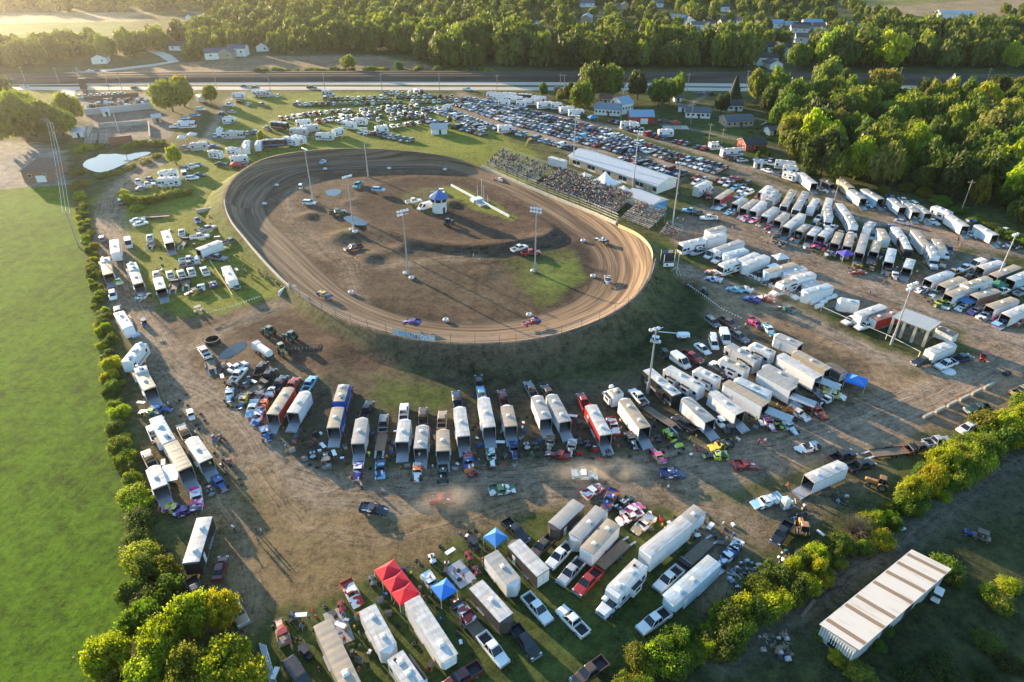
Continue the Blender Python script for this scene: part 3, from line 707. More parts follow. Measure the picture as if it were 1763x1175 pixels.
# walls and fence round the oval
def rim_index(px): g = G(*px);return int(np.argmin(np.hypot(RIMXY[:,0] - g[0],RIMXY[:,1] - g[1])))
def rim_run(a,b):
    i,j = rim_index(a),rim_index(b);n = len(rim)
    f = (j - i) % n;g = (i - j) % n
    return [(i + k) % n for k in range(f + 1)] if f <= g else [(i - k) % n for k in range(g + 1)]
def wall_on(idx,o0,o1,z0,z1,mat,name,label,cat):
    mb = MB();R_ = []
    for i in idx:
        p,q,h = RIMXY[i] + RIMN[i] * o0,RIMXY[i] + RIMN[i] * o1,rim[i][2]
        R_.append([(*p,h + z0),(*q,h + z0),(*q,h + z1),(*p,h + z1)])
    mb.loft(R_,mat);return tag(put(name,mb.build(name)),label,cat)
wall_on(rim_run((388,347,4),(502,497,1.6)),.1,.4,-.3,.9,M['concrete'],'track_wall','pale retaining wall along the straight nearest the mown field','wall')
wall_on(rim_run((830,290,2.2),(1062,389,3.4)),.1,.4,-.3,1.0,M['concrete'],'track_wall','pale wall between the front straight and the grandstands','wall')
M['yboard'] = simple('yellowed_boards',(.52,.41,.20),.7,0,.15,2)
wall_on(rim_run((1064,390,3.5),(1123,448,4.8)),-.25,-.05,-.5,.85,M['yboard'],'board_wall','cream board wall inside the steep turn beside the flag tower','wall')
def fence_on(idx,step,H,label,off=.6):
    t = thing('catch_fence',label,'fence',(0,0,0))
    for z in (.5,1.1,1.7,2.3):
        m = MB();m.loft([[(*(RIMXY[i] + RIMN[i] * (off + a)),rim[i][2] + z * H / 2.4 + b) for a,b in ((-.02,0),(.02,0),(0,.035))] for i in idx],M['metal'],cap=False);put('cable',m.build('cable'),t)
    pm = cached(('fp',H),lambda: (lambda m: (m.bar((0,0,-.3),(0,0,H),.08,M['dark']),m)[1])(MB()).build('post'))
    for k in idx[::step]: put('post',pm,t,None,None,(*(RIMXY[k] + RIMN[k] * off),rim[k][2]))
fence_on(rim_run((505,498,1.6),(880,588,4.8)),3,2.4,'catch fence of thin posts and cables round the dark bank')
fence_on(rim_run((884,588,4.8),(1122,460,4.8)),3,2.4,'catch fence of posts and cables round the turn by the flag tower')
fence_on(rim_run((840,294,2.2),(1062,389,3.4)),3,3.6,'tall catch fence in front of the grandstands',.9)
# banner on the fence
ib = rim_run((680,577,4),(752,588,4.6));t = thing('banner','pale blue-grey banner with white letters on the catch fence','banner',(0,0,0))
M['banner'] = simple('banner_cloth',(.36,.40,.46),.8,0,.12);M['bannerblue'] = simple('banner_blue',(.20,.36,.50),.8);M['white'] = simple('white_lettering',(.75,.75,.75),.6,0,.03)
mb = MB();mb.loft([[(*(RIMXY[i] + RIMN[i] * .66),rim[i][2] + z) for z in (.05,1.75)] for i in ib],M['banner'],cap=False,closed=False);put('cloth',mb.build('cloth'),t)
mb = MB()
for e in (ib[1:5],ib[-5:-1]): mb.loft([[(*(RIMXY[i] + RIMN[i] * .68),rim[i][2] + z) for z in (.25,1.55)] for i in e],M['bannerblue'],cap=False,closed=False)
put('blue_panel',mb.build('blue_panel'),t)
def text(s,size,mat,parent,loc,rot,name='lettering',ext=.004):
    cu = bpy.data.curves.new(name,'FONT');cu.body = s;cu.size = size;cu.extrude = ext;cu.align_x = 'CENTER';cu.align_y = 'CENTER'
    tmp = bpy.data.objects.new(name,cu);COL.objects.link(tmp);dg = bpy.context.evaluated_depsgraph_get();me = bpy.data.meshes.new_from_object(tmp.evaluated_get(dg));bpy.data.objects.remove(tmp);me.materials.clear();me.materials.append(mat)
    o = put(name,me,parent);o.location = loc;o.rotation_euler = rot;return o
i = ib[len(ib) // 2 + 1];tn = RIMXY[(i + 1) % len(rim)] - RIMXY[i - 1];a = math.atan2(tn[1],tn[0]);a = a if abs(a) < 1.57 else a + math.pi
text('SLITTOS-M',1.5,M['white'],t,(*(RIMXY[i] + RIMN[i] * .74),rim[i][2] + .9),(R(90),0,a))
# light poles
def light_pole(base,H,n,label,az=0.,z=0.):
    x,y = G(*base);t = thing('light_pole',label,'light pole',(x,y,z),az,'floodlight poles')
    m = cached(('lp',H),lambda: (lambda m: (m.cyl((0,0,0),(0,0,H),.26,.12,M['metal'],8),m.cyl((0,0,0),(0,0,3),.34,.34,M['metal'],8),m)[2])(MB()).build('pole'));put('pole',m,t)
    a = MB()
    for k in range((n + 3) // 4): a.box(-1.7,1.7,-.06,.06,H - .5 - k * 1.0,H - .38 - k * 1.0,M['metal'])
    put('crossarm',a.build('crossarm'),t)
    lm = cached('flood',lambda: (lambda m: (m.cyl((0,-.05,0),(0,.34,-.22),.40,.30,M['whitemetal'],10,capmat=M['lamp']),m)[1])(MB()).build('floodlight'))
    for k in range(n): put('floodlight',lm,t,None,None,(-1.4 + (k % 4) * .93,-.2,H - .2 - (k // 4) * 1.0),0)
for b,H,n,az,lab in [((539,346),19,4,2.4,'infield floodlight pole beside the white SUV near the top turn'),((634,304),19,4,3.1,'floodlight pole in the infield towards the parked motorhomes'),((610,400),19,4,.8,'floodlight pole by the blue puddle in the infield'),((703,474),20,6,.6,'tall floodlight pole with two white tyres at its foot'),((921,469),20,8,-.4,'tall floodlight pole on the green infield corner'),((987,284),20,6,2.8,'floodlight pole at the end of the long concession building'),((1090,322),21,6,2.8,'floodlight pole standing in front of the concession building'),((1157,393),22,4,2.6,'floodlight pole beside the small separate bleacher'),((1115,677),17,3,.4,'floodlight pole beside the black motorhome in the pits'),((1534,594),17,6,.5,'floodlight pole beside the open pavilion'),((1714,486),15,3,.5,'floodlight pole among the trailers beyond the gravel lane'),((205,228),14,4,0,'floodlight pole inside the small arena')]:
    light_pole(b,H,n,lab,az)
def utility_pole(base,H,label=None,where=None):
    x,y = G(*base);t = thing('utility_pole',label,'utility pole',(x,y,0),rnd.uniform(-.2,.2));m = MB();m.cyl((0,0,0),(0,0,H),.19,.12,M['polewood'],7);put('pole',m.build('pole'),t)
    bx(t,'crossarm',(-1.2,1.2,-.08,.08,H - .9,H - .72,M['polewood']))
    if where: reg(t,'wooden utility pole',where,'from the mown field side')
    return t
M['polewood'] = simple('grey_pole_wood',(.30,.26,.21),.85,0,.2,2)
for b,H,lab in [((1653,368),12,'wooden utility pole at the wood edge above the white trailers'),((1218,256),11,'pale utility pole beside the white caravan at the parking edge'),((1242,248),7,'short pole beside the long white motorhome'),((1069,209),15,'utility pole beside the white farmhouse'),((1340,252),10,'utility pole at the tip of the cottage hedge'),((1401,300),11,'leaning utility pole in front of the wood'),((1189,214),10,'utility pole in front of the ranch house'),((1432,362),12,'pole standing between the white trailers in the pits')]: utility_pole(b,H,lab)
for b in [(3,146),(45,145),(103,147),(140,146),(188,155),(210,154),(295,155),(374,154),(466,157),(560,157),(658,158),(757,156),(856,160),(964,159),(971,160),(1183,158),(1284,152),(1545,146),(1696,148),(1582,164)]: utility_pole(b,10,None,'along the highway')
WP = [((28,186),13),((104,262),13),((136,426),12)]
for b,H in WP: utility_pole(b,H,{28: 'power line pole behind the huge dense tree',104: 'power line pole between the brick building and the pond',136: 'power line pole standing in the hedge by the mown field'}[b[0]])
for k in range(2):
    for o in (-1.1,0,1.1):
        A,B = Vector((*G(*WP[k][0]),WP[k][1] - .6)),Vector((*G(*WP[k + 1][0]),WP[k + 1][1] - .6));A.x += o;B.x += o
        mb = MB();P = [A.lerp(B,u) - Vector((0,0,2.2 * 4 * u * (1 - u))) for u in np.linspace(0,1,13)]
        mb.loft([[p + Vector((.05 * math.cos(q),0,.05 * math.sin(q))) for q in (0,2.1,4.2)] for p in P],M['whitemetal'],cap=False);w = put('power_cable',mb.build('power_cable'));w['category'] = 'cable';reg(w,'pale power cable',('behind the huge dense tree','over the hedge by the pond')[k],'away from the mown field')  # white colour stands in for backlight catching the wires
# infield tower,podium,pit wall
t = thing('scoring_tower','white eight-sided tower with blue roof in the infield','tower',(*G(757,364),0));n8 = lambda r,z: [(r * math.cos(a + .39),r * math.sin(a + .39),z) for a in np.linspace(0,6.2832,9)[:-1]]
b = MB();b.loft([n8(2.6,0),n8(2.6,3.6),n8(2.95,3.7),n8(2.95,5.3)],M['wall_white']);put('wall',b.build('wall'),t)
r = MB();r.loft([n8(3.5,5.2),n8(3.5,5.35),n8(.1,7.6)],M['sh_bright'] if 'sh_bright' in M else M['sh_blue']);put('roof',r.build('roof'),t)
for k in range(8):
    a = k * math.pi / 4;o = bx(t,'window',(-.05,.06,-.9,.9,-.5,.5,M['win']),None,None,(2.74 * math.cos(a),2.74 * math.sin(a),4.5),a)
bx(t,'door',(-.05,.06,-.45,.45,0,2.1,M['dark']),None,None,(2.41 * math.cos(-1.178 + .39),2.41 * math.sin(-.785),0),-.785)
m = MB();m.bar((0,0,7.4),(0,0,9.5),.05,M['metal']);put('flagpole',m.build('flagpole'),t)
A,B = G(777,321),G(877,375);c,rz,L = frame2(A,B);m = MB();m.box(-L / 2,L / 2,-.2,.2,0,.85,M['whitemetal']);tag(put('pit_wall',m.build('pit_wall'),loc=(*c,0),rz=rz),'long low white wall dividing the infield grass','wall')
c,rz,L = gpx((815,343),(838,357));t = thing('victory_stage','white tiered victory stage with flagpoles on the infield grass','stage',(*c,0),rz)
m = MB();m.box(-3.6,-1,-2,2,0,1.1,M['whitemetal']);m.box(-1,3.6,-1.8,1.8,0,.55,M['conc2']);put('platform',m.build('platform'),t)
for k in range(5): bx(t,'step',(0,.5,-1.8,1.8,0,1.1 - .2 * k,M['metal']),None,None,(-1 + .5 * k,0,0))
for x,y,h in ((-4.2,1.5,5),(-3.0,2.6,7.5),(-1.5,2.6,5.5),(1.5,2.4,3)): m = MB();m.bar((0,0,0),(0,0,h),.07,M['whitemetal']);put('flagpole',m.build('flagpole'),t,None,None,(x,y,0))
# flag tower outside the turn
t = thing('flag_tower','open scaffold flag tower with banners beside the steep turn','tower',(*G(1149,473),0),.1)
for x in (-2.1,2.1):
    for y in (-1.6,1.6): m = MB();m.bar((0,0,0),(0,0,7.2),.1,M['whitemetal']);put('post',m.build('post'),t,None,None,(x,y,0))
bx(t,'platform',(-2.2,2.2,-1.7,1.7,3.3,3.42,M['wood']))
m = MB();m.bar((-2.1,-1.62,.1),(2.1,-1.62,3.3),.08,M['whitemetal']);m.bar((2.1,-1.6,3.3),(3.4,-2.8,0),.1,M['metal']);m.bar((1.3,-1.6,3.3),(2.6,-2.8,0),.1,M['metal']);put('stair',m.build('stair'),t)
m = MB();m.box(-2.0,.9,-1.75,-1.69,3.5,4.5,M['white']);m.box(-1.5,-.8,-1.78,-1.75,3.75,4.3,M['stripe_blue2'] if 'stripe_blue2' in M else M['sh_blue']);put('sign',m.build('sign'),t)
bx(t,'back_screen',(-2,2,1.55,1.6,3.5,6.0,M['dark']))
m = MB();m.box(-1.5,-.1,1.45,1.5,6.1,7.0,simple('flag_blue',(.05,.09,.25),.8));fr = simple('flag_red',(.45,.04,.05),.8)
for k in range(6): m.box(-.09,1.3,1.45,1.5,6.1 + k * .15,6.25 + k * .15,fr if k % 2 == 0 else M['white'])
put('flag',m.build('flag'),t)
for o in ((1,474),(6,474)): m = MB();m.cyl((0,0,0),(0,0,.95),.32,.32,M['stripe_grey2'] if 'stripe_grey2' in M else M['sh_blue'],10);b_ = put('barrel',m.build('barrel'),loc=(*G(1155 + o[0],o[1]),0));tag(b_,'blue barrel at the foot of the flag tower stair','barrel','barrels at the flag tower')
# the open pavilion
c,rz,L = gpx((1530,574),(1588,597),3.2);t = thing('pavilion','open-sided pavilion with a pale metal roof on concrete piers','pavilion',(*c,0),rz);l = L / 2
r = MB();r.loft([[(-l - .4,-3.8,4.7),(l + .4,-3.8,4.7),(l + .4,-3.8,4.9),(-l - .4,-3.8,4.9)],[(-l - .4,3.8,4.2),(l + .4,3.8,4.2),(l + .4,3.8,4.4),(-l - .4,3.8,4.4)]],M['tin_white']);put('roof',r.build('roof'),t)
for x in (-l,-l * .33,l * .33,l):
    for y in (-3.2,3.2): bx(t,'pier',(-.3,.3,-.25,.25,0,4.2 if y > 0 else 4.62,M['concrete']),None,None,(x,y,0))
bx(t,'floor_slab',(-l,l,-3,3,0,.12,M['wood']))
m = MB();m.box(-1.8,1.8,-1,1,.12,.9,M['wood']);tag(put('work_table',m.build('work_table'),loc=(*c,0),rz=rz),'wide wooden table under the open pavilion','table')
# the long striped shed
A,B = G(*TP((3,3),400,785),3.0),G(*TP((3,3),1010,290),3.0);c,rz,L = frame2(A,B);W = 5.3
t = thing('long_shed','long pale tin shed with brown strips across its roof','shed',(A[0],A[1],0),rz)
b = MB()
b.loft([[(0,0,0),(0,-W,0),(0,-W,4.15),(0,0,2.92)],[(L,0,0),(L,-W,0),(L,-W,4.15),(L,0,2.92)]],M['tin']);put('wall',b.build('wall'),t)
b = MB();b.loft([[(-.25,.25,2.93),(-.25,-W - .4,4.24),(-.25,-W - .4,4.32),(-.25,.25,3.01)],[(L + .25,.25,2.93),(L + .25,-W - .4,4.24),(L + .25,-W - .4,4.32),(L + .25,.25,3.01)]],M['tin_white']);rf = put('roof',b.build('roof'),t)
sl = -(4.32 - 3.01) / (W + .65)
for f in (.055,.245,.36,.55,.695,.825,.945):
    m = MB();x = L * f;y0,y1 = .1,-W - .3;m.loft([[(x - .38,y0,3.01 - (.25 - y0) * sl + .015),(x + .38,y0,3.01 - (.25 - y0) * sl + .015)],[(x - .38,y1,3.01 - (.25 - y1) * sl + .015),(x + .38,y1,3.01 - (.25 - y1) * sl + .015)]],M['tin_brown'],cap=False,closed=False);put('roof_strip',m.build('roof_strip'),rf)
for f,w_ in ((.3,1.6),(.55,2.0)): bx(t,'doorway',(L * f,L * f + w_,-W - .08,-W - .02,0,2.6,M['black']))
bx(t,'window',(-.06,.0,-W * .55,-W * .3,.2,1.9,M['win']))
for k in range(14): bx(t,'batten',(-.10,-.01,-.06,.06,1.0,2.85,M['whitemetal']),None,None,(0,-W * (k + .5) / 14,0))
# houses by the highway
def hs(label,a,b,off,W,H,rh,wall,roof,**kw): c,rz,L = gpx(a,b,off);return gable(kw.pop('name','house'),label,kw.pop('cat','house'),c,rz,L,W,H,rh,wall,roof,**kw)
hs('white farmhouse with wide blue-grey roof and glazed porch',(1023,198),(1067,201),4,8,3.2,2.0,M['wall_white'],M['sh_bluegrey'] if 'sh_bluegrey' in M else M['sh_blue'],wins=7,chim=True)
hs('two-storey wing of pale house with blue roof by the utility pole',(1069,198),(1088,194),4,9,5.2,2.4,M['wall_white'],M['sh_blue'],wins=4)
hs('small tan house with brown roof under the big trees',(1031,178),(1052,180),3,6,2.8,1.8,M['wall_tan'],M['sh_brown'],wins=3)
hs('red barn with a bright blue metal roof',(1084,214),(1125,214),4.5,9,3.6,2.0,M['wall_red'],M['sh_blue'],wins=0,garage=True,name='barn',cat='barn')
hs('white ranch bungalow with a grey roof and attached carport',(1180,203),(1222,205),4,8,2.8,1.8,M['wall_white'],M['sh_grey'],wins=5)
hs('pale carport beside the white ranch bungalow',(1167,193),(1182,194),2.5,5,2.6,.5,M['wall_white'],M['sh_grey'],wins=0,name='carport',cat='carport')
hs('long tan ranch house with a dark grey roof',(1250,220),(1297,218),4.5,9,2.8,1.9,M['wall_tan'],M['sh_grey'],wins=5)
hs('white cottage with a dark roof beside the spruce',(1254,192),(1278,192),4,8,3.0,1.8,M['wall_white'],M['sh_dark'],wins=3)
hs('small red house with a dark roof at the wood corner',(1283,261),(1318,259),4,8,2.8,1.8,M['wall_red'],M['sh_dark'],wins=3)
hs('tiny white shed behind the red house',(1324,234),(1341,232),2,4.5,2.4,1.2,M['wall_white'],M['sh_grey'],wins=1,name='garden_shed',cat='shed')
hs('tiny white shed with a grey roof between the lawn trees',(1161,176),(1173,176),2,4,2.4,1.2,M['wall_white'],M['sh_grey'],wins=1,name='garden_shed',cat='shed')
hs('white church-like gable facing the highway by the yellow tree',(1642,166),(1662,166),5,12,4.5,6.5,M['wall_white'],M['sh_dark'],wins=0,name='chapel',cat='chapel')
hs('brown roofed house in front of the white gable',(1580,176),(1615,176),4,9,3.0,2.0,M['wall_white'],M['sh_brown'],wins=3)
hs('pale house half hidden by the dark conifer near the highway',(1712,182),(1752,184),4,9,3.0,2.0,M['wall_white'],M['sh_blue'],wins=3)
hs('brick building with a hipped brown roof and a white roller door',(42,316),(92,314),7,13,4.6,3.0,M['brick'],M['sh_brown'],wins=2,garage=True,hip=.8,name='brick_building',cat='building')
hs('open picnic shelter with a white roof on the meadow',(743,232),(770,231),3,7,2.6,1.5,M['wall_white'],M['tin_white'],wins=0,name='picnic_shelter',cat='shelter')
hs('white ticket booth at the end of the gravel lane',(1298,290),(1312,291),1.5,3,2.6,.4,M['wall_white'],M['tin_white'],wins=1,name='booth',cat='booth')
c = G(1163,220);t = thing('gazebo','small red open gazebo on a pale slab','gazebo',(*c,0))
bx(t,'slab',(-6,6,-3,3,0,.1,M['concrete']));m = MB();m.loft([rect(2.5,-2,2,-2,2),rect(3.6,-.1,.1,-.1,.1)],M['wall_red']);put('roof',m.build('roof'),t)
for sx in (-1,1):
    for sy in (-1,1): m = MB();m.bar((0,0,0),(0,0,2.5),.14,M['wall_red']);put('post',m.build('post'),t,None,None,(sx * 1.8,sy * 1.8,0))
# houses among the far trees
hr = random.Random(5);cnt = 0
SPOT = [(1360,50),(1378,52),(1396,50),(1415,52),(1432,53),(1450,52),(1470,53),(1487,55),(1505,54),(1522,53),(1375,56),(1440,57),(920,68),(938,70),(956,67),(975,65),(990,70),(925,55),(1010,40),(1060,15),(1075,16),(1165,42),(1185,44),(1205,50),(1225,46),(1250,50),(1275,46),(1300,50),(1120,60),(1140,35),(1190,62),(1240,60),(1330,48),(1315,92),(1340,94),(1360,92),(1300,110),(1318,112),(1328,116),(605,64),(625,66),(648,60),(375,101),(395,99),(412,96),(310,86),(335,40),(215,78),(175,108),(455,86),(1420,72),(1480,70),(1385,75),(1575,55),(1590,50),(1130,12),(1010,12),(1240,20),(870,30),(800,20)]
SPOT.sort(key=lambda p: -G(*p)[0])
for p in SPOT:
    x,y = G(*p);cnt += 1;wall = hr.choice([M['wall_white']] * 4 + [M['wall_tan']]);rf = hr.choice([M['sh_grey'],M['sh_blue'],M['sh_dark'],M['sh_brown'],M['sh_grey']])
    t = gable('suburban_house',None,'house',(x,y),hr.uniform(-.3,.3) + (1.57 if hr.random() < .4 else 0),hr.uniform(10,16),hr.uniform(7,9),hr.uniform(3,5.5),hr.uniform(1.8,2.6),wall,rf,wins=2,door=False,group='houses among the far trees',both=False)
    zone = 'among the trees beyond the railway' if y < 700 else 'far off in the wooded suburb'
    reg(t,{M['sh_grey']: 'grey',M['sh_blue']: 'blue',M['sh_dark']: 'dark',M['sh_brown']: 'brown'}[rf] + '-roofed ' + {M['wall_white']: 'white',M['wall_tan']: 'tan'}[wall] + ' house',zone,'from the brown field')
for a,b,W,lab in [((500,9),(555,10),30,'long white warehouse at the horizon beyond the woods'),((568,5),(620,7),26,'pale factory block beyond the woods, next to the long warehouse'),((1616,36),(1676,37),14,'long white poultry barn beside the far brown field'),((0,2),(40,3),30,'pale industrial hall at the hazy horizon'),((70,1),(130,2),30,'second pale industrial hall at the hazy horizon'),((1690,50),(1763,56),10,'low tan yard building near the far white barn')]:
    hs(lab,a,b,6,W,6,2,M['wall_white'] if 'tan' not in lab else M['wall_tan'],M['tin_white'],wins=0,door=False,name='warehouse',cat='warehouse')
# the small arena and the scrapyard on the left
def slab_wall(name,label,a,b,H,th,mat,cat='wall'): c,rz,L = gpx(a,b);m = MB();m.box(-L / 2,L / 2,-th / 2,th / 2,0,H,mat);return tag(put(name,m.build(name),loc=(*c,0),rz=rz),label,cat)
Q = lambda x,y: (30 + x / 5.877,140 + y / 5.877)
slab_wall('arena_wall','dark concrete wall along the far side of the small arena',Q(830,475),Q(1320,440),2.2,.4,M['conc2']);slab_wall('arena_wall','pale end wall of the small arena by the brick stand',Q(1335,445),Q(1350,600),2.0,.4,M['concrete']);slab_wall('arena_wall','pale end wall of the small arena by the white roofed shed',Q(760,455),Q(715,570),2.0,.4,M['concrete'])
slab_wall('brick_wall','brick-red wall of the small arena facing the pond',Q(940,650),Q(1172,625),3.6,1.2,M['wall_red_dull'] if 'wall_red_dull' in M else M['brick'])
slab_wall('scrapyard_fence','pale blue sheet fence below the scrapyard',Q(690,350),Q(1380,280),3.2,.2,M['tin']);slab_wall('scrapyard_fence','dark fence along the far side of the scrapyard',Q(680,195),Q(1230,155),2.0,.2,M['sh_brown'])
hs('low white roofed shed at the end of the small arena',Q(565,570),Q(680,560),3,8,2.6,.8,M['wall_white'],M['tin'],wins=0,name='arena_shed',cat='shed');hs('rounded white hut beside the small arena',Q(1375,425),Q(1465,415),2.5,6,2.6,1,M['wall_tan'],M['tin_white'],wins=1,name='hut',cat='hut')
hs('small white cabin in front of the blue sheet fence',Q(875,360),Q(945,350),2,4,2.6,.6,M['wall_white'],M['tin'],wins=1,name='cabin',cat='cabin')
stand((Q(675,640)),(Q(790,635)),8,'dark bleacher of the small arena with white rails',.7,.4,.5);stand((Q(825,640)),(Q(930,635)),8,'dark bleacher of the small arena beside the brick wall',.7,.4,.5);STANDS[-2:] = []
for k in range(9):
    r2 = random.Random(k);mb = MB()
    for q in range(9): a = r2.uniform(0,6.28);rr = r2.uniform(.5,3.4);s = r2.uniform(.5,1.4);mb.loft([rect(0,rr * math.cos(a) - s,rr * math.cos(a) + s,rr * math.sin(a) - s,rr * math.sin(a) + s,.2),rect(r2.uniform(.6,1.6),rr * math.cos(a) - s * .6,rr * math.cos(a) + s * .6,rr * math.sin(a) - s * .5,rr * math.sin(a) + s * .5,.2)],r2.choice([M['metal'],M['soil'],M['wood'],M['brick'],M['dark']]))
    o = put('scrap_heap',mb.build('scrap_heap'),loc=(*G(*Q(780 + k * 62,255 - (k % 3) * 28)),0));o['category'] = 'scrap heap';o['group'] = 'scrap heaps behind the blue sheet fence';o['label'] = 'low heap of scrap behind the pale blue sheet fence'
# rails,barriers,pennants
def rail_fence(label,pts,H,mat,step=3.0,name='rail_fence',rails=1):
    L = np.array(gp(pts));n = int(np.hypot(*np.diff(L,axis=0).T).sum() / step) + 1;P = resample(L,n);t = thing(name,label,'fence',(0,0,0))
    for k in range(rails): m = MB();m.loft([[(p[0] + a,p[1] + b,H - k * H * .45) for a,b in ((-.06,0),(.06,0))] + [(p[0] + .06,p[1],H - k * H * .45 - .1),(p[0] - .06,p[1],H - k * H * .45 - .1)] for p in P],mat);put('rail',m.build('rail'),t)
    pm = MB();pm.bar((0,0,0),(0,0,H),.1,mat);pm = pm.build('post')
    for p in P: put('post',pm,t,None,None,(*p,0))
rail_fence('long white pipe rail fence beside the open pavilion',[TP((3,1),390,965),TP((3,1),700,1105),TP((3,1),860,1168),TP((3,2),950,85),TP((3,2),1050,135)],1.5,M['whitemetal'],7)
rail_fence('thin board fence running down between the small pit trailers',[TP((0,1),1420,640),TP((0,1),1500,760),TP((0,1),1570,870)],1.1,M['yboard'],2.4,rails=2)
for k in range(6):
    a,b = TP((3,2),1080 + k * 82,555 - k * 40),TP((3,2),1080 + k * 82 + 62,555 - k * 40 - 30);o = slab_wall('barrier',None,a,b,.8,.5,M['concrete'],'barrier');reg(o,'tan concrete barrier','edging the gravel apron','from the white SUV');o['group'] = 'concrete barriers in a row'
for k in range(9):
    a = TP((2,1),1555 + k * 26,712 + k * 11) if k < 8 else None
    if a: o = slab_wall('sponsor_board',None,a,TP((2,1),1555 + k * 26 + 20,712 + k * 11 + 9),1.1,.1,M['white'],'board');reg(o,'white board','lining the pit fence below the parked trailers','from the motorhome end')
for k in range(10):
    a = TP((3,1),0 + k * 30,782 + k * 13.5);o = slab_wall('sponsor_board',None,a,TP((3,1),24 + k * 30,782 + k * 13.5 + 11),1.1,.1,M['whitemetal'],'board');reg(o,'pale board','lining the pit fence towards the tank trailers','from the motorhome end')
def pennants(label,pts,n):
    L = resample(gp(pts),n);t = thing('pennant_string',label,'pennants',(0,0,0));m = MB();m.loft([[(p[0],p[1],1.3),(p[0],p[1] + .03,1.3),(p[0],p[1],1.33)] for p in L],M['whitemetal'],cap=False);put('rope',m.build('rope'),t)
    pm = MB();pm.poly([(-.22,0,1.3),(.22,0,1.3),(0,.03,.8)],M['white']);pm.bar((0,0,0),(0,0,1.2),.02,M['metal']);pm = pm.build('pennant')
    for p in L: put('pennant',pm,t,None,None,(*p,0))
pennants('string of white pennants across the grass below the flag tower',[TP((2,1),1190,810),TP((2,1),1300,885),TP((2,1),1420,975),TP((2,1),1545,1035)],24)
pennants('string of white pennants at the infield gate near the tractors',[TP((0,1),1405,1000),TP((0,1),1600,945),TP((0,1),1755,890)],20)
c,rz,L = gpx(TP((1,1),160,862),TP((1,1),232,800));m = MB();m.box(-L / 2,L / 2,-.15,.15,0,1.3,M['white']);tag(put('gate_wall',m.build('gate_wall'),loc=(*c,0),rz=rz),'white wall end at the infield gate beside the spectators','wall')
c,rz,L = gpx(TP((0,1),1325,300),TP((0,1),1480,280));m = MB();m.box(-L / 2,L / 2,-.3,.3,0,1.2,M['concrete']);tag(put('gate_wall',m.build('gate_wall'),loc=(*c,0),rz=rz),'long pale block wall reaching out from the oval towards the hedge','wall')
# playground,highway sign
t = thing('playground_slide','yellow playground slide on a climbing frame behind the far grandstand','slide',(*G(911,250),0),-.5)
ye = simple('yellow_plastic',(.65,.45,.02),.4);m = MB();m.loft([[(-.4,-.4,2.6),(.4,-.4,2.6),(.4,-.4,2.9),(-.4,-.4,2.9)],[(-.4,-4.2,.3),(.4,-4.2,.3),(.4,-4.2,.6),(-.4,-4.2,.6)]],ye);put('chute',m.build('chute'),t)
m = MB();m.box(-.8,.8,-.4,1.2,2.5,2.6,ye);m.loft([rect(4.2,-.9,.9,-.5,1.3),rect(5.0,-.1,.1,.3,.5)],ye)
for x in (-.75,.75):
    for y in (-.3,1.1): m.bar((x,y,0),(x,y,4.2),.09,M['stripe_red2'] if 'stripe_red2' in M else M['wall_red'])
put('tower',m.build('tower'),t)
t = thing('highway_sign','tall dark sign tower beside the highway at the scrapyard','sign',(*G(148,163),0));m = MB();m.box(-1.2,1.2,-.4,.4,0,3,M['brick']);m.box(-1.8,1.8,-.5,.5,3,8.5,M['dark']);put('panel',m.build('panel'),t)
# ---------------------------------------------------------------- trees,bushes,woods
def crown_arrays(seed,lobes,cards,size,flat=1.,low=.0,ragged=.12,lobe_r=(.26,.46)):
    rs = np.random.RandomState(seed)
    C,Rd = [],[]
    for k in range(lobes):
        while True:
            p = rs.uniform(-1,1,3);p[2] = p[2] * .5 + .5
            q = np.array([p[0],p[1],(p[2] - .45) * 1.9])
            if q @ q < 1: break
        r = rs.uniform(*lobe_r);sc = max(.15,1 - r * .85)
        C.append([p[0] * sc,p[1] * sc,low + (1 - low) * (.12 + p[2] * .66)]);Rd.append(r)
    C,Rd = np.array(C),np.array(Rd);lt = rs.uniform(.25,.75,lobes)
    w = Rd ** 2 / (Rd ** 2).sum();li = rs.choice(lobes,cards * 2,p=w)
    d = rs.normal(size=(cards * 2,3));d /= np.linalg.norm(d,axis=1)[:,None];d[:,2] = np.where(rs.rand(len(d)) < .35,abs(d[:,2]),d[:,2])
    rad = Rd[li] * (1 + rs.normal(size=len(li)) * ragged)
    P = C[li] + d * rad[:,None] * np.array([1,1,.8])
    # drop what lies deep inside other lobes
    D = np.linalg.norm((P[:,None] - C[None]) / np.array([1,1,.8]),axis=2) / Rd[None]
    D[np.arange(len(li)),li] = 9
    keep = np.where((D.min(1) > .78) & (P[:,2] > .02))[0][:cards]
    P,d,li = P[keep],d[keep],li[keep];n = len(P)
    nr = d + rs.normal(size=(n,3)) * .55 + np.array([0,0,.25]);nr /= np.linalg.norm(nr,axis=1)[:,None]
    a = np.cross(nr,rs.normal(size=(n,3)));a /= np.linalg.norm(a,axis=1)[:,None];b = np.cross(nr,a)
    s = size * rs.uniform(.55,1.45,n)[:,None]
    q = [a * s * rs.uniform(.7,1.2,(n,1)),b * s * rs.uniform(.4,.9,(n,1)),-a * s * rs.uniform(.7,1.2,(n,1)),-b * s * rs.uniform(.4,.9,(n,1))]
    V = np.stack([P + k for k in q],1).reshape(-1,3)
    tone = np.repeat(np.clip(lt[li] + rs.normal(size=n) * .16,0,1.1),4)
    return V,tone
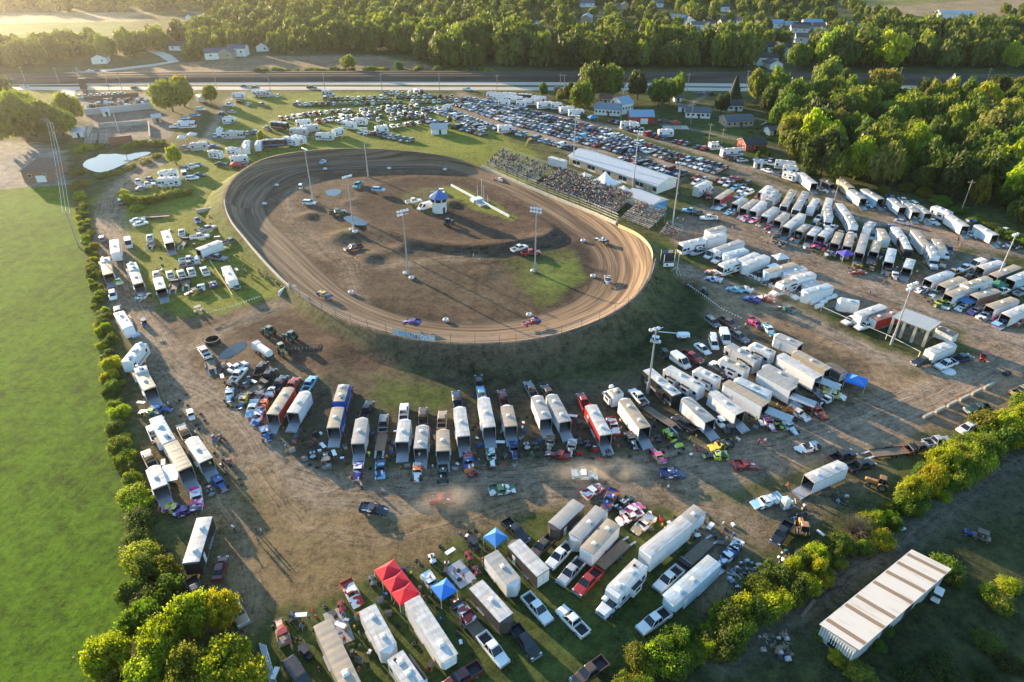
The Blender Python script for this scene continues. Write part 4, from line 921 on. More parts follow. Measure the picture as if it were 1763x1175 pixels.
def quads_mesh(name,V,tone,mat):
    me = bpy.data.meshes.new(name);n = len(V) // 4
    me.vertices.add(len(V));me.vertices.foreach_set('co',V.astype(np.float32).ravel())
    me.loops.add(n * 4);me.loops.foreach_set('vertex_index',np.arange(n * 4,dtype=np.int32));me.polygons.add(n)
    me.polygons.foreach_set('loop_start',np.arange(0,n * 4,4,dtype=np.int32));me.update(calc_edges=True)
    attr(me,'tone','FLOAT',tone);me.materials.append(mat)
    return me
CROWNS = [crown_arrays(s,30 + 5 * (s % 4),3000,.075,ragged=.28,lobe_r=(.12,.34)) for s in range(7)]
CROWN_ME = [quads_mesh('crown',V,t,M['leaf']) for V,t in CROWNS]
FINE_ME = [quads_mesh('crown',*crown_arrays(20 + s,95,8500,.042,ragged=.42,lobe_r=(.07,.21)),M['leaf']) for s in range(4)]
BUSH_ME = [quads_mesh('foliage',*crown_arrays(40 + s,52,5500,.05,ragged=.42,lobe_r=(.09,.28)),M['leaf']) for s in range(5)]
LIGHT = [crown_arrays(60 + s,12,620,.125,lobe_r=(.3,.5)) for s in range(5)]
def conifer():
    rs = np.random.RandomState(4);V,T = [],[]
    for k in range(900):
        z = rs.rand() ** .8;r = (1 - z) * (.75 + .25 * math.sin(z * 40)) + .03;a = rs.rand() * 6.283
        c = np.array([math.cos(a) * r,math.sin(a) * r,z]);o = np.array([math.cos(a),math.sin(a),-.35]);t = np.array([-math.sin(a),math.cos(a),0])
        s = .16 * rs.uniform(.6,1.2);V += [c + o * s,c + t * s * .5,c - o * s * .5 + np.array([0,0,.05]),c - t * s * .5];T += [rs.uniform(.2,.7)] * 4
    return quads_mesh('crown',np.array(V),np.array(T),M['leaf'])
CONIFER_ME = conifer()
def trunk_mesh(seed):
    rr = random.Random(seed);mb = MB()
    mb.cyl((0,0,-.02),(.02,.01,.32),.034,.024,M['bark'],7);top = Vector((.02,.01,.32))
    for k in range(5):
        a = k * 1.26 + rr.random();l = rr.uniform(.25,.5);m = top + Vector((math.cos(a) * l * .35,math.sin(a) * l * .35,l * .55))
        mb.cyl(top - Vector((0,0,.03)),m,.016,.011,M['bark'],5);mb.cyl(m,m + Vector((math.cos(a + .3) * l * .4,math.sin(a + .3) * l * .4,l * .4)),.011,.004,M['bark'],5)
    return mb.build('trunk')
TRUNK_ME = [trunk_mesh(s) for s in range(3)]
TONES = {'olive': (.112,.132,.015),'green': (.070,.098,.015),'dark': (.036,.050,.012),'yellow': (.215,.225,.012),'pale': (.19,.20,.026),'rust': (.16,.145,.036)}
TONEWORD = {'olive': 'olive green','green': 'mid green','dark': 'dark green','yellow': 'yellow-green','pale': 'pale green','rust': 'browning'}
tr_ = random.Random(11)
def jcol(tone): return tuple(c * tr_.uniform(.85,1.15) for c in TONES[tone])
def tree(x,y,h,r,tone,where=None,count=None,label=None,group=None,fine=False,name='tree',me=None,cbase=.18):
    t = thing(name,label,'tree',(x,y,0),tr_.uniform(0,6.28),group)
    if where: reg(t,('tall ' if h > 19 else 'small ' if h < 10 else '') + TONEWORD[tone] + ' tree',where,count)
    a = put('trunk',tr_.choice(TRUNK_ME),t);a.scale = (h * .8,h * .8,h)
    c = put('crown',me or tr_.choice(FINE_ME if fine else CROWN_ME),t,jcol(tone));c.location = (0,0,h * cbase);c.scale = (r,r * tr_.uniform(.78,1.2),h * (1 - cbase));c.rotation_euler = (tr_.uniform(-.1,.1),tr_.uniform(-.1,.1),0)
    return t
def bush(x,y,h,r,tone,where=None,count=None,label=None,group=None,name='bush',adj=''):
    t = put(name,tr_.choice(BUSH_ME),None,jcol(tone),None,(x,y,-.1 * h),tr_.uniform(0,6.28));t.scale = (r * tr_.uniform(.8,1.3),r * tr_.uniform(.65,1.2),h)
    tag(t,label,'bush',group)
    if where: reg(t,adj + ('tall ' if h > 4.5 else 'low ' if h < 2 else '') + TONEWORD[tone] + ' bush',where,count)
    return t
def pick(weights): return tr_.choices(list(weights),list(weights.values()))[0]
def scatter(poly_px,spacing,seed=0,jit=.42):
    P = np.array(gp(poly_px));rs = np.random.RandomState(seed)
    xs,ys = np.meshgrid(np.arange(P[:,0].min(),P[:,0].max(),spacing),np.arange(P[:,1].min(),P[:,1].max(),spacing))
    xs = xs.ravel() + rs.uniform(-jit,jit,xs.size) * spacing;ys = ys.ravel() + rs.uniform(-jit,jit,ys.size) * spacing
    m = inside(xs,ys,P)
    return np.stack([xs[m],ys[m]],1)
MIX = {'olive': 4,'green': 4,'dark': 2,'yellow': 1,'pale': 1.4,'rust': .5}
DARKMIX = {'olive': 4,'green': 4,'dark': 3,'yellow': .8,'pale': 1.2,'rust': .5}
# single trees one can point at: (pixel of the foot,height m,crown radius m,tone,words)
ONE = [
 ((1000,192),15,6.5,'green','broad round tree beside the row of white motorhomes'),((1022,172),20,8,'green','big double-topped tree behind the round tree by the motorhomes'),((1050,172),18,7,'green','big spreading tree towards the road beyond the motorhome row'),((978,178),11,4.5,'dark','dark tree at the edge of the motorhome lawn'),
 ((1097,172),16,5.5,'dark','dark upright tree behind the white farmhouse with the blue-grey roof'),((1133,186),15,7.5,'green','wide green tree above the red barn lawn'),((1166,172),14,4.2,'olive','narrow olive tree beside a tiny white shed'),((1152,178),12,5,'green','green tree between the wide tree and the narrow olive one'),
 ((936,168),8,2.6,'green','small round lawn tree by the highway junction'),((964,176),7,2.6,'olive','small olive tree on the motorhome lawn'),((1240,196),11,4,'dark','dark round tree in front of the white bungalow'),
 ((1302,176),17,7,'olive','tall tree standing by itself next to the spruce'),((1330,186),13,6,'green','yellowing green tree behind the white cottage'),
 ((298,192),16,11,'olive','large spreading willow beside the scrapyard wall'),((318,184),17,7,'rust','thin brownish tree behind the large willow'),((364,178),10,4.5,'olive','round olive tree where the lane meets the highway'),((128,208),13,6.5,'olive','leaning olive tree left of the scrapyard wall'),
 ((48,246),21,12,'olive','huge dense tree beside the power line'),((84,240),16,9,'green','broad green tree next to the huge dense tree'),((8,190),18,7,'dark','dark tall tree by the mown plot'),((110,235),13,7,'olive','bushy olive tree behind the small speedway stand'),((38,205),15,7,'olive','olive tree behind the huge dense tree'),
 ((304,284),8.5,3.4,'yellow','thin yellow tree standing alone beside the pond lane'),((600,122),9,5,'olive','round bushy tree by itself along the tan field'),((687,122),6,2.8,'green','small tree in the scrub along the tan field'),((782,118),11,3.5,'olive','slim tree at the tip of the tan field'),((450,246),6,1.6,'yellow','slim yellow tree among the motorhomes'),((774,214),4.2,1.4,'green','tiny conical tree by the open picnic shelter'),
]
for p,h,r,tone,lab in ONE: tree(*G(*p),h,r,tone,label=lab + '')
t = thing('spruce_tree','dark pointed spruce beside the white cottage','tree',(*G(1262,178),0))
c = put('trunk',TRUNK_ME[0],t);c.scale = (8,8,6);c = put('crown',CONIFER_ME,t,(.022,.034,.016));c.location = (0,0,1);c.scale = (4.4,4.4,13)
# the wood beside the pits
WOODR = [(1310,178),(1375,168),(1440,176),(1560,182),(1700,178),(1800,172),(2000,330),(1830,420),(1763,398),(1700,372),(1650,350),(1600,332),(1540,318),(1500,330),(1440,322),(1380,292),(1352,280),(1345,245),(1330,215)]
pts = scatter(WOODR,9.1,3,.48);pts = pts[np.argsort(pts[:,1])]
lawn = gp([(1560,300),(1575,282),(1650,286),(1690,310),(1640,322)]);cott = gp([(1570,182),(1570,160),(1690,160),(1690,184)])
pts = pts[~inside(pts[:,0],pts[:,1],lawn) & ~inside(pts[:,0],pts[:,1],cott)]
for x,y in pts:
    tone = pick(DARKMIX);h = tr_.uniform(7.5,18)
    if tone == 'yellow' and y > 300: tone = 'olive'
    tree(x,y,h,h * tr_.uniform(.32,.44),tone,'in the wood beside the pits','from the pit side')
for p,h,r,tone,lab in [((1395,262),19,7,'yellow','bright yellow-green tree at the corner of the wood by the cottages'),((1425,268),15,5,'yellow','yellow-green tree second from the cottage corner of the wood'),((1520,296),17,7,'olive','broad olive tree overlooking the pit trailers'),((1690,200),16,7,'yellow','bright yellow tree beside the house by the highway'),((1720,330),20,8,'yellow','large yellow tree leaning over the pit trailers'),((1757,360),18,8,'yellow','brightest yellow tree beside the utility pole'),((1700,262),20,8,'rust','tall browning tree among the yellow ones'),((1416,165),19,8.5,'rust','browning round-topped tree towards the railway'),((1515,168),17,8,'rust','loose browning tree facing the dark railway bank')]:
    tree(*G(*p),h,r,tone,label=lab)
# the woods beyond the railway: the trees along their edges each by themselves,the far mass as one
WOODS = [([(765,122),(700,102),(640,92),(560,90),(450,94),(395,96),(330,104),(300,100),(285,80),(360,40),(440,6),(600,-14),(900,-20),(1200,-22),(1430,-18),(1450,10),(1530,32),(1600,48),(1763,50),(1900,50),(2050,118),(1763,121),(1450,121),(1100,120),(900,121)],11.5,'beyond the railway','from the railway'),
         ([(-260,118),(40,118),(110,112),(175,106),(250,98),(285,84),(262,78),(150,88),(-200,92)],10,'in the far lane grove','from the highway'),
         ([(-300,22),(-300,6),(260,-4),(440,-8),(380,18),(240,22)],15,'beyond the pale far field','from the pale field'),
         ([(1700,25),(1763,20),(1900,20),(1900,40),(1763,38)],13,'beside the far brown field','from the field')]
streets = [gp(p) for p in ([(1340,48),(1530,52),(1530,62),(1340,58)],[(910,66),(1000,62),(1000,72),(910,76)],[(1150,40),(1300,48),(1300,58),(1150,50)],[(590,62),(640,62),(640,72),(590,72)],[(1610,38),(1690,38),(1690,50),(1610,50)],[(360,98),(420,96),(420,104),(360,106)],[(600,-8),(500,-4),(480,8),(620,4)],[(1290,105),(1335,105),(1335,122),(1290,122)],[(1315,88),(1370,88),(1370,100),(1315,100)])]
cand = []
for poly,sp,where,count in WOODS:
    p = scatter(poly,sp,len(poly))
    for s in streets: p = p[~inside(p[:,0],p[:,1],s)]
    town = inside(p[:,0],p[:,1],gp([(880,85),(900,10),(1430,8),(1560,60),(1420,75),(1340,95),(1100,95)]))
    keep = ~town | (np.random.RandomState(5).rand(len(p)) < .45);p = p[keep]
    cand += [(y,x,where,count) for x,y in p]
cand.sort();HX,HY = np.array([G(*p) for p in SPOT if p[1] > 8]).T
farV,farT = [],[]
n_ind = 0;N_TREES = sum(1 for o in COL.objects if o.get('category') == 'tree')
for y,x,where,count in cand:
    dd = np.abs(x - HX);hs_ = (dd < 11) & (y < HY + 4) & (y > HY - 34)
    if hs_.any(): continue
    h = tr_.uniform(11,23) if y < 560 else tr_.uniform(7,15)
    if x > 260 and y > 560: h *= .75
    if x < -130 and y < 560: h *= .72
    h *= 1;r = h * tr_.uniform(.36,.54);tone = pick(MIX)
    if n_ind < 298 - N_TREES:
        tree(x,y,h * 1.08,r,tone,where,count);n_ind += 1
    else:
        V,T = LIGHT[tr_.randrange(5)];a = tr_.uniform(0,6.28);ca,sa = math.cos(a),math.sin(a)
        W = np.stack([(V[:,0] * ca - V[:,1] * sa) * r + x,(V[:,0] * sa + V[:,1] * ca) * r + y,V[:,2] * h * .9 + h * .1],1)
        farV.append(W);farT.append(T + {'olive': .05,'green': -.1,'dark': -.35,'yellow': .6,'pale': .4,'rust': .3}[tone] + tr_.uniform(-.22,.22))
me = quads_mesh('woods',np.concatenate(farV),np.concatenate(farT),M['leaf'])
wd = tag(put('woods',me,None,(.090,.102,.020)),'distant olive and green woods among the houses','woods',None,'stuff')
# scrub along the railway
for k,(x,y) in enumerate(resample(gp([(440,127),(560,124),(640,123),(760,124),(850,127)]),30)):
    bush(x + tr_.uniform(-3,3),y + tr_.uniform(-2,2),tr_.uniform(2,4.5),tr_.uniform(2.5,4.5),pick({'olive': 2,'green': 3,'yellow': .6}),'in the scrub along the railway','from the lane')
# hedge between the mown field and the pits
HEDGE = [((128,330),2.2,1.6),((140,345),2.6,2),((146,362),2.4,1.8),((150,392),2.8,2),((152,405),2,1.6),((148,418),2.6,1.7),((155,432),2,1.6),((158,462),2.6,1.9),((160,478),1.8,1.5),((168,500),1.6,1.4),((168,520),2,1.6),((176,545),1.6,1.4),((178,562),2,1.6),((182,590),1.8,1.4),((187,612),2,1.5),((192,634),3.2,2.3),((198,652),2.2,1.6),((200,674),2.8,1.9),((200,700),2,1.7),((205,715),2.4,1.8),((203,740),2.2,1.7),((205,768),2.6,2),((214,788),2.8,2.1),((222,805),2.4,1.9),((228,828),2.8,2),((232,852),3.2,2.3),((242,872),3.4,2.4),((243,905),3.2,2.5),((246,928),3.0,2.2),((250,965),4.2,2.8),((268,958),3.6,2.2),((285,985),4,2.4),((255,1000),4.2,2.6),((240,1035),3.8,2.2),((262,1048),4.6,2.6),((292,1030),4.2,2.4)]
for k,(p,h,r) in enumerate(HEDGE):
    bush(*G(p[0] + tr_.uniform(-4,4),p[1] + tr_.uniform(-5,5)),h * tr_.uniform(.7,1.25),r * tr_.uniform(.75,1.2),pick({'olive': 4,'green': 3,'yellow': 2}),'in the mown field hedge','from the pond',name='hedge_bush')
for L in resample(gp([(140,345),(152,410),(182,585),(200,700),(210,790),(238,880),(248,960)]),92):
    bush(L[0] + tr_.uniform(-1.6,1.6),L[1] + tr_.uniform(-1.5,1.5),tr_.uniform(.7,2.6),tr_.uniform(.8,1.7),pick({'olive': 3,'yellow': 2,'green': 1}),'at the mown field hedge foot','from the pond',name='hedge_bush')
# trees at the near corner of the mown field
for p,h,r,tone,lab in [((200,1150),7,3.2,'yellow','yellow-green tree reaching out over the mown field corner'),((252,1085),6.5,3.2,'olive','dome of vine-covered tree at the hedge end'),((290,1130),8,3.8,'yellow','large yellow-green tree in the middle of the near thicket'),((340,1090),8.5,3.4,'yellow','upright yellow-green tree beside the parked dark pickups'),((385,1075),7.5,3,'yellow','yellow-green tree touching the tan-roofed pickup'),((262,1190),7,3.6,'yellow','yellow-green tree at the very edge by the field'),((330,1180),8,3.6,'olive','olive tree in the near thicket behind the yellow ones'),((395,1165),8,3.6,'yellow','yellow-green tree at the trailer side of the near thicket'),((430,1195),7,3.2,'yellow','yellow-green tree beside the stacked metal pipes'),((195,1215),5,3.4,'olive','low olive tree cut by the field corner')]:
    tree(*G(*p),h,r,tone,label=lab,fine=True,cbase=.08)
# hedge below the pits
HL = resample(gp([(1052,1235),(1100,1190),(1160,1140),(1230,1098),(1290,1062),(1345,1015),(1400,985),(1440,955),(1500,915),(1555,880),(1600,842),(1650,805),(1700,765),(1763,722),(1850,690)]),62)
for k,(x,y) in enumerate(HL):
    gap = 24 <= k <= 31
    for q in range(1 if gap else 3):
        h = tr_.uniform(1.8,4.6) * (.7 if gap else 1.0 + .25 * (k > 40));bush(x + tr_.uniform(-1.8,1.8),y + tr_.uniform(-2.2,2.2),h,h * tr_.uniform(.45,.7),pick({'olive': 3,'green': 2,'yellow': 2}),'in the hedge below the pits','from the trailer end',name='hedge_bush')
for p,h,r in [((1620,812),6.5,2.8),((1560,862),6.5,2.8),((1595,842),6,2.6),((1720,745),6,2.8),((1755,732),5.5,2.6)]:
    tree(*G(*p),h,r,'yellow','growing out of the hedge below the pits','from the trailer end',fine=True,cbase=.05)
for k,(x,y) in enumerate(resample(HL,70)): bush(x + tr_.uniform(-2.4,2.4),y + tr_.uniform(-2.4,2.4),tr_.uniform(1.2,2.6),tr_.uniform(1.1,2.0),pick({'olive': 3,'green': 2,'yellow': 2}),'at the lower hedge foot','from the trailer end',name='hedge_bush')
# bush clumps elsewhere
for p,h,r,tone in [((222,350),4.5,3,'yellow'),((238,352),3.6,3,'olive'),((256,350),3.4,3,'olive'),((272,347),3.2,3,'olive'),((290,342),3.2,3,'rust'),((305,338),3,2.8,'olive'),((322,334),2.4,2.5,'rust'),((236,362),2.2,2,'yellow'),((215,340),3.5,2.5,'yellow')]:
    bush(*G(*p),h,r,tone,'in the pit lane thicket','from the lane')
for p,h,r,tone in [((140,262),4,3.5,'yellow'),((155,258),3,3,'yellow'),((172,256),2.5,2,'olive'),((225,255),3,3,'olive'),((245,250),3,3.5,'green'),((270,250),3,4,'green'),((200,300),1.8,3,'rust'),((225,290),1.8,3,'olive'),((250,280),2,3,'rust'),((270,272),2,2.6,'olive'),((180,304),1.8,3,'rust'),((135,300),2.5,3,'olive'),((140,320),2.5,3,'rust')]:
    bush(*G(*p),h,r,tone,'on the bank of the pond','from the power line')
for p,h,r,tone in [((1625,985),3.2,2.6,'olive'),((1640,1000),2.4,1.8,'green'),((1700,1025),2.2,2,'yellow'),((1720,1045),2.6,2.4,'olive'),((1735,1012),1.8,1.8,'yellow'),((1440,1135),1.5,1.4,'yellow'),((1460,1150),1.6,1.6,'olive'),((1500,1110),1.6,2,'green'),((1520,1085),1.8,2,'green'),((1560,1040),1.6,2,'dark'),((1590,1018),1.6,2,'green'),((1480,1165),1.6,2,'olive'),((1560,1160),1.6,2.2,'dark'),((1620,1150),1.8,2.4,'dark'),((1700,1110),1.8,2.4,'green'),((1410,1098),1.0,.9,'olive'),((1690,1165),1.5,2,'dark'),((1740,1150),2,2.2,'dark')]:
    bush(*G(*p),h,r,tone,'around the long striped shed','from its far end')
for p in [(1700,395),(1720,405),(1740,412),(1680,382),(1755,425),(1650,366),(1620,350),(1590,338),(1560,328),(1520,332),(1480,330),(1450,328),(1425,318),(1395,300)]:
    bush(*G(*p),tr_.uniform(2.5,4),tr_.uniform(2.5,4),pick({'green': 3,'olive': 3,'yellow': 1}),'along the wood edge by the pits','from the utility pole')
for p in [(1300,222),(1290,228),(1312,230),(1325,240)]: bush(*G(*p),1.2,1.8,'rust','in the rough strip behind the ranch house','from the house')
for p in [(1312,262),(1305,270),(1322,268)]: bush(*G(*p),2.6,1.6,'olive','beside the small red house','from the house')
# a bare,twiggy bush in the lower hedge
mb = MB();r2 = random.Random(9)
for k in range(260):
    a,e,l = r2.uniform(0,6.28),r2.uniform(.35,1.5),r2.uniform(2.,4.2)
    d = Vector((math.cos(a) * math.cos(e),math.sin(a) * math.cos(e),math.sin(e)));m = d * l * .55
    mb.cyl(d * .2,m,.035,.02,M['wood'],3,cap=False)
    for q in range(3): mb.cyl(m,m + (d + Vector((r2.uniform(-.6,.6),r2.uniform(-.6,.6),r2.uniform(-.2,.5)))) * l * .4,.018,.006,M['wood'],3,cap=False)
tag(put('bare_bush',mb.build('bare_bush'),loc=(*G(1468,918),0)),'bare straw-coloured twiggy bush in the lower hedge','bush')
# ---------------------------------------------------------------- vehicles: shapes in metres,+X forward,wheels on z = 0
PT,GL,TY,RM,DK,BK = M['paint'],M['glass'],M['tyre'],M['rim'],M['dark'],M['black']
def hull(mb,secs,mat):
    """secs: (x, z low, z shoulder, half width low, half width shoulder)"""
    mb.loft([[(x,-wl,z0),(x,-wl * 1.02,z0 * .45 + z1 * .55),(x,-ws,z1 - .04),(x,-ws * .86,z1),(x,ws * .86,z1),(x,ws,z1 - .04),(x,wl * 1.02,z0 * .45 + z1 * .55),(x,wl,z0)] for x,z0,z1,wl,ws in secs],mat)
def wheel_mb(r=.36,w=.24):
    mb = MB();mb.cyl((0,-w / 2,0),(0,w / 2,0),r,r,TY,14);mb.cyl((0,-w / 2 - .015,0),(0,w / 2 + .015,0),r * .6,r * .6,RM,10)
    return mb
def house(body,glass,b,t,zb,zt,pillars,mat=PT):
    """cabin: glass sides on rectangle b (x0, x1, half width), roof on rectangle t; painted roof and pillars"""
    (bx0,bx1,bw),(tx0,tx1,tw) = b,t
    lo = [(bx0,-bw,zb),(bx1,-bw * .96,zb),(bx1,bw * .96,zb),(bx0,bw,zb)];hi = [(tx0,-tw,zt),(tx1,-tw,zt),(tx1,tw,zt),(tx0,tw,zt)]
    glass.loft([lo,hi],GL,cap=False)
    body.loft([rect(zt - .03,tx0 - .03,tx1 + .03,-tw - .02,tw + .02,.12),rect(zt + .03,tx0,tx1,-tw + .03,tw - .03,.14),rect(zt + .05,tx0 + .15,tx1 - .15,-tw + .16,tw - .16,.14)],mat)
    for k in range(4): body.bar(lo[k],hi[k],.05,mat)
    for f in pillars:
        for s in (-1,1): body.bar((bx0 + (bx1 - bx0) * f,s * bw * (1 - .04 * f),zb),(tx0 + (tx1 - tx0) * f,s * tw,zt),.055,mat)
def veh_parts(kind):
    B,W = MB(),MB();P = {};extra = []
    if kind == 'pickup':
        L,w,wx,wr = 5.9,.98,(1.85,-1.75),.41
        hull(B,[(-.98,.42,1.12,w,w * .96),(1.2,.42,1.12,w,w * .95),(1.5,.42,1.12,w,w * .93),(2.55,.45,1.02,w * .97,w * .86),(2.85,.5,.92,w * .9,w * .78),(2.93,.55,.8,w * .85,w * .7)],PT)
        for s in (-1,1): B.box(-2.9,-.98,*sorted((s * w,s * (w - .14))),.45,1.15,PT)
        B.box(-2.95,-2.84,-w,w,.5,1.14,PT);B.box(-2.9,-.98,-w + .1,w - .1,.42,.5,PT)
        bed = MB();bed.box(-2.83,-1.0,-w + .145,w - .145,.505,.62,DK);extra.append(('truck_bed',bed))
        house(B,W,(-.92,1.42,.90),(-.70,.55,.70),1.10,1.84,(.02,.47));lx,rx,lz = 2.80,-2.96,.86
        g = MB();g.box(2.86,2.99,-.62,.62,.50,.74,M['chrome']);g.box(2.82,3.02,-.94,.94,.42,.52,M['chrome']);extra.append(('bumper',g))
    elif kind == 'suv':
        L,w,wx,wr = 4.9,.95,(1.5,-1.45),.37
        hull(B,[(-2.42,.5,.85,w * .88,w * .8),(-2.3,.35,1.08,w * .97,w * .92),(1.0,.32,1.08,w,w * .95),(1.35,.32,1.05,w,w * .93),(2.2,.36,.92,w * .96,w * .82),(2.45,.42,.72,w * .85,w * .7)],PT)
        house(B,W,(-2.26,1.35,.88),(-1.95,.45,.68),1.06,1.68,(.30,.62));lx,rx,lz = 2.34,-2.42,.78
    elif kind == 'van':
        L,w,wx,wr = 5.6,1.0,(1.75,-1.7),.38
        hull(B,[(-2.78,.4,1.2,w * .96,w * .94),(-2.7,.35,1.3,w,w),(1.6,.35,1.3,w,w * .97),(2.1,.38,1.12,w * .96,w * .9),(2.72,.45,.9,w * .88,w * .75)],PT)
        house(B,W,(-2.74,2.0,.98),(-2.68,.95,.90),1.28,2.30,(.25,.5,.66));B.box(-2.70,.2,-.965,.965,1.3,2.2,PT);lx,rx,lz = 2.55,-2.78,.82
    else:
        L,w,wx,wr = 4.8,.92,(1.42,-1.4),.33
        hull(B,[(-2.4,.42,.78,w * .86,w * .76),(-2.3,.32,.96,w * .95,w * .86),(-1.3,.28,.99,w,w * .92),(1.0,.28,.96,w,w * .93),(2.1,.3,.78,w * .95,w * .80),(2.42,.36,.58,w * .84,w * .68)],PT)
        house(B,W,(-1.78,1.22,.84),(-1.05,.28,.60),.94,1.42,(.52,));lx,rx,lz = 2.28,-2.38,.66
    out = [('body',B,(0,0,0)),('windows',W,(0,0,0))]
    out += [(n,m,(0,0,0)) for n,m in extra]
    for x in wx:
        for s in (-1,1): out.append(('wheel',wheel_mb(wr),(x,s * (w - .12),wr)))
    for s in (-1,1):
        h = MB();h.box(lx - .12,lx + .10,-.20,.20,-.09,.09,M['lamp']);out.append(('headlight',h,(0,s * (w - .26),lz)))
        h = MB();h.box(rx - .05,rx + .06,-.09,.09,-.14,.14,M['tail']);out.append(('taillight',h,(0,s * (w - .16),lz)))
    return out
def veh_mesh(kind,part): return cached(('vm',kind),lambda: [(n,m.build(n),o) for n,m,o in veh_parts(kind)])
def veh_single(kind):
    def f():
        mb = MB()
        for n,m,o in veh_parts(kind): mb.merge(m,o)
        return mb.build(kind)
    return cached(('vs',kind),f)
COLS = {'white': (.72,.72,.70),'silver': (.38,.39,.40),'grey': (.14,.145,.15),'black': (.014,.014,.016),'red': (.30,.018,.016),'maroon': (.11,.018,.02),'blue': (.025,.07,.24),'navy': (.018,.028,.07),'light blue': (.20,.42,.60),'tan': (.34,.26,.17),'brown': (.09,.055,.035),'green': (.03,.10,.05),'dark green': (.015,.045,.025),'yellow': (.60,.45,.03),'orange': (.60,.14,.02),'pink': (.70,.06,.24),'lime': (.40,.55,.04),'teal': (.05,.30,.32),'purple': (.11,.04,.25),'gold': (.35,.24,.08)}
NAME = {'pickup': 'pickup_truck','suv': 'sport_utility_car','van': 'van','sedan': 'parked_car'}
CAT = {'pickup': 'pickup truck','suv': 'SUV','van': 'van','sedan': 'car'}
FOOT = []
def foot(x,y,rz,hl,hw): FOOT.append((x,y,math.cos(rz),math.sin(rz),hl,hw))
def clear(x,y,r):
    for fx,fy,c,s_,hl,hw in FOOT:
        dx,dy = x - fx,y - fy
        if abs(dx * c + dy * s_) < hl + r and abs(-dx * s_ + dy * c) < hw + r: return False
    return True
def rzof(dx,dy): return math.atan2(dy,dx)
def car(kind,x,y,rz,col,label=None,group=None,full=True,z=0.):
    c = COLS[col] if isinstance(col,str) else col;foot(x,y,rz,2.9,1.05)
    if not full:
        o = put(NAME[kind],veh_single(kind),None,c,None,(x,y,z),rz);return tag(o,label,CAT[kind],group)
    t = thing(NAME[kind],label,CAT[kind],(x,y,z),rz,group)
    for n,me,off in veh_mesh(kind,None): put(n,me,t,c,None,off)
    return t
# ---- trailers and motorhomes
PN,RF = M['panel'],M['roof']
def add_wheels(out,xs,y,r=.38):
    for x in xs:
        for s in (-1,1): out.append(('wheel',wheel_mb(r,.24),(x,s * y,r)))
def vent_mb(w=.36,h=.28,mat=None):
    mb = MB();mb.loft([rect(0,-w,w,-w,w,.08),rect(h * .7,-w * .95,w * .95,-w * .95,w * .95,.08),rect(h,-w * .6,w * .6,-w * .6,w * .6,.08)],mat or M['whitemetal']);return mb
def roof_mb(x0,x1,w,z):
    mb = MB();n = max(2,int((x1 - x0) / 1.2))
    mb.loft([[(x,-w,z),(x,-w,z + .05),(x,-w * .5,z + .10 + .015 * (k % 2)),(x,0,z + .115 + .02 * (k % 2)),(x,w * .5,z + .10 + .015 * (k % 2)),(x,w,z + .05),(x,w,z)] for k,x in enumerate(np.linspace(x0,x1,n + 1))],RF)
    return mb
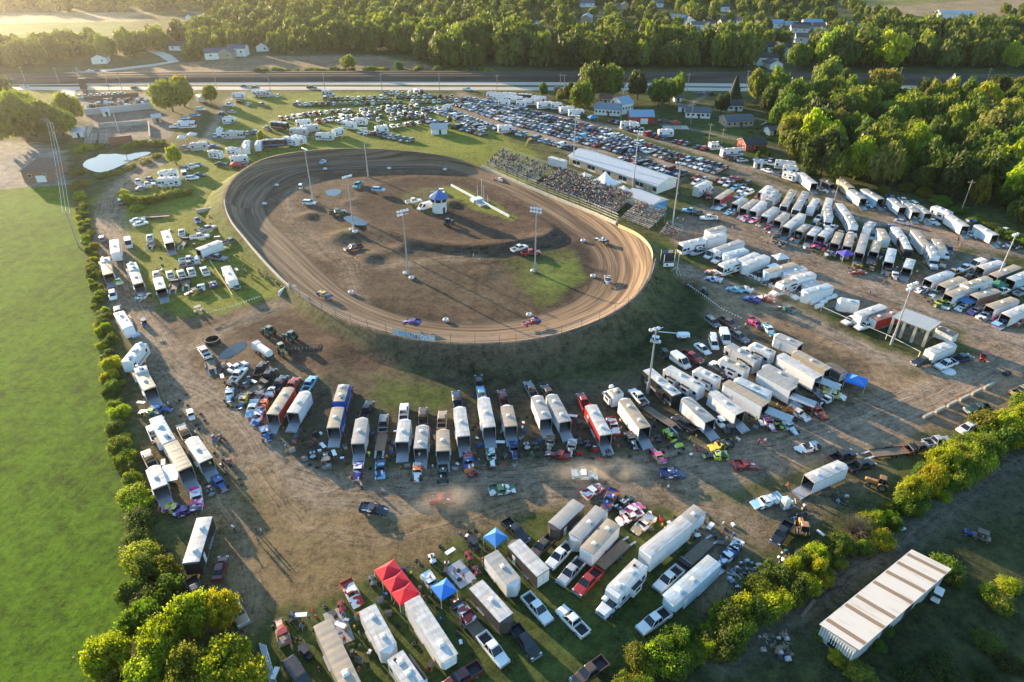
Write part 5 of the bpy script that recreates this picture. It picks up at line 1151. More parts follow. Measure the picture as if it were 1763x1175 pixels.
def trailer_parts(L,ramp,goose,H,vents,vnose,ac):
    h = L / 2;w = 1.27;z0 = .52;out = [];B = MB()
    nose = 2.6 if goose else 0;x1 = h - nose
    if ramp:
        B.box(-h,x1,-w,w,z0,H,PN,skip='w' + ('e' if goose else ''))
        B.loft([rect(0,0,1,0,1)] * 1,PN,cap=False) if False else None
        i = MB();i.box(-h + .02,-h + min(5.5,L * .7),-w + .06,w - .06,z0 + .05,H - .06,M['black'],skip='w')
        i.f = [tuple(reversed(f)) for f in i.f];i.box(-h + .03,-h + 3.2,-w + .07,w - .07,z0 + .055,z0 + .07,M['plate']);out.append(('interior',i,(0,0,0)))
        B.box(-h - .02,-h + .10,-w - .02,-w + .1,z0,H + .01,M['chrome']);B.box(-h - .02,-h + .10,w - .1,w + .02,z0,H + .01,M['chrome']);B.box(-h - .02,-h + .10,-w + .1,w - .1,H - .16,H + .01,M['chrome'])
    else: B.box(-h,x1,-w,w,z0,H,PN,skip='e' if goose else '')
    if goose:
        B.box(x1,h - .5,-w,w,1.62,H,PN,skip='w');B.loft([[(h - .5,-w,1.62),(h - .5,w,1.62),(h - .5,w,H),(h - .5,-w,H)],[(h,-w * .7,1.75),(h,w * .7,1.75),(h,w * .7,H - .5),(h,-w * .7,H - .5)]],PN)
        B.box(x1 - .01,x1,-w,w,z0,1.62,PN)
    elif vnose: B.loft([[(h,-w,z0),(h,w,z0),(h,w,H),(h,-w,H)],[(h + .7,-.25,z0),(h + .7,.25,z0),(h + .7,.25,H - .15),(h + .7,-.25,H - .15)]],PN)
    else: B.loft([[(h,-w,z0),(h,w,z0),(h,w,H),(h,-w,H)],[(h + .16,-w * .9,z0 + .1),(h + .16,w * .9,z0 + .1),(h + .16,w * .9,H - .2),(h + .16,-w * .9,H - .2)]],PN)
    for s in (-1,1): B.box(-h,x1,*sorted((s * (w + .003),s * (w + .035))),z0 - .02,z0 + .10,M['chrome']);B.box(-h,h - .02,*sorted((s * (w + .003),s * (w + .03))),H - .09,H + .005,M['chrome'])
    out.append(('body',B,(0,0,0)));out.append(('roof',roof_mb(-h,h,w,H + .006),(0,0,0)))
    if not goose:
        t = MB();fx = h + (.7 if vnose else .16);t.bar((fx - .2,-.5,.55),(fx + 1.1,0,.5),.09,DK);t.bar((fx - .2,.5,.55),(fx + 1.1,0,.5),.09,DK);out.append(('tow_bar',t,(0,0,0)))
    n = 2 if L < 9 else 3;xs = [-.12 * L + (k - (n - 1) / 2) * .85 for k in range(n)]
    add_wheels(out,xs,w - .10)
    for s in (-1,1):
        f = MB();f.box(xs[0] - .5,xs[-1] + .5,-.12,.12,0,.06,M['chrome']);out.append(('fender',f,(0,s * (w + .10),.84)))
    for k in range(vents): out.append(('roof_vent',vent_mb(),(-h + L * (.25 + .5 * k / max(1,vents - 1)) if vents > 1 else 0,.1,H + .12)))
    for k in range(ac): out.append(('air_conditioner',vent_mb(.48,.34),(h * (.55 - .9 * k),0,H + .12)))
    if ramp:
        r = MB();r.loft([[(0,-w + .08,0),(0,w - .08,0),(0,w - .08,.07),(0,-w + .08,.07)],[(-2.35,-w + .08,-.48),(-2.35,w - .08,-.48),(-2.35,w - .08,-.41),(-2.35,-w + .08,-.41)]],M['plate'])
        for q in (-.45,.45): r.box(-2.3,-2.2,q - .4,q + .4,-.42,-.36,DK)
        out.append(('ramp',r,(-h - .01,0,.50)))
    else:
        d = MB();d.box(-h - .05,-h - .004,-w + .1,w - .1,z0 + .08,H - .15,M['whitemetal']);d.box(-h - .08,-h - .05,-.06,-.02,z0 + .3,H - .4,M['chrome']);out.append(('rear_door',d,(0,0,0)))
    s = MB();s.box(h * .45,h * .45 + .8,w + .004,w + .04,z0 + .1,z0 + 2.0,M['whitemetal']);s.box(h * .45 + .62,h * .45 + .72,w + .04,w + .07,z0 + 1.0,z0 + 1.1,M['dark']);out.append(('side_door',s,(0,0,0)))
    return out
def rv_parts(kind,L,H,slide,acs,stripe):
    h = L / 2;w = 1.26;z0 = .55;out = [];B,W = MB(),MB();St = M['stripe_' + stripe]
    if kind == 'coach':          # flat-fronted motor coach
        B.loft([rect(z0,-h,h - .1,-w,w,.12),rect(1.5,-h,h,-w,w,.14),rect(H - .15,-h,h - .25,-w,w,.14),rect(H,-h + .1,h - .45,-w + .12,w - .12,.14)],PN)
        W.loft([rect(1.55,h - .3,h + .015,-w + .12,w - .12),rect(H - .5,h - .5,h - .14,-w + .14,w - .14)],GL);xs = [h - 1.9,-h * .42,-h * .42 - 1.0]
        W.box(h - 1.6,h - .5,-w - .012,w + .012,1.65,2.4,GL)
    elif kind == 'toter':        # conventional truck nose and a living box behind
        B.box(-h,h - 3.0,-w,w,z0,H,PN);B.loft([[(h - 3,-w,2.1),(h - 3,w,2.1),(h - 3,w,H),(h - 3,-w,H)],[(h - 2.3,-w * .92,2.15),(h - 2.3,w * .92,2.15),(h - 2.3,w * .92,H - .35),(h - 2.3,-w * .92,H - .35)]],PN)
        hull(B,[(h - 3.0,.5,1.5,1.08,1.05),(h - 1.5,.5,1.5,1.05,1.0),(h - .4,.55,1.38,1.0,.82),(h,.6,1.2,.92,.72)],PN)
        W.loft([[(h - 3.0,-1.0,1.46),(h - 1.55,-.98,1.46),(h - 1.55,.98,1.46),(h - 3,1.0,1.46)],[(h - 3.0,-.98,2.12),(h - 2.15,-.92,2.12),(h - 2.15,.92,2.12),(h - 3,.98,2.12)]],GL);xs = [h - 1.1,-h * .45,-h * .45 - 1.1]
        g = MB();g.box(h - .01,h + .05,-.6,.6,.62,1.15,M['chrome']);g.box(h - .05,h + .16,-1.0,1.0,.42,.6,M['chrome']);out.append(('bumper',g,(0,0,0)))
    elif kind == 'fifth':        # fifth-wheel caravan with a raised nose
        B.loft([rect(z0,-h,h - 2.4,-w,w,.1),rect(H - .12,-h,h - 2.4,-w,w,.1)],PN);B.loft([rect(1.7,h - 2.5,h - .2,-w,w,.2),rect(H - .5,h - 2.5,h,-w,w,.3),rect(H - .05,h - 2.5,h - .5,-w + .06,w - .06,.3)],PN)
        B.box(-h,h - 2.45,-w + .05,w - .05,H - .13,H - .03,PN);xs = [-.9,.1]
    else:                        # travel trailer
        B.loft([rect(z0,-h,h,-w,w,.12),rect(1.4,-h,h + .15,-w,w,.18),rect(H - .2,-h,h - .1,-w,w,.14),rect(H,-h + .12,h - .3,-w + .1,w - .1,.12)],PN);xs = [-.9,.05]
        t = MB();t.bar((h - .2,-.5,.55),(h + 1.2,0,.5),.09,DK);t.bar((h - .2,.5,.55),(h + 1.2,0,.5),.09,DK);out.append(('tow_bar',t,(0,0,0)))
    out.append(('body',B,(0,0,0)))
    out.append(('roof',roof_mb(-h + .12,h - (3.0 if kind == 'toter' else .5),w - .06,H - .02),(0,0,0)))
    if kind in ('coach','toter'): out.append(('windscreen',W,(0,0,0)))
    end = h - (3.4 if kind == 'toter' else 1.8 if kind == 'coach' else .8)
    for s in (-1,1):
        for k in range(max(2,int(L / 3))):
            x = -h + .9 + (end + h - 1.4) * k / max(1,int(L / 3) - 1)
            f = MB();f.box(x - .38,x + .38,s * w - .02,s * w + .02,1.75,2.45,GL);f.box(x - .43,x + .43,s * w - .012,s * w + .012,1.70,2.50,DK);out.append(('window',f,(0,0,0)))
        f = MB();f.box(-h + .1,end + .3,s * w - .008,s * w + .008,1.0,1.35,St);f.box(-h + .4,end - .6,s * w - .009,s * w + .009,1.42,1.55,M['stripe_grey']);out.append(('side_stripe',f,(0,0,0)))
    for k in range(slide):
        f = MB();x = -h * .35 + k * h * .75;f.box(x - 1.1,x + 1.1,w - .05,w + .62,.95,2.7,PN);f.box(x - .7,x + .5,w + .61,w + .635,1.6,2.25,GL);f.box(x - 1.12,x + 1.12,w - .05,w + .66,2.7,2.74,M['dark']);out.append(('slide_out',f,(0,0,0)))
    for k in range(acs): out.append(('air_conditioner',vent_mb(.42,.32),(-h * .5 + k * L * .34,0,H + .09)))
    out.append(('roof_vent',vent_mb(.28,.16),(h * .1,.5,H + .08)));out.append(('roof_vent',vent_mb(.24,.14,DK),(-h * .75,-.4,H + .08)))
    add_wheels(out,xs,w - .14,.42)
    if kind in ('coach','toter'):
        for s in (-1,1):
            f = MB();f.box(-.08,.06,-.16,.16,-.1,.1,M['lamp']);out.append(('headlight',f,(h - (.0 if kind == 'toter' else .02),s * .85,.95)))
            f = MB();f.box(-.05,.05,-.02,.30,-.2,.2,DK);out.append(('wing_mirror',f,(h - (1.6 if kind == 'toter' else .3),s * (w + .02) - (.28 if s < 0 else 0),1.9)))
    return out
for nm,c in (('grey',(.25,.25,.26)),('blue',(.05,.12,.35)),('red',(.32,.03,.03)),('tan',(.38,.29,.19)),('black',(.02,.02,.022))): M['stripe_' + nm] = simple('stripe_' + nm,c,.4)
def assemble(name,cat,key,parts,x,y,rz,col,roofcol,label,group,z=0.):
    t = thing(name,label,cat,(x,y,z),rz,group);hl_ = {'tr': 1,'fb': 1,'rv': 2}.get(key[0]);foot(x,y,rz,key[hl_] / 2 + .4 if hl_ else 1.0,1.4 if hl_ else .6)
    if key[0] == 'tr' and key[2]: foot(x - math.cos(rz) * (key[1] / 2 + 1.2),y - math.sin(rz) * (key[1] / 2 + 1.2),rz,1.3,1.3)
    for n,me,off in cached(key,lambda: [(n,m.build(n),o) for n,m,o in parts()]):
        put(n,me,t,roofcol if n in ('roof',) else col,None,off)
    return t
def trailer(x,y,rz,L,col,roofcol,label,group=None,ramp=True,goose=False,H=3.25,vents=1,vnose=True,ac=0,name='race_trailer'):
    L = max(4,round(L * 2) / 2);a = (L,ramp,goose,H,vents,vnose,ac)
    return assemble(name,'trailer',('tr',) + a,lambda: trailer_parts(*a),x,y,rz,col,roofcol,label,group)
RVN = {'coach': ('motorhome','motorhome'),'toter': ('motorhome_truck','motorhome'),'fifth': ('caravan','caravan'),'travel': ('caravan','caravan')}
def rv(kind,x,y,rz,L,col,roofcol,label,group=None,H=3.5,slide=1,acs=2,stripe='grey'):
    L = max(5,round(L));a = (kind,L,H,slide,acs,stripe);n,c = RVN[kind]
    return assemble(n,c,('rv',) + a,lambda: rv_parts(*a),x,y,rz,col,roofcol,label,group)
def flatbed_parts(L,rails):
    out = [];B = MB();h = L / 2;B.box(-h,h,-1.05,1.05,.48,.58,M['wood']);B.box(-h,h,-1.1,-1.05,.44,.7,DK);B.box(-h,h,1.05,1.1,.44,.7,DK);out.append(('deck',B,(0,0,0)))
    t = MB();t.bar((h,-.6,.52),(h + 1.3,0,.5),.1,DK);t.bar((h,.6,.52),(h + 1.3,0,.5),.1,DK);out.append(('tow_bar',t,(0,0,0)))
    add_wheels(out,(-.6,.25),1.2,.34)
    for s in (-1,1):
        r = MB();r.loft([[(0,-.2,0),(0,.2,0),(0,.2,.05),(0,-.2,.05)],[(-1.7,-.2,-.5),(-1.7,.2,-.5),(-1.7,.2,-.45),(-1.7,-.2,-.45)]],M['plate']);out.append(('ramp',r,(-h,s * .75,.53)))
        f = MB();f.box(-1.1,.75,-.13,.13,0,.05,DK);out.append(('fender',f,(0,s * 1.2,.72)))
    if rails:
        r = MB();r.box(h - 1.0,h - .2,-1.0,1.0,.58,1.35,DK);r.bar((h - 1.1,-1,1.4),(h - 1.1,1,1.4),.06,M['chrome']);out.append(('tyre_rack',r,(0,0,0)))
    return out
def flatbed(x,y,rz,L,label,group=None,rails=True):
    a = (round(L),rails)
    return assemble('flatbed_trailer','trailer',('fb',) + a,lambda: flatbed_parts(*a),x,y,rz,(.03,.03,.03),None,label,group)
# ---- race cars
RC = M['race']
def late_parts():
    out = [];B = MB();w = 1.0
    secs = [(-2.35,.38,.92,w,w),(-1.4,.30,.94,w,w),(-.2,.28,.92,w,w),(.7,.26,.86,w,w),(1.5,.24,.66,w,w),(2.2,.20,.44,w * .97,w * .97),(2.5,.16,.30,w * .9,w * .9)]
    B.loft([[(x,-wl,z0),(x,-ws,z1 - .05),(x,-ws * .96,z1),(x,ws * .96,z1),(x,ws,z1 - .05),(x,wl,z0)] for x,z0,z1,wl,ws in secs],RC)
    for s in (-1,1): B.poly([(-2.3,s * .97,.93),(-.55,s * .97,.93),(-.55,s * .82,1.30),(-.9,s * .84,1.28),(-2.3,s * .95,1.14)],RC)
    B.box(-2.42,-2.36,-.97,.97,.90,1.18,RC);out.append(('body',B,(0,0,0)))
    r = MB();r.loft([rect(1.27,-.85,.35,-.80,.80,.1),rect(1.31,-.85,.28,-.78,.78,.1)],RC)
    for x,zx in ((.75,.33),(-.62,-.6)):
        for s in (-1,1): r.bar((x,s * .86,.88),(zx,s * .76,1.28),.05,RC)
    out.append(('roof',r,(0,0,0)))
    c = MB();c.box(-.78,.72,-.80,.80,.925,.95,BK);c.box(-.4,.0,-.42,.02,.95,1.18,DK);out.append(('cockpit',c,(0,0,0)))
    for x in (1.45,-1.35):
        for s in (-1,1): out.append(('wheel',wheel_mb(.34,.32),(x,s * .90,.34)))
    return out
def mod_parts():
    out = [];B = MB()
    B.loft([[(x,-w,.30),(x,-w,z1),(x,w,z1),(x,w,.30)] for x,z1,w in ((-2.3,.95,.92),(-1.2,.96,.92),(.3,.88,.88),(.55,.8,.6))],RC)
    B.loft([[(x,-w,z0),(x,-w,z1),(x,w,z1),(x,w,z0)] for x,z0,z1,w in ((.5,.34,.84,.50),(1.4,.34,.72,.46),(2.15,.3,.48,.44),(2.4,.28,.38,.42))],RC)
    for s in (-1,1): B.poly([(-2.3,s * .9,.95),(-.3,s * .9,.93),(-.5,s * .76,1.34),(-1.0,s * .78,1.32),(-2.3,s * .9,1.12)],RC)
    out.append(('body',B,(0,0,0)))
    r = MB();r.loft([rect(1.30,-1.0,.2,-.76,.76,.1),rect(1.34,-1.0,.15,-.74,.74,.1)],RC)
    for s in (-1,1): r.bar((.45,s * .78,.86),(.18,s * .7,1.31),.05,DK);r.bar((-1.9,s * .7,.9),(-.95,s * .7,1.31),.05,DK)
    out.append(('roof',r,(0,0,0)))
    c = MB();c.box(-1.0,.4,-.74,.74,.95,.97,BK);c.box(-.6,-.2,-.45,.0,.97,1.2,DK);out.append(('cockpit',c,(0,0,0)))
    b = MB();b.bar((2.45,-.7,.42),(2.45,.7,.42),.07,M['chrome']);b.bar((1.55,-.95,.36),(1.55,.95,.36),.06,DK);b.bar((2.4,-.35,.4),(2.4,.35,.62),.04,M['chrome']);out.append(('bumper',b,(0,0,0)))
    for x in (1.55,-1.35):
        for s in (-1,1): out.append(('wheel',wheel_mb(.34,.30),(x,s * (.94 if x > 0 else .86),.34)))
    return out
def racer(kind,x,y,rz,c1,c2,label,group=None,z=0.,z2=0.):
    parts = cached(('rc',kind),lambda: [(n,m.build(n),o) for n,m,o in (late_parts() if kind == 'late' else mod_parts())])
    t = thing('race_car',label,'race car',(x,y,z),rz,group);foot(x,y,rz,2.6,1.1)
    if z2: t.rotation_euler[1] = z2
    for n,me,off in parts: put(n,me,t,COLS[c1] if n != 'roof' else COLS[c2],COLS[c2] if n != 'roof' else COLS[c1],off)
    return t
# ---- small vehicles
def quad_parts():
    out = [];B = MB();hull(B,[(-.85,.45,.78,.3,.28),(-.3,.35,.82,.26,.2),(.2,.38,.86,.22,.18),(.7,.42,.82,.32,.28),(.9,.45,.65,.28,.2)],PT)
    for x in (-.6,.6): B.box(x - .32,x + .32,-.52,.52,.66,.71,PT)
    out.append(('body',B,(0,0,0)));s = MB();s.box(-.6,.1,-.16,.16,.82,.94,DK);out.append(('seat',s,(0,0,0)))
    h = MB();h.bar((.35,-.4,1.06),(.35,.4,1.06),.04,DK);h.bar((.45,0,.8),(.35,0,1.06),.06,DK);out.append(('handlebar',h,(0,0,0)))
    for x in (-.6,.6):
        for q in (-1,1): out.append(('wheel',wheel_mb(.28,.22),(x,q * .45,.28)))
    return out
def cart_parts():
    out = [];B = MB();hull(B,[(-1.3,.35,.8,.6,.55),(-.3,.35,.78,.62,.6),(.3,.3,.5,.62,.6),(.7,.35,.95,.6,.5),(1.25,.38,.8,.55,.42)],PT);out.append(('body',B,(0,0,0)))
    s = MB();s.box(-.55,.0,-.55,.55,.72,.85,DK);s.box(-.65,-.5,-.55,.55,.85,1.25,DK);out.append(('seat',s,(0,0,0)))
    r = MB();r.loft([rect(1.82,-1.0,.75,-.62,.62,.1),rect(1.88,-1.0,.7,-.6,.6,.1)],PT)
    for x in (-.9,.68):
        for q in (-1,1): r.bar((x,q * .56,.8),(x * .95,q * .56,1.84),.04,DK)
    out.append(('roof',r,(0,0,0)))
    for x in (-.8,.85):
        for q in (-1,1): out.append(('wheel',wheel_mb(.26,.2),(x,q * .55,.26)))
    return out
def small(kind,x,y,rz,col,label,group=None):
    n,c,f = {'quad': ('quad_bike','quad bike',quad_parts),'cart': ('utility_cart','utility cart',cart_parts)}[kind]
    return assemble(n,c,(kind,),f,x,y,rz,COLS[col],COLS[col],label,group)
# ---- canopies,tyres,tractors
def canopy(x,y,rz,lx,ly,col,label,peaks=1,H=2.1,ph=1.1):
    t = thing('canopy_tent',label,'canopy tent',(x,y,0),rz);n = lx / peaks
    r = MB()
    for k in range(peaks):
        x0,x1 = -lx / 2 + k * n,-lx / 2 + (k + 1) * n;m = (x0 + x1) / 2
        c = [(x0,-ly / 2,H),(x1,-ly / 2,H),(x1,ly / 2,H),(x0,ly / 2,H)]
        for q in range(4):
            a,b = Vector(c[q]),Vector(c[(q + 1) % 4]);top = Vector((m,0,H + ph));ma,mb_ = a.lerp(top,.5) - Vector((0,0,.08)),b.lerp(top,.5) - Vector((0,0,.08));mid = (ma + mb_) / 2 - Vector((0,0,.05))
            r.poly([a,b,mb_,ma],M['fabric']);r.poly([ma,mb_,top],M['fabric'])
            if not (peaks > 1 and ((q == 1 and k < peaks - 1) or (q == 3 and k > 0))): r.poly([a,a - Vector((0,0,.3)),b - Vector((0,0,.3)),b],M['fabric'])
    put('canopy',r.build('canopy'),t,col)
    for k in range(peaks + 1):
        for s in (-1,1):
            l = MB();l.box(-.03,.03,-.03,.03,0,H,M['whitemetal']);put('leg',cached('canopyleg%.1f' % H,lambda: l.build('leg')),t,None,None,(-lx / 2 + k * n,s * ly / 2,0))
    return t
def torus_mesh(R0,r,mat,name='tyre'):
    mb = MB();n = 18;rings = [[((R0 + r * math.cos(b)) * math.cos(a),(R0 + r * math.cos(b)) * math.sin(a),r * 1.15 + r * 1.15 * math.sin(b)) for b in np.linspace(0,6.283,9)[:-1]] for a in np.linspace(0,6.283,n + 1)]
    mb.loft(rings,mat,cap=False);return mb.build(name,True)
M['whitetyre'] = simple('white_painted_rubber',(.55,.54,.50),.7,0,.25,2)
TYRE_W = torus_mesh(.55,.30,M['whitetyre']);TYRE_B = torus_mesh(.24,.12,M['tyre'])
def tractor(x,y,rz,col,cab,label,name='tractor',front=.42):
    t = thing(name,label,'tractor',(x,y,0),rz);B = MB()
    hull(B,[(-.9,.8,1.35,.38,.35),(.2,.8,1.45,.38,.34),(2.0,.85,1.4,.36,.3),(2.2,.9,1.25,.3,.24)],PT)
    for s in (-1,1): B.loft([[(x_,s * .55 - .25,z),(x_,s * .55 + .35 * (s > 0) - .1 * (s < 0) + .0,z)] + [(x_,s * .55 + .35 * (s > 0) - .1 * (s < 0),z + .06),(x_,s * .55 - .25,z + .06)] for x_,z in ((-1.7,1.2),(-1.2,1.6),(-.5,1.6),(-.1,1.25))],PT)
    B.bar((1.3,.2,1.4),(1.3,.2,2.3),.07,DK);put('body',B.build('body'),t,col)
    W,K = MB(),MB();house(K,W,(-1.3,.15,.72),(-1.15,.0,.64),1.5,2.6,(.5,));put('cab',K.build('cab'),t,cab);put('windows',W.build('windows'),t)
    for q in (-1,1):
        put('rear_wheel',cached('trw',lambda: wheel_mb(.85,.5).build('rear_wheel')),t,None,None,(-.85,q * .85,.85));put('front_wheel',cached(('tfw',front),lambda: wheel_mb(front,.34).build('front_wheel')),t,None,None,(1.5,q * .75,front))
    return t
# ---------------------------------------------------------------- trailers,trucks and race cars round the oval
W_,T_,G_,B_ = (.56,.56,.55),(.40,.32,.23),(.34,.34,.34),(.42,.52,.58)
BODY = {'white': (.67,.68,.70),'grey': (.20,.20,.21),'black': (.02,.02,.022),'red': (.36,.02,.016),'blue': (.012,.07,.34),'dark': (.07,.055,.05),'tan': (.42,.34,.24),'brown': (.16,.09,.06),'silver': (.42,.43,.45),'lightblue': (.42,.55,.64)}
def TR(t,rx,ry,fx,fy,col,roof,label,where=None,count=None,H=3.25,**k):
    a,b = TG(t,rx,ry,H + .1),TG(t,fx,fy,H + .1);c,rz,L = frame2(a,b)
    o = trailer(c[0],c[1],rz,L,BODY[col],roof,None if where else label,H=H,**k)
    if where: reg(o,label,where,count)
    return o
def RV(t,kind,rx,ry,fx,fy,col,roof,label,where=None,count=None,H=3.5,**k):
    a,b = TG(t,rx,ry,H),TG(t,fx,fy,H);c,rz,L = frame2(a,b)
    o = rv(kind,c[0],c[1],rz,L,BODY[col],roof,None if where else label,H=H,**k)
    if where: reg(o,label,where,count)
    return o
def CA(t,kind,cx,cy,fx,fy,col,label,where=None,count=None,**k):
    a,b = TG(t,cx,cy,.9),TG(t,fx,fy,.9);o = car(kind,*a,rzof(b[0] - a[0],b[1] - a[1]),col,None if where else label,**k)
    if where: reg(o,label,where,count)
    return o
def RA(t,kind,cx,cy,fx,fy,c1,c2,label,where=None,count=None,**k):
    a,b = TG(t,cx,cy,.7),TG(t,fx,fy,.7);o = racer(kind,*a,rzof(b[0] - a[0],b[1] - a[1]),c1,c2,None if where else label,**k)
    if where: reg(o,label,where,count)
    return o
def SM(t,kind,cx,cy,fx,fy,col,label,where=None,count=None):
    a,b = TG(t,cx,cy,.6),TG(t,fx,fy,.6);o = small(kind,*a,rzof(b[0] - a[0],b[1] - a[1]),col,None if where else label)
    if where: reg(o,label,where,count)
# --- the row south of the oval
t = (1,2)
TR(t,112,520,225,345,'red',T_,'red sided trailer with a tan roof and its ramp down, beside the white one',vents=2);CA(t,'pickup',247,325,262,300,'red','dusty red pickup hitched to the red sided trailer')
TR(t,248,512,335,372,'white',W_,'white trailer with ramp down next to the red sided trailer');CA(t,'pickup',362,315,385,275,'light blue','pale blue pickup hitched to the white trailer by the tractors')
RV(t,'toter',560,440,612,268,'blue',T_,'blue motorhome truck with a tan roof, coupled to the blue trailer',slide=1,H=3.6);TR(t,522,612,556,474,'blue',T_,'blue trailer with a tan roof behind the blue motorhome truck')
TR(t,688,718,716,552,'silver',G_,'grey roofed trailer with a red toolbox inside and ramp down');CA(t,'pickup',750,490,770,440,'black','black pickup hitched to the grey roofed trailer')
CA(t,'pickup',862,582,866,540,'grey','dark pickup towing the open trailer in the middle of the row');flatbed(*TG(t,852,690,.5),R(92),7,'open black car trailer behind the dark pickup')
RA(t,'late',840,885,838,950,'light blue','navy','large blue race car with its nose to the pit road')
TR(t,985,708,1005,562,'white',W_,'clean white trailer with ramp down right of the open car trailer');CA(t,'pickup',1000,505,1003,465,'white','white pickup hitched to the clean white trailer')
TR(t,1110,750,1126,602,'silver',G_,'dull grey trailer with two roof vents beside the clean white one',vents=2);CA(t,'pickup',1130,535,1130,495,'brown','brown pickup hitched to the dull grey trailer')
TR(t,1262,765,1262,632,'tan',T_,'tan roofed trailer behind the tan roll-cage truck',vents=1);CA(t,'pickup',1257,560,1260,515,'tan','tan pickup hitched to the tan roofed trailer')
TR(t,1402,668,1374,478,'white',W_,'long white trailer with a wrinkled roof and dark doorway');CA(t,'pickup',1357,420,1350,385,'navy','navy pickup with a pale cap hitched to the wrinkled white trailer')
TR(t,1576,608,1536,412,'white',W_,'longest white trailer in the row, behind a pale blue truck',H=3.5);CA(t,'pickup',1522,385,1515,345,'light blue','pale blue pickup hitched to the longest white trailer');CA(t,'pickup',1508,310,1503,270,'black','black pickup parked against the dark bank ahead of the longest trailer')
TR(t,1722,603,1692,465,'white',T_,'short trailer with a tan roof behind the dark red pickup');CA(t,'pickup',1670,412,1660,380,'maroon','dark red pickup hitched to the short tan roofed trailer')
where,cnt = 'in front of the trailer row south of the oval','from the blue trailer'
RA(t,'mod',68,650,85,700,'light blue','blue','blue race car alone at the bend of the pit road');RA(t,'mod',475,830,470,790,'black','grey','black race car at the foot of the blue trailer ramp');RA(t,'mod',690,900,680,950,'purple','white','purple and white race car below the grey roofed trailer')
RA(t,'mod',1090,910,1085,950,'white','orange','white and orange race car below the dull grey trailer');RA(t,'mod',1262,925,1262,970,'dark green','black','dark green race car below the tan roofed trailer');RA(t,'late',1435,845,1440,890,'blue','orange','bright blue race car below the wrinkled white trailer');SM(t,'quad',1465,920,1440,940,'red','red quad bike beside the bright blue race car');RA(t,'mod',1590,808,1598,850,'green','white','pale green race car below the longest white trailer');RA(t,'mod',1745,760,1750,800,'blue','navy','blue race car below the short tan roofed trailer')
RA(t,'late',1262,1092,1340,1085,'red','maroon','red race car driving on the pit road behind the white one');RA(t,'late',1660,1027,1745,1015,'white','green','white race car with green marks driving through the dust');RA(t,'late',795,1158,870,1165,'black','navy','black race car leading along the dry grass')
SM(t,'quad',385,795,390,830,'silver','grey quad bike near the blue trailer')
t = (2,2)
TR(t,236,552,174,402,'white',G_,'short white trailer with ramp down beside the slightly longer one',vents=2);CA(t,'pickup',133,352,115,315,'grey','dark grey pickup hitched to the short white trailer')
TR(t,367,572,272,392,'white',G_,'slim white trailer with a grey roof left of the red one',vents=2);CA(t,'pickup',250,378,235,350,'brown','rusty brown pickup hitched to the slim white trailer')
TR(t,638,657,538,463,'red',W_,'bright red sided trailer with a white roof and ramp down',vents=2);CA(t,'pickup',488,435,470,395,'red','bright red pickup hitched to the bright red sided trailer')
RV(t,'toter',722,388,648,305,'white',T_,'white motorhome truck with a tan roof ahead of the long white trailer',slide=1,H=3.6);TR(t,905,612,762,420,'white',T_,'long white trailer with a tan roof and its tail open',H=3.7,vents=2)
CA(t,'pickup',858,402,815,355,'white','white pickup towing the black open trailer by the floodlight');flatbed(*TG(t,985,530,.5),R(128),9,'black open trailer with white loading ramps')
TR(t,1345,562,1178,415,'white',G_,'white trailer with a grey ribbed roof beside the black pickup',H=3.4);CA(t,'pickup',1168,582,1105,540,'black','black pickup beside the grey ribbed trailer')
TR(t,1548,512,1360,372,'white',W_,'white trailer with a ribbed white roof and dark ramp',H=3.4)
RV(t,'coach',1115,388,915,215,'black',W_,'black motor coach with a white roof beside the floodlight pole',stripe='grey',slide=1);RV(t,'fifth',1290,340,1045,198,'white',W_,'white caravan with dark slide-outs next to the black coach',slide=2,stripe='tan',H=3.7);RV(t,'fifth',1405,290,1235,205,'white',W_,'shorter white caravan behind the one with dark slide-outs',stripe='grey',H=3.6)
CA(t,'van',1142,165,1190,200,'white','white cargo van among the parked caravans');CA(t,'pickup',1217,132,1275,160,'red','bright red pickup behind the white cargo van');CA(t,'sedan',1292,75,1330,105,'white','white car behind the bright red pickup');CA(t,'suv',1366,42,1380,80,'white','white SUV facing the caravans');CA(t,'suv',1398,240,1430,265,'black','black SUV squeezed between two caravans')
TR(t,1722,455,1445,300,'white',T_,'very long white trailer with a tan roof and side awning',H=4.0,goose=True,ramp=True,vents=0);RV(t,'toter',1592,222,1358,110,'white',T_,'white motorhome with twin windows behind the cargo van',H=3.6);RV(t,'fifth',1662,165,1462,48,'silver',G_,'grey caravan second from the white twin-window motorhome',H=3.6);RV(t,'toter',1765,112,1562,15,'white',W_,'white motorhome at the far end of the caravan block',H=3.6)
TR(t,1742,385,1530,288,'white',B_,'white trailer with a blue-white roof beside the very long one',H=3.4,ramp=False)
RA(t,'late',495,928,570,930,'white','teal','white and teal race car driving on the dusty pit road');RA(t,'late',1085,918,1155,915,'blue','navy','bright blue race car trailing a plume of dust');RA(t,'late',1585,862,1660,858,'red','maroon','dark red race car on the pit road below the white trailers');RA(t,'late',1415,728,1340,740,'yellow','black','yellow and black race car below the grey ribbed trailer');RA(t,'mod',1380,800,1345,800,'lime','black','small lime race car in front of the yellow and black one')
RA(t,'late',553,1035,600,1005,'white','red','white and red race car behind the lower trailers');RA(t,'late',665,1092,640,1140,'blue','orange','blue and orange race car with yellow edges by the lower trailers');
o = RA(t,'mod',765,1118,795,1095,'black','black','black race car with a white 53 on its roof');text('53',1.1,M['white'],o,(-.4,0,1.36),(0,0,-1.57),'number')
RA(t,'late',820,1165,870,1130,'white','pink','white and pink race car beside the black numbered one');RA(t,'late',1712,1108,1660,1120,'white','light blue','white and blue race car by itself below the pit road')
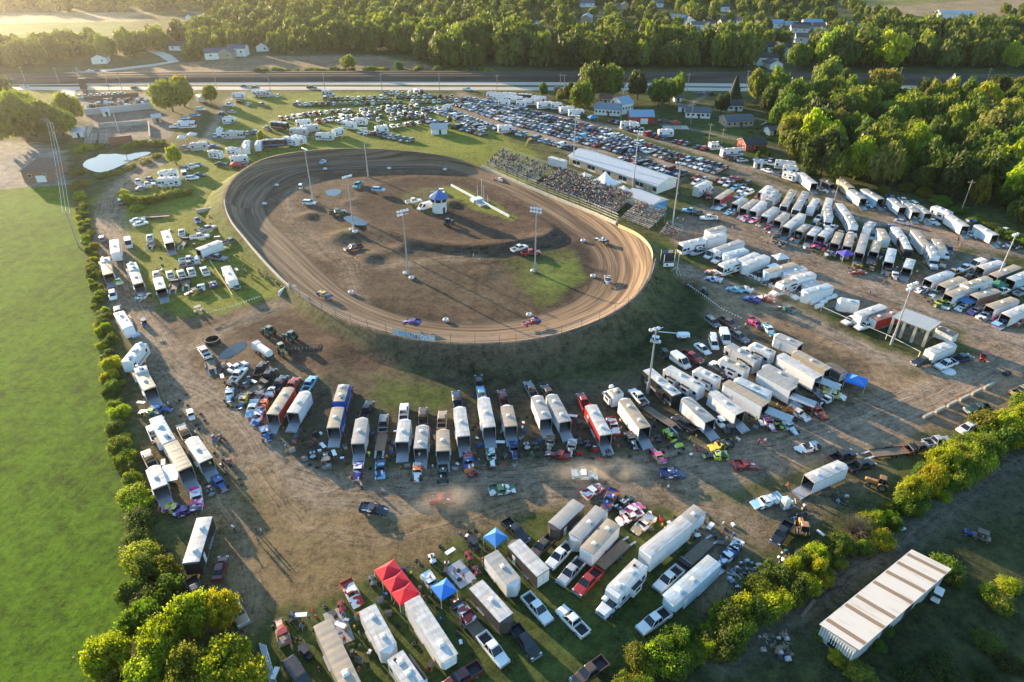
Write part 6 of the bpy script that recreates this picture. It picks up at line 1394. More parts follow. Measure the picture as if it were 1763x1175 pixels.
RA(t,'mod',985,795,960,760,'tan','pink','tan and pink race car below the long tan roofed trailer');RA(t,'mod',405,745,395,790,'white','tan','white and tan race car below the slim white trailer');RA(t,'mod',262,715,255,755,'tan','brown','dusty tan race car below the short white trailer');RA(t,'mod',20,760,25,800,'blue','light blue','blue race car standing below the short trailers');RA(t,'late',1092,680,1130,720,'lime','black','lime green race car beside the black pickup');RA(t,'mod',812,695,840,740,'black','grey','black race car beside the open tail of the long white trailer');RA(t,'late',690,600,715,660,'white','red','white and red race car right of the bright red trailer');RA(t,'mod',318,795,290,790,'red','maroon','small red race car on the pit road edge')
for x,y,c in ((105,735,'silver'),(165,735,'black'),(460,705,'black'),(515,720,'navy'),(660,780,'grey'),(990,685,'black')): SM(t,'quad',x,y,x + 10,y + 30,c,{'silver': 'silver','black': 'black','navy': 'navy','grey': 'grey'}[c] + ' quad bike','before the white trailers','from the blue race car')
SM(t,'cart',1412,585,1430,610,'white','white roofed cart beside the dark loading ramp');SM(t,'cart',1470,632,1440,635,'black','black cart beside the white roofed cart');SM(t,'cart',1035,120,1060,150,'black','black cart parked behind the cargo van')
t = (3,2)
TR(t,385,272,115,115,'white',W_,'large white trailer with a ribbed side next to the gravel road',H=4.0,vents=0,goose=True);TR(t,445,220,225,100,'tan',T_,'tan roofed trailer tight behind the large ribbed one',H=3.3);TR(t,260,55,100,-15,'white',G_,'white trailer nearest the pennant string',H=3.4);TR(t,215,350,-20,225,'white',G_,'long trailer with an awning and ribbed grey roof',H=4.0,goose=True,vents=0);TR(t,225,300,20,195,'silver',G_,'grey trailer behind the one with an awning',H=3.5,ramp=False);
TR(t,528,228,470,195,'dark',(.09,.06,.04),'dark brown trailer beside the blue canopy',H=2.6,ramp=False,vents=0)
for k,(x,y,lab) in enumerate([(440,312,'grey lift roof raised behind the large ribbed trailer'),(272,428,'grey lift roof raised behind the trailer with an awning'),(112,525,'grey lift roof raised behind the very long white trailer')]):
    q = TG(t,x,y,2.9);th_ = thing('awning',lab,'awning',(*q,0),R(-38));bx(th_,'canopy',(-2.6,2.6,-1.25,1.25,2.85,2.95,M['plate']))
    for sx in (-2.5,2.5):
        for sy in (-1.2,1.2): m = MB();m.bar((0,0,0),(0,0,2.85),.05,M['metal']);put('leg',m.build('leg'),th_,None,None,(sx,sy,0))
canopy(*TG(t,635,285,2.3),R(-35),4.2,3.6,(.02,.16,.55),'blue canopy at the end of the trailer block by the gravel')
RA(t,'late',485,385,550,405,'white','yellow','white race car with yellow wheels under the ribbed trailer lift roof');RA(t,'mod',425,425,400,440,'black','white','small black and white race car beside the lift roofs');RA(t,'late',245,515,310,550,'orange','white','orange and white race car in front of the trailer block');RA(t,'late',370,495,400,520,'red','orange','red race car half under a lift roof');RA(t,'mod',105,575,130,600,'lime','black','lime race car at the lower lift roof');RA(t,'mod',185,605,205,625,'light blue','white','pale blue race car beside the lime one');RA(t,'mod',45,580,60,600,'white','pink','white race car at the tail of the very long trailer');RA(t,'late',300,745,240,755,'white','black','white and black race car alone on the gravel apron');RA(t,'late',45,1102,-20,1125,'white','light blue','pale race car beside the portable toilet')
TR(t,318,955,540,858,'white',W_,'white trailer standing alone with its tail ramp down on the apron',H=3.2,vents=2);CA(t,'pickup',540,800,600,780,'black','black pickup with red toolbox beyond the lone white trailer');CA(t,'pickup',665,862,740,840,'black','black pickup hitched to the lone white trailer')
CA(t,'pickup',1180,702,1255,690,'silver','silver pickup with an open bed by the hedge');CA(t,'suv',1385,612,1310,640,'white','white SUV at the end of the concrete barriers');CA(t,'pickup',1455,482,1400,490,'dark green','dark green pickup behind the concrete barriers');CA(t,'pickup',1755,360,1800,345,'tan','tan pickup at the hedge tip beyond the barriers');flatbed(*TG(t,880,775,.5),R(8),9,'low trailer loaded with black machinery by the hedge');CA(t,'pickup',1050,745,1110,730,'brown','brown truck between the machinery trailer and the silver pickup')
CA(t,'pickup',1078,162,1010,180,'black','black pickup at the end of the pipe rail fence');CA(t,'pickup',1238,182,1170,205,'white','white pickup beside the pipe rail fence end');CA(t,'pickup',1345,142,1410,125,'navy','navy pickup behind the small white trailer');TR(t,1130,100,1280,42,'white',W_,'small white trailer below the open pavilion',H=3.0,ramp=False);SM(t,'cart',1487,140,1480,165,'red','red cart with a white roof on the gravel');SM(t,'quad',1650,240,1620,250,'black','black quad bike with two riders on the gravel')
tractor(*TG(t,775,990,.8),R(150),(.45,.19,.04),(.3,.14,.04),'old orange tractor parked in the weeds by the hedge',front=.5)
t_ = thing('portable_toilet','white portable toilet beside the pale race car','portable toilet',(*TG(t,148,1150),0),.3);m = MB();m.loft([rect(0,-.6,.6,-.6,.6,.05),rect(2.1,-.58,.58,-.58,.58,.05)],M['white']);put('wall',m.build('wall'),t_);m = MB();m.loft([rect(2.1,-.64,.64,-.64,.64,.05),rect(2.3,-.5,.5,-.5,.5,.1),rect(2.4,-.2,.2,-.4,.4,.05)],M['whitemetal']);put('roof',m.build('roof'),t_);bx(t_,'door',(-.64,-.6,-.35,.35,.1,1.95,M['conc2']))
# --- the lower block of trailers
t = (1,3)
TR(t,752,670,893,935,'white',W_,'white trailer with a rounded nose in the lower row, right of the tan one',ramp=False,vents=2);TR(t,1055,612,1312,1012,'white',W_,'very long white gooseneck trailer below the red canopy',goose=True,ramp=False,ac=1,vents=0,H=3.6);TR(t,445,765,660,1230,'tan',T_,'long tan roofed trailer with a cable shadow across it',ramp=False,ac=1,vents=0,H=3.7)
RV(t,'travel',945,995,1085,1200,'white',W_,'white caravan with slide-outs at the bottom of the lower row',slide=2,H=3.4);TR(t,1485,510,1692,738,'dark',W_,'dark sided trailer with a white roof behind the small blue canopy',ramp=False);TR(t,1588,305,1738,492,'white',G_,'white trailer with a patched grey roof between two dark sided ones',ramp=False)
canopy(*TG(t,948,480,2.6),R(-52),8.0,3.5,(.62,.012,.03),'bright red triple-peaked canopy at the head of the lower row',3);canopy(*TG(t,1268,530,2.6),R(-52),2.9,2.9,(.02,.18,.62),'small blue canopy beside the loaded trailer of the lower row');canopy(*TG(t,1618,180,2.6),R(-45),2.9,2.9,(.04,.22,.55),'small blue canopy beside the black carts',1)
CA(t,'pickup',1600,945,1660,1020,'white','white pickup with a dark bed towing the loaded trailer');flatbed(*TG(t,1435,755,.5),R(128),7,'white edged open trailer loaded with equipment');RA(t,'mod',1400,700,1375,665,'white','red','white race car loaded on the open trailer',z=.58);CA(t,'pickup',1395,1135,1330,1175,'maroon','dark red pickup half out of view at the lower row')
RA(t,'late',652,572,690,640,'white','red','white race car with red and blue marks left of the red canopy');RA(t,'mod',175,830,160,780,'tan','red','tan race car beside the long tan roofed trailer');SM(t,'quad',250,730,255,760,'black','black quad bike behind the tan race car');SM(t,'quad',580,660,590,690,'red','red quad bike beside the rounded-nose trailer');SM(t,'quad',790,485,800,510,'grey','grey quad bike beside the red canopy');SM(t,'quad',1440,320,1450,340,'red','red quad bike between the blue canopy and the loaded rug');SM(t,'quad',1490,420,1500,440,'maroon','dark red quad bike beside the patched trailer');SM(t,'cart',1470,250,1500,280,'black','black cart beside the small blue canopy');SM(t,'quad',1190,340,1200,370,'white','white quad bike alone on the dry grass');SM(t,'cart',340,980,360,1000,'black','black cart with tools beside the tan trailer');CA(t,'van',290,1140,330,1200,'black','black van at the lower edge beside the tan trailer')
RA(t,'mod',1190,505,1230,560,'light blue','white','pale blue race car half under the small blue canopy')
m = MB();m.box(-2.4,2.4,-1.6,1.6,.0,.03,M['plate']);tag(put('ground_mat',m.build('ground_mat'),loc=(*TG(t,1380,445),.02),rz=R(-52)),'grey ground mat spread with tools in front of the dark sided trailer','mat')
m = MB();m.box(-3.2,3.2,-1.5,1.5,0,.03,M['conc2']);tag(put('ground_mat',m.build('ground_mat'),loc=(*TG(t,560,800),.02),rz=R(-62)),'dull grey ground mat along the long tan roofed trailer','mat')
for k in range(4):
    m = MB();a,b = TG(t,25 + k * 14,910 + k * 6,.3),TG(t,95 + k * 16,1175 + k * 6,.3);m.cyl((*a,.2 + .06 * k),(*b,.2 + .06 * k),.13,.13,M['metal'],8);o = put('metal_pipe',m.build('metal_pipe'));o['category'] = 'pipe';reg(o,'long grey pipe','lying beside the near thicket','from the thicket');o['group'] = 'long pipes lying by the near thicket'
t = (2,3)
TR(t,215,432,20,232,'dark',W_,'dark sided trailer with a white roof beside the four parked pickups',ramp=False,vents=0)
TR(t,455,-40,290,118,'dark',G_,'dark sided trailer with a pale roof nearest the pit road',ramp=False,vents=0);TR(t,612,0,430,195,'silver',G_,'silver trailer with a pale roof second from the pit road',ramp=False);TR(t,692,90,508,290,'white',T_,'white trailer with a rust streaked roof third from the pit road',ramp=False,vents=2,vnose=False)
TR(t,1185,75,905,300,'white',W_,'big white trailer with a grey roof and fold-out side box',goose=False,H=4.0,ramp=False,vents=0,vnose=False);TR(t,1255,15,1195,65,'white',G_,'short white trailer at the tail of the big white one',ramp=False,H=3.2)
RV(t,'toter',880,365,610,640,'white',W_,'white motorhome truck with three roof domes among the parked pickups',slide=1,acs=3,H=3.7,stripe='blue');TR(t,1372,345,1062,622,'lightblue',B_,'pale blue gooseneck trailer beside the hedge',goose=True,ramp=True,ac=1,vents=1,H=3.5)
CA(t,'pickup',965,755,885,810,'white','white pickup coupled to the pale blue gooseneck trailer');CA(t,'pickup',1062,472,985,540,'white','white pickup with a sunroof beside the pale blue trailer')
CA(t,'pickup',215,250,150,310,'brown','dark brown pickup, first in the row of four');CA(t,'pickup',328,315,265,380,'white','white pickup second in the row of four');CA(t,'pickup',405,425,345,490,'silver','silver pickup with a brown bed cover, third in the row of four');CA(t,'pickup',517,492,440,570,'red','shiny red pickup, last in the row of four')
CA(t,'pickup',175,670,245,750,'white','white pickup with a loaded bed facing the hedge');CA(t,'pickup',415,757,340,680,'white','white pickup turned away with its open bed to the hedge');CA(t,'pickup',95,895,160,980,'black','black pickup with a covered bed at the bottom of the row');CA(t,'pickup',530,1100,440,1165,'brown','dark brown pickup half out of view at the hedge');CA(t,'pickup',30,150,70,190,'black','black pickup beside the small blue canopy')
flatbed(*TG(t,690,315,.5),R(225),7,'worn wooden car trailer beside the rust streaked trailer',rails=False);flatbed(*TG(t,1245,310,.5),R(222),8,'black car trailer with raised white ramps behind the sunroof pickup')
RA(t,'late',800,55,750,75,'white','red','white and red race car behind the rust streaked trailer');RA(t,'late',893,105,850,140,'white','tan','white race car with a tan side beside the white and red one');RA(t,'mod',1500,275,1460,330,'white','black','white race car on the trailer by the junk heap');RA(t,'mod',1450,330,1430,350,'white','blue','white and blue race car at the tail of the pale blue trailer');SM(t,'quad',1245,165,1260,190,'white','white quad bike beside the big white trailer')
SM(t,'cart',1265,90,1290,70,'black','black cart at the tail of the short white trailer')
# --- the left side
t = (0,3)
TR(t,1378,62,1286,364,'black',W_,'black sided trailer with a white roof and two dark vents',ramp=False,vents=2,vnose=False);CA(t,'sedan',1480,398,1500,330,'maroon','dark red car parked beside the black sided trailer');CA(t,'pickup',1318,560,1350,640,'black','black pickup with an open bed beside the hedge bushes');CA(t,'pickup',1595,690,1640,770,'tan','tan topped dark pickup behind the near thicket')
t = (0,2)
RV(t,'travel',852,168,955,42,'white',B_,'white caravan standing askew at the hedge',H=3.4,acs=3);RV(t,'toter',955,235,930,160,'white',W_,'small white motorhome truck beside the askew caravan',H=3.6,acs=1);TR(t,1010,348,952,245,'white',T_,'tan roofed white trailer with ramp down at the hedge');RA(t,'mod',1012,500,960,500,'lime','blue','lime and blue race car across the trailer ramp by the hedge');RA(t,'mod',1082,483,1120,485,'light blue','blue','light blue race car beside the lime and blue one')
RV(t,'fifth',1142,712,1042,532,'white',B_,'white caravan with a blue-white roof ahead of the tan roofed trailer',acs=2,H=3.7);TR(t,1248,888,1148,712,'tan',T_,'long tan roofed trailer with ramp down behind the caravan',H=3.7,vents=0);CA(t,'pickup',1035,645,1015,600,'white','white pickup half hidden between caravan and hedge')
CA(t,'pickup',1240,640,1215,590,'tan','tan pickup hitched to the white trailer near the road');TR(t,1388,832,1288,685,'white',W_,'white trailer with a wrinkled roof beside the road and ramp down');CA(t,'pickup',1005,820,985,780,'tan','tan pickup by the hedge ahead of the awning trailer');TR(t,1078,1010,1030,880,'white',W_,'white trailer with a side awning at the hedge')
q = TG(t,1145,915,2.8);th_ = thing('awning','pale side awning of the trailer at the hedge','awning',(*q,0),R(110));bx(th_,'canopy',(-2.4,2.4,-1.4,1.4,2.7,2.78,M['marquee']))
for sx in (-2.3,2.3): m = MB();m.bar((0,0,0),(0,0,2.7),.05,M['metal']);put('leg',m.build('leg'),th_,None,None,(sx,-1.35,0))
RA(t,'late',1325,1082,1330,1120,'pink','white','hot pink race car behind the hedge side trailers');RA(t,'mod',1480,985,1520,1040,'grey','blue','grey race car below the wrinkled roof trailer');RA(t,'mod',1190,1160,1250,1165,'purple','yellow','purple and yellow race car at the hedge');RA(t,'mod',1262,1168,1300,1160,'black','purple','black race car beside the purple and yellow one')
SM(t,'cart',1290,535,1300,560,'white','white cart driving on the pit road bend');SM(t,'quad',1482,672,1500,700,'black','black quad bike on the pit road bend');SM(t,'quad',1420,1050,1430,1070,'grey','grey quad bike beside the hot pink race car')
CA(t,'pickup',1378,100,1350,60,'white','white pickup with a flat trailer beside the muddy puddle');flatbed(*TG(t,1422,190,.5),R(115),4,'small flat trailer behind the white pickup by the puddle',rails=False)
CA(t,'sedan',1602,197,1640,175,'white','white car at the head of the cluttered pit row');CA(t,'pickup',1605,255,1640,215,'white','white pickup with an open bed in the cluttered pit row')
RA(t,'mod',1545,390,1540,430,'light blue','white','pale blue race car with twin nose arms in the cluttered row');RA(t,'mod',1635,432,1620,470,'yellow','blue','yellow race car in the cluttered pit row');RA(t,'late',1700,482,1680,530,'light blue','white','light blue race car in the cluttered pit row');RA(t,'late',1738,535,1720,570,'white','blue','white and blue race car beside the red sided trailer')
SM(t,'cart',1560,330,1575,310,'black','black cart loaded with gear in the cluttered row')
t = (1,2)
CA(t,'pickup',35,215,55,180,'black','black pickup first of the dark trucks below the tractors');CA(t,'pickup',85,262,110,225,'black','black pickup second of the dark trucks below the tractors');CA(t,'pickup',162,312,190,270,'navy','dark blue pickup third of the dark trucks below the tractors');flatbed(*TG(t,0,350,.5),R(50),6,'black open trailer full of gear in the cluttered row');RA(t,'mod',115,355,130,330,'black','white','black and white race car behind the dark blue pickup');RA(t,'mod',60,440,70,410,'maroon','orange','maroon race car against the red sided trailer');RA(t,'mod',30,385,45,360,'navy','grey','navy race car among the dark open trailers')
tractor(*TG(t,230,-5,1.2),R(160),(.05,.15,.06),(.18,.24,.18),'green tractor with its roof lit, second of two',front=.6);tractor(*TG((1,1),85,1095,1.2),R(150),(.05,.15,.06),(.18,.24,.18),'green tractor farthest from the parked trucks',front=.6);tractor(*TG(t,180,85,1.2),R(-50),(.42,.30,.10),(.45,.38,.20),'yellow road grader cab tractor beside the water tanker',front=.8)
th_ = thing('water_tanker','white water tank truck beside the yellow grader','tanker',(*TG(t,65,105,1.2),0),R(-42));m = MB();m.cyl((-2.2,0,1.7),(2.0,0,1.7),.95,.95,M['whitemetal'],16);put('tank',m.build('tank',False),th_);bx(th_,'chassis',(-2.6,3.8,-.5,.5,.7,.9,DK));m = MB();m.loft([rect(.8,-1,1,-1,1,.1),rect(1.7,-1,1,-1,1,.1),rect(2.5,-.9,.5,-.85,.85,.1)],PT);put('cab',m.build('cab'),th_,(.5,.5,.5),None,(-3.4,0,0))
for x in (-3.2,-1.2,1.6):
    for s in (-1,1): put('wheel',cached('tkw',lambda: wheel_mb(.5,.3).build('wheel')),th_,None,None,(x,s * .85,.5))
th_ = thing('harrow','dark folded harrow behind the green tractor','farm implement',(*TG(t,340,75,.5),0),R(8));m = MB()
for k in range(5): m.bar((-3.5,-1 + k * .5,.6),(3.5,-1 + k * .5,.6),.1,M['soil'])
for k in range(9): m.bar((-3.4 + k * .85,-1.1,.55),(-3.4 + k * .85,1.1,.55),.09,DK);m.cyl((-3.4 + k * .85,0,.35),(-3.3 + k * .85,0,.35),.35,.35,M['metal'],10)
put('frame',m.build('frame'),th_)
m = MB();rr = [[(r_ * math.cos(a),r_ * math.sin(a),z) for a in np.linspace(0,6.2832,21)[:-1]] for r_,z in ((1.75,0),(1.75,1.2),(1.55,1.2),(1.55,.05),(0.01,.05))];m.loft(rr,M['dark'],cap=False);tag(put('stock_tank',m.build('stock_tank'),loc=(*TG((0,2),1437,42),0)),'round dark water tank beside the muddy puddle','tank')
t = (0,1)
w1,n1 = 'in the pit rows left of the oval','from the hedge'
CA(t,'suv',690,470,688,440,'grey','grey SUV parked at the hedge by the lane bend');TR(t,776,568,768,480,'white',W_,'small white trailer beside the lane near the hedge',ramp=False);CA(t,'van',868,508,875,560,'white','white box van facing the oval pits');CA(t,'pickup',1010,468,1005,430,'white','white pickup with a small pale trailer in the pit meadow');flatbed(*TG(t,1022,515,.5),R(98),3,'small pale trailer behind the white pickup',rails=False);TR(t,1140,500,1112,420,'white',W_,'square white trailer in the pit meadow');CA(t,'pickup',1225,432,1222,400,'white','white pickup pulling a small race car trailer');flatbed(*TG(t,1240,500,.5),R(95),5,'small dark trailer with a quad bike in the pit meadow');TR(t,1332,548,1482,490,'white',W_,'white trailer parked sideways beside the grey pickup',H=3.);CA(t,'pickup',1555,490,1610,475,'grey','grey pickup hitched to the sideways white trailer');RA(t,'late',1490,538,1530,530,'yellow','lime','yellow race car beside the sideways white trailer');CA(t,'pickup',1345,457,1400,450,'white','white pickup above the sideways trailer');CA(t,'pickup',1400,405,1430,395,'silver','silver pickup among motorbikes near the oval');CA(t,'sedan',1330,345,1340,370,'blue','blue car alone below the block wall')
RV(t,'toter',712,630,700,575,'white',W_,'white motorhome truck at the hedge with a rusty trailer',H=3.5,acs=1);TR(t,728,712,710,632,'tan',(.34,.20,.10),'rusty roofed trailer behind the hedge side motorhome',vents=0);RV(t,'toter',905,685,872,612,'white',W_,'white motorhome truck on the lane side of the pit meadow',H=3.5);TR(t,932,775,900,690,'white',G_,'white trailer with ramp down beside the lane');CA(t,'pickup',1055,718,1050,690,'white','white pickup ahead of the short white trailer');TR(t,1085,812,1062,735,'white',W_,'short white trailer with ramp down in the meadow row')
CA(t,'pickup',1148,718,1138,690,'white','white pickup left of the open trailers');flatbed(*TG(t,1175,790,.5),R(105),5,'open trailer with parts behind the second white pickup');CA(t,'pickup',1222,712,1212,685,'white','white pickup in the middle of the open trailers');flatbed(*TG(t,1255,772,.5),R(110),5,'open trailer with black gear in the meadow row');CA(t,'pickup',1290,695,1280,670,'white','white pickup right of the open trailers');CA(t,'pickup',1380,690,1365,660,'white','white pickup nearest the thin board fence');CA(t,'pickup',1275,612,1330,605,'white','white pickup parked across the meadow');CA(t,'pickup',1278,645,1330,635,'grey','grey pickup parked across the meadow');RA(t,'mod',1303,828,1280,835,'gold','brown','gold race car in the meadow row');RA(t,'late',1355,795,1350,760,'white','light blue','white and blue race car in the meadow row');RA(t,'late',1435,777,1420,745,'blue','navy','blue race car beside the thin board fence');TR(t,1570,755,1520,660,'white',W_,'white camper trailer beyond the thin board fence',ramp=False,H=2.7);CA(t,'pickup',1590,775,1600,800,'black','black pickup below the camper trailer');RA(t,'late',790,758,770,735,'white','lime','white and lime race car at the lane');CA(t,'suv',760,852,762,885,'white','white SUV at the lane below the hedge motorhome');RA(t,'mod',965,862,985,850,'white','grey','white race car at the trailer ramp by the lane')
RV(t,'travel',800,970,865,1075,'white',W_,'white caravan standing at the hedge beside the lane',H=3.2,acs=1);CA(t,'pickup',890,1098,920,1130,'light blue','pale pickup hitched to the hedge side caravan');CA(t,'suv',795,952,790,925,'grey','dark SUV behind the hedge side caravan');SM(t,'cart',975,1048,985,1070,'blue','blue cart driving on the lane');SM(t,'cart',1342,958,1370,950,'tan','tan roofed cart driving out of the infield gate');flatbed(*TG(t,1405,590,.5),R(5),5,'low dark trailer beside the sideways white trailer',rails=False);CA(t,'pickup',1468,600,1500,605,'grey','dark pickup with the low dark trailer')
RV(t,'fifth',1195,10,1060,20,'white',G_,'long grey roofed motorhome at the thicket',H=3.6);RV(t,'coach',1205,62,1055,66,'white',W_,'long white coach at the thicket',H=3.5);CA(t,'van',1245,45,1260,90,'white','white van behind the long coaches');CA(t,'suv',1295,62,1320,60,'white','white SUV beyond the long coaches');CA(t,'pickup',932,88,935,60,'white','white pickup beside the lane by the thicket');CA(t,'pickup',992,108,1040,100,'white','white pickup across in front of the thicket');CA(t,'sedan',1010,68,1035,78,'grey','dark car beside the lane pickup');CA(t,'sedan',955,132,990,125,'grey','dark car half hidden by the thicket');CA(t,'suv',850,165,852,145,'grey','grey SUV on the lane bend');CA(t,'suv',812,220,812,195,'grey','brownish SUV lower on the lane bend');CA(t,'sedan',1345,40,1360,40,'black','dark car alone on the meadow by the oval');flatbed(*TG(t,1060,325,.5),R(10),8,'long pale flat trailer lying in the meadow',rails=False);CA(t,'sedan',925,345,980,335,'white','white car body in the meadow');CA(t,'sedan',945,368,1000,355,'white','second white car body in the meadow')
# --- on the track and infield
RA((1,1),'mod',1055,1068,990,1060,'blue','purple','blue race car on the track above the banner',z=1.5);RA((1,1),'mod',468,868,510,885,'yellow','blue','yellow and blue race car entering the lower turn',z=.8);RA((2,1),'mod',135,1065,90,1075,'blue','red','blue and red race car in the lower turn',z=1.3);RA((2,1),'mod',607,500,575,488,'white','black','white and black race car leaving the steep turn',z=1.0);RA((2,1),'mod',650,772,650,800,'white','maroon','white and maroon race car in the middle of the steep turn',z=1.0);RA((1,1),'mod',1642,82,1620,75,'red','white','red and white race car on the front straight',z=.5);RA((1,0),'mod',462,1102,480,1090,'white','light blue','white and blue race car in the far turn',z=.9);RA((1,0),'mod',800,1062,775,1070,'green','white','green race car in the far turn',z=1.0)
def gza(t,x,y): q = TG(t,x,y);return gz(*q)
CA((1,1),'suv',362,228,400,230,'white','white SUV in the infield below a floodlight');CA((1,1),'pickup',550,293,600,285,'dark green','dark pickup with a white cap between two dirt mounds');CA((1,1),'pickup',690,110,660,130,'teal','teal truck at the far end of the infield');CA((1,1),'suv',830,152,880,155,'light blue','pale blue car on the inner oval crest',z=.7);CA((1,1),'pickup',660,532,600,545,'maroon','maroon tow truck on the infield');SM((1,1),'cart',305,128,310,110,'white','white cart near the top turn of the infield');CA((1,1),'pickup',1065,222,1110,215,'white','white pickup left of the infield tower',z=.2);CA((1,1),'van',1140,262,1095,275,'white','white ambulance van beside the infield tower',z=.1);CA((2,1),'pickup',55,535,100,520,'white','white pickup on the infield grass edge');CA((2,1),'pickup',132,565,185,560,'red','red pickup on the infield grass beside the floodlight');tractor(*TG((1,1),1305,370,.8),R(60),(.12,.08,.05),(.08,.06,.05),'dark tractor on the infield below the tower');SM((1,1),'cart',1200,178,1230,175,'brown','brown cart behind the infield tower');SM((1,1),'cart',1255,160,1290,160,'white','white cart behind the infield tower');
for px in ((456,353),(477,321),(560,293),(670,292),(766,294),(1004,417),(1021,478),(911,545),(768,554),(605,506)):
    q = G(*px);o = put('track_tyre',TYRE_W,loc=(*q,.15 + .05));o['category'] = 'tyre';o['group'] = 'white marker tyres round the infield';reg(o,'big white tyre','marking the inner edge of the track','from the far turn')
for (a,lab) in (((699,472),'white tyre on the left foot of the tall floodlight pole'),((709,480),'white tyre on the right foot of the tall floodlight pole'),((606,400),'first white tyre at the puddle floodlight pole'),((612,404),'second white tyre at the puddle floodlight pole'),((918,468),'white tyre at the green corner floodlight pole')): o = put('track_tyre',TYRE_W,loc=(*G(*a),.02 + gz(*G(*a))));o['category'] = 'tyre';o['label'] = lab
th_ = thing('boom_lift','white and red boom lift with its arm lowered near the caravans','boom lift',(*TG((2,1),1160,1130,.6),0),R(0));m = MB();m.loft([rect(.5,-1.6,1.6,-.9,.9,.3),rect(1.3,-1.5,1.5,-.8,.8,.4)],M['white']);m.bar((-1.2,0,1.3),(-6.6,.6,1.5),.16,M['whitemetal']);put('arm',m.build('arm'),th_);bx(th_,'basket',(-7.4,-6.4,.1,1.1,.8,1.7,M['wall_red']))
for x in (-1,1):
    for s in (-1,1): put('wheel',cached('blw',lambda: wheel_mb(.4,.3).build('wheel')),th_,None,None,(x,s * .9,.4))
# ---------------------------------------------------------------- the pits on the right and the car parks
fr = random.Random(21)
t = (3,1);w = 'along the wood edge';n = 'from the car park'
for a in [(350,100,258,28),(600,130,522,72),(682,202,598,142),(800,205,680,138),(948,262,862,200),(1036,292,984,238),(1120,302,1048,250),(1372,388,1258,312),(1572,448,1448,382)]:
    col = fr.choice(['white','white','white','lightblue']) if a[0] != 600 else 'tan';TR(t,*a,col,T_ if a[0] == 600 else W_ if fr.random() < .5 else G_,{'white': 'white trailer','lightblue': 'pale blue trailer','tan': 'tan trailer'}[col],w,n,H=3.4)
RV(t,'fifth',1272,300,1150,250,'white',W_,'white caravan between trailers along the wood edge',H=3.6);RV(t,'travel',240,45,150,15,'white',W_,'white caravan ahead of the longest wood edge trailer',H=3.2);TR(t,475,105,400,72,'black',(.05,.05,.05),'black trailer beside the longest wood edge trailer',H=2.8)
for a in [(1632,420,1590,405,'pickup','white'),(1420,365,1400,350,'pickup','blue'),(660,135,640,120,'pickup','navy'),(865,195,850,180,'pickup','blue'),(945,215,930,200,'pickup','white'),(1010,232,990,222,'suv','white'),(940,358,1000,375,'sedan','silver'),(100,35,60,20,'sedan','navy'),(30,10,0,0,'sedan','white')]: CA(t,a[4],*a[:4],a[5],a[5] + (' pickup' if a[4] == 'pickup' else ' SUV' if a[4] == 'suv' else ' car'),w,n)
for a in [(402,142,430,150,'orange','white'),(705,240,735,250,'white','light blue'),(830,262,850,270,'maroon','black'),(1065,342,1090,350,'tan','white'),(1148,357,1180,370,'white','light blue'),(1405,442,1440,455,'white','teal'),(1560,490,1590,500,'tan','brown'),(1670,515,1650,520,'white','red'),(1720,525,1740,520,'black','grey')]: RA(t,'late',*a,a[4] + ' race car',w,n)
w = 'in the second pit tier'
for k,a in enumerate([('travel',20,175,48,120),('fifth',60,200,88,140),('coach',205,145,145,250),('coach',292,155,225,275),('travel',365,200,325,265),('toter',440,260,452,355),('coach',558,250,520,240),('toter',575,310,632,410),('travel',740,360,705,405),('coach',940,455,985,550),('toter',1130,515,1178,615)]):
    if k == 6: continue
    RV(t,*a,'black' if k == 9 else 'white',fr.choice([W_,T_,G_]),('black' if k == 9 else 'white') + ' ' + {'travel': 'caravan','fifth': 'tall caravan','coach': 'motor coach','toter': 'motorhome truck'}[a[0]],w,n,H=3.6,stripe=fr.choice(['grey','tan','blue','black']))
for a,c in [((452,200,425,290),'silver'),((515,235,590,330),'white'),((795,405,835,475),'lightblue'),((895,395,942,462),'white'),((1025,415,1110,520),'white'),((1170,475,1215,545),'lightblue')]: TR(t,a[2],a[3],a[0],a[1],c,fr.choice([W_,T_]),{'silver': 'grey trailer','white': 'white trailer','lightblue': 'pale blue trailer'}[c],w,n,ramp=False,H=3.5,goose=a[2] in (590,1110))
for a in [(380,335,360,350,'pickup','white'),(745,455,740,480,'pickup','silver'),(838,495,850,520,'sedan','red'),(1235,580,1240,610,'sedan','white'),(1258,545,1262,580,'pickup','navy'),(775,400,765,375,'pickup','navy'),(870,400,860,380,'pickup','blue'),(1160,640,1200,650,'pickup','tan')]: CA(t,a[4],*a[:4],a[5],a[5] + (' pickup' if a[4] == 'pickup' else ' car'),w,n)
w = 'in the open-tailed row'
for k,a in enumerate([(12,325,75,280),(102,352,162,300),(160,398,270,305),(248,422,302,378),(322,452,375,395),(395,458,455,405),(488,505,522,432),(573,525,594,442),(655,568,692,443),(752,562,776,488),(853,632,876,540),(978,672,1002,612)]):
    c = 'tan' if k == 3 else 'white';TR(t,*a,c,[W_,T_,W_,T_,W_,W_,T_,T_,G_,T_,B_,B_][k],c + ' trailer',w,n,H=3.5 if k in (2,8) else 3.2,vents=1 + k % 2)
for a in [(520,440,530,425),(590,450,598,425),(470,400,490,385),(300,400,320,385),(350,380,370,370)]: CA(t,'pickup',*a,fr.choice(['white','white','silver','grey']),'pale pickup',w,n)
canopy(*TG(t,565,565,2.4),.2,4,3.4,(.06,.05,.34),'violet blue canopy behind an open-tailed trailer');canopy(*TG(t,722,385,2.4),R(60),5,3.4,(.5,.55,.6),'pale canopy with dark legs in the second tier')
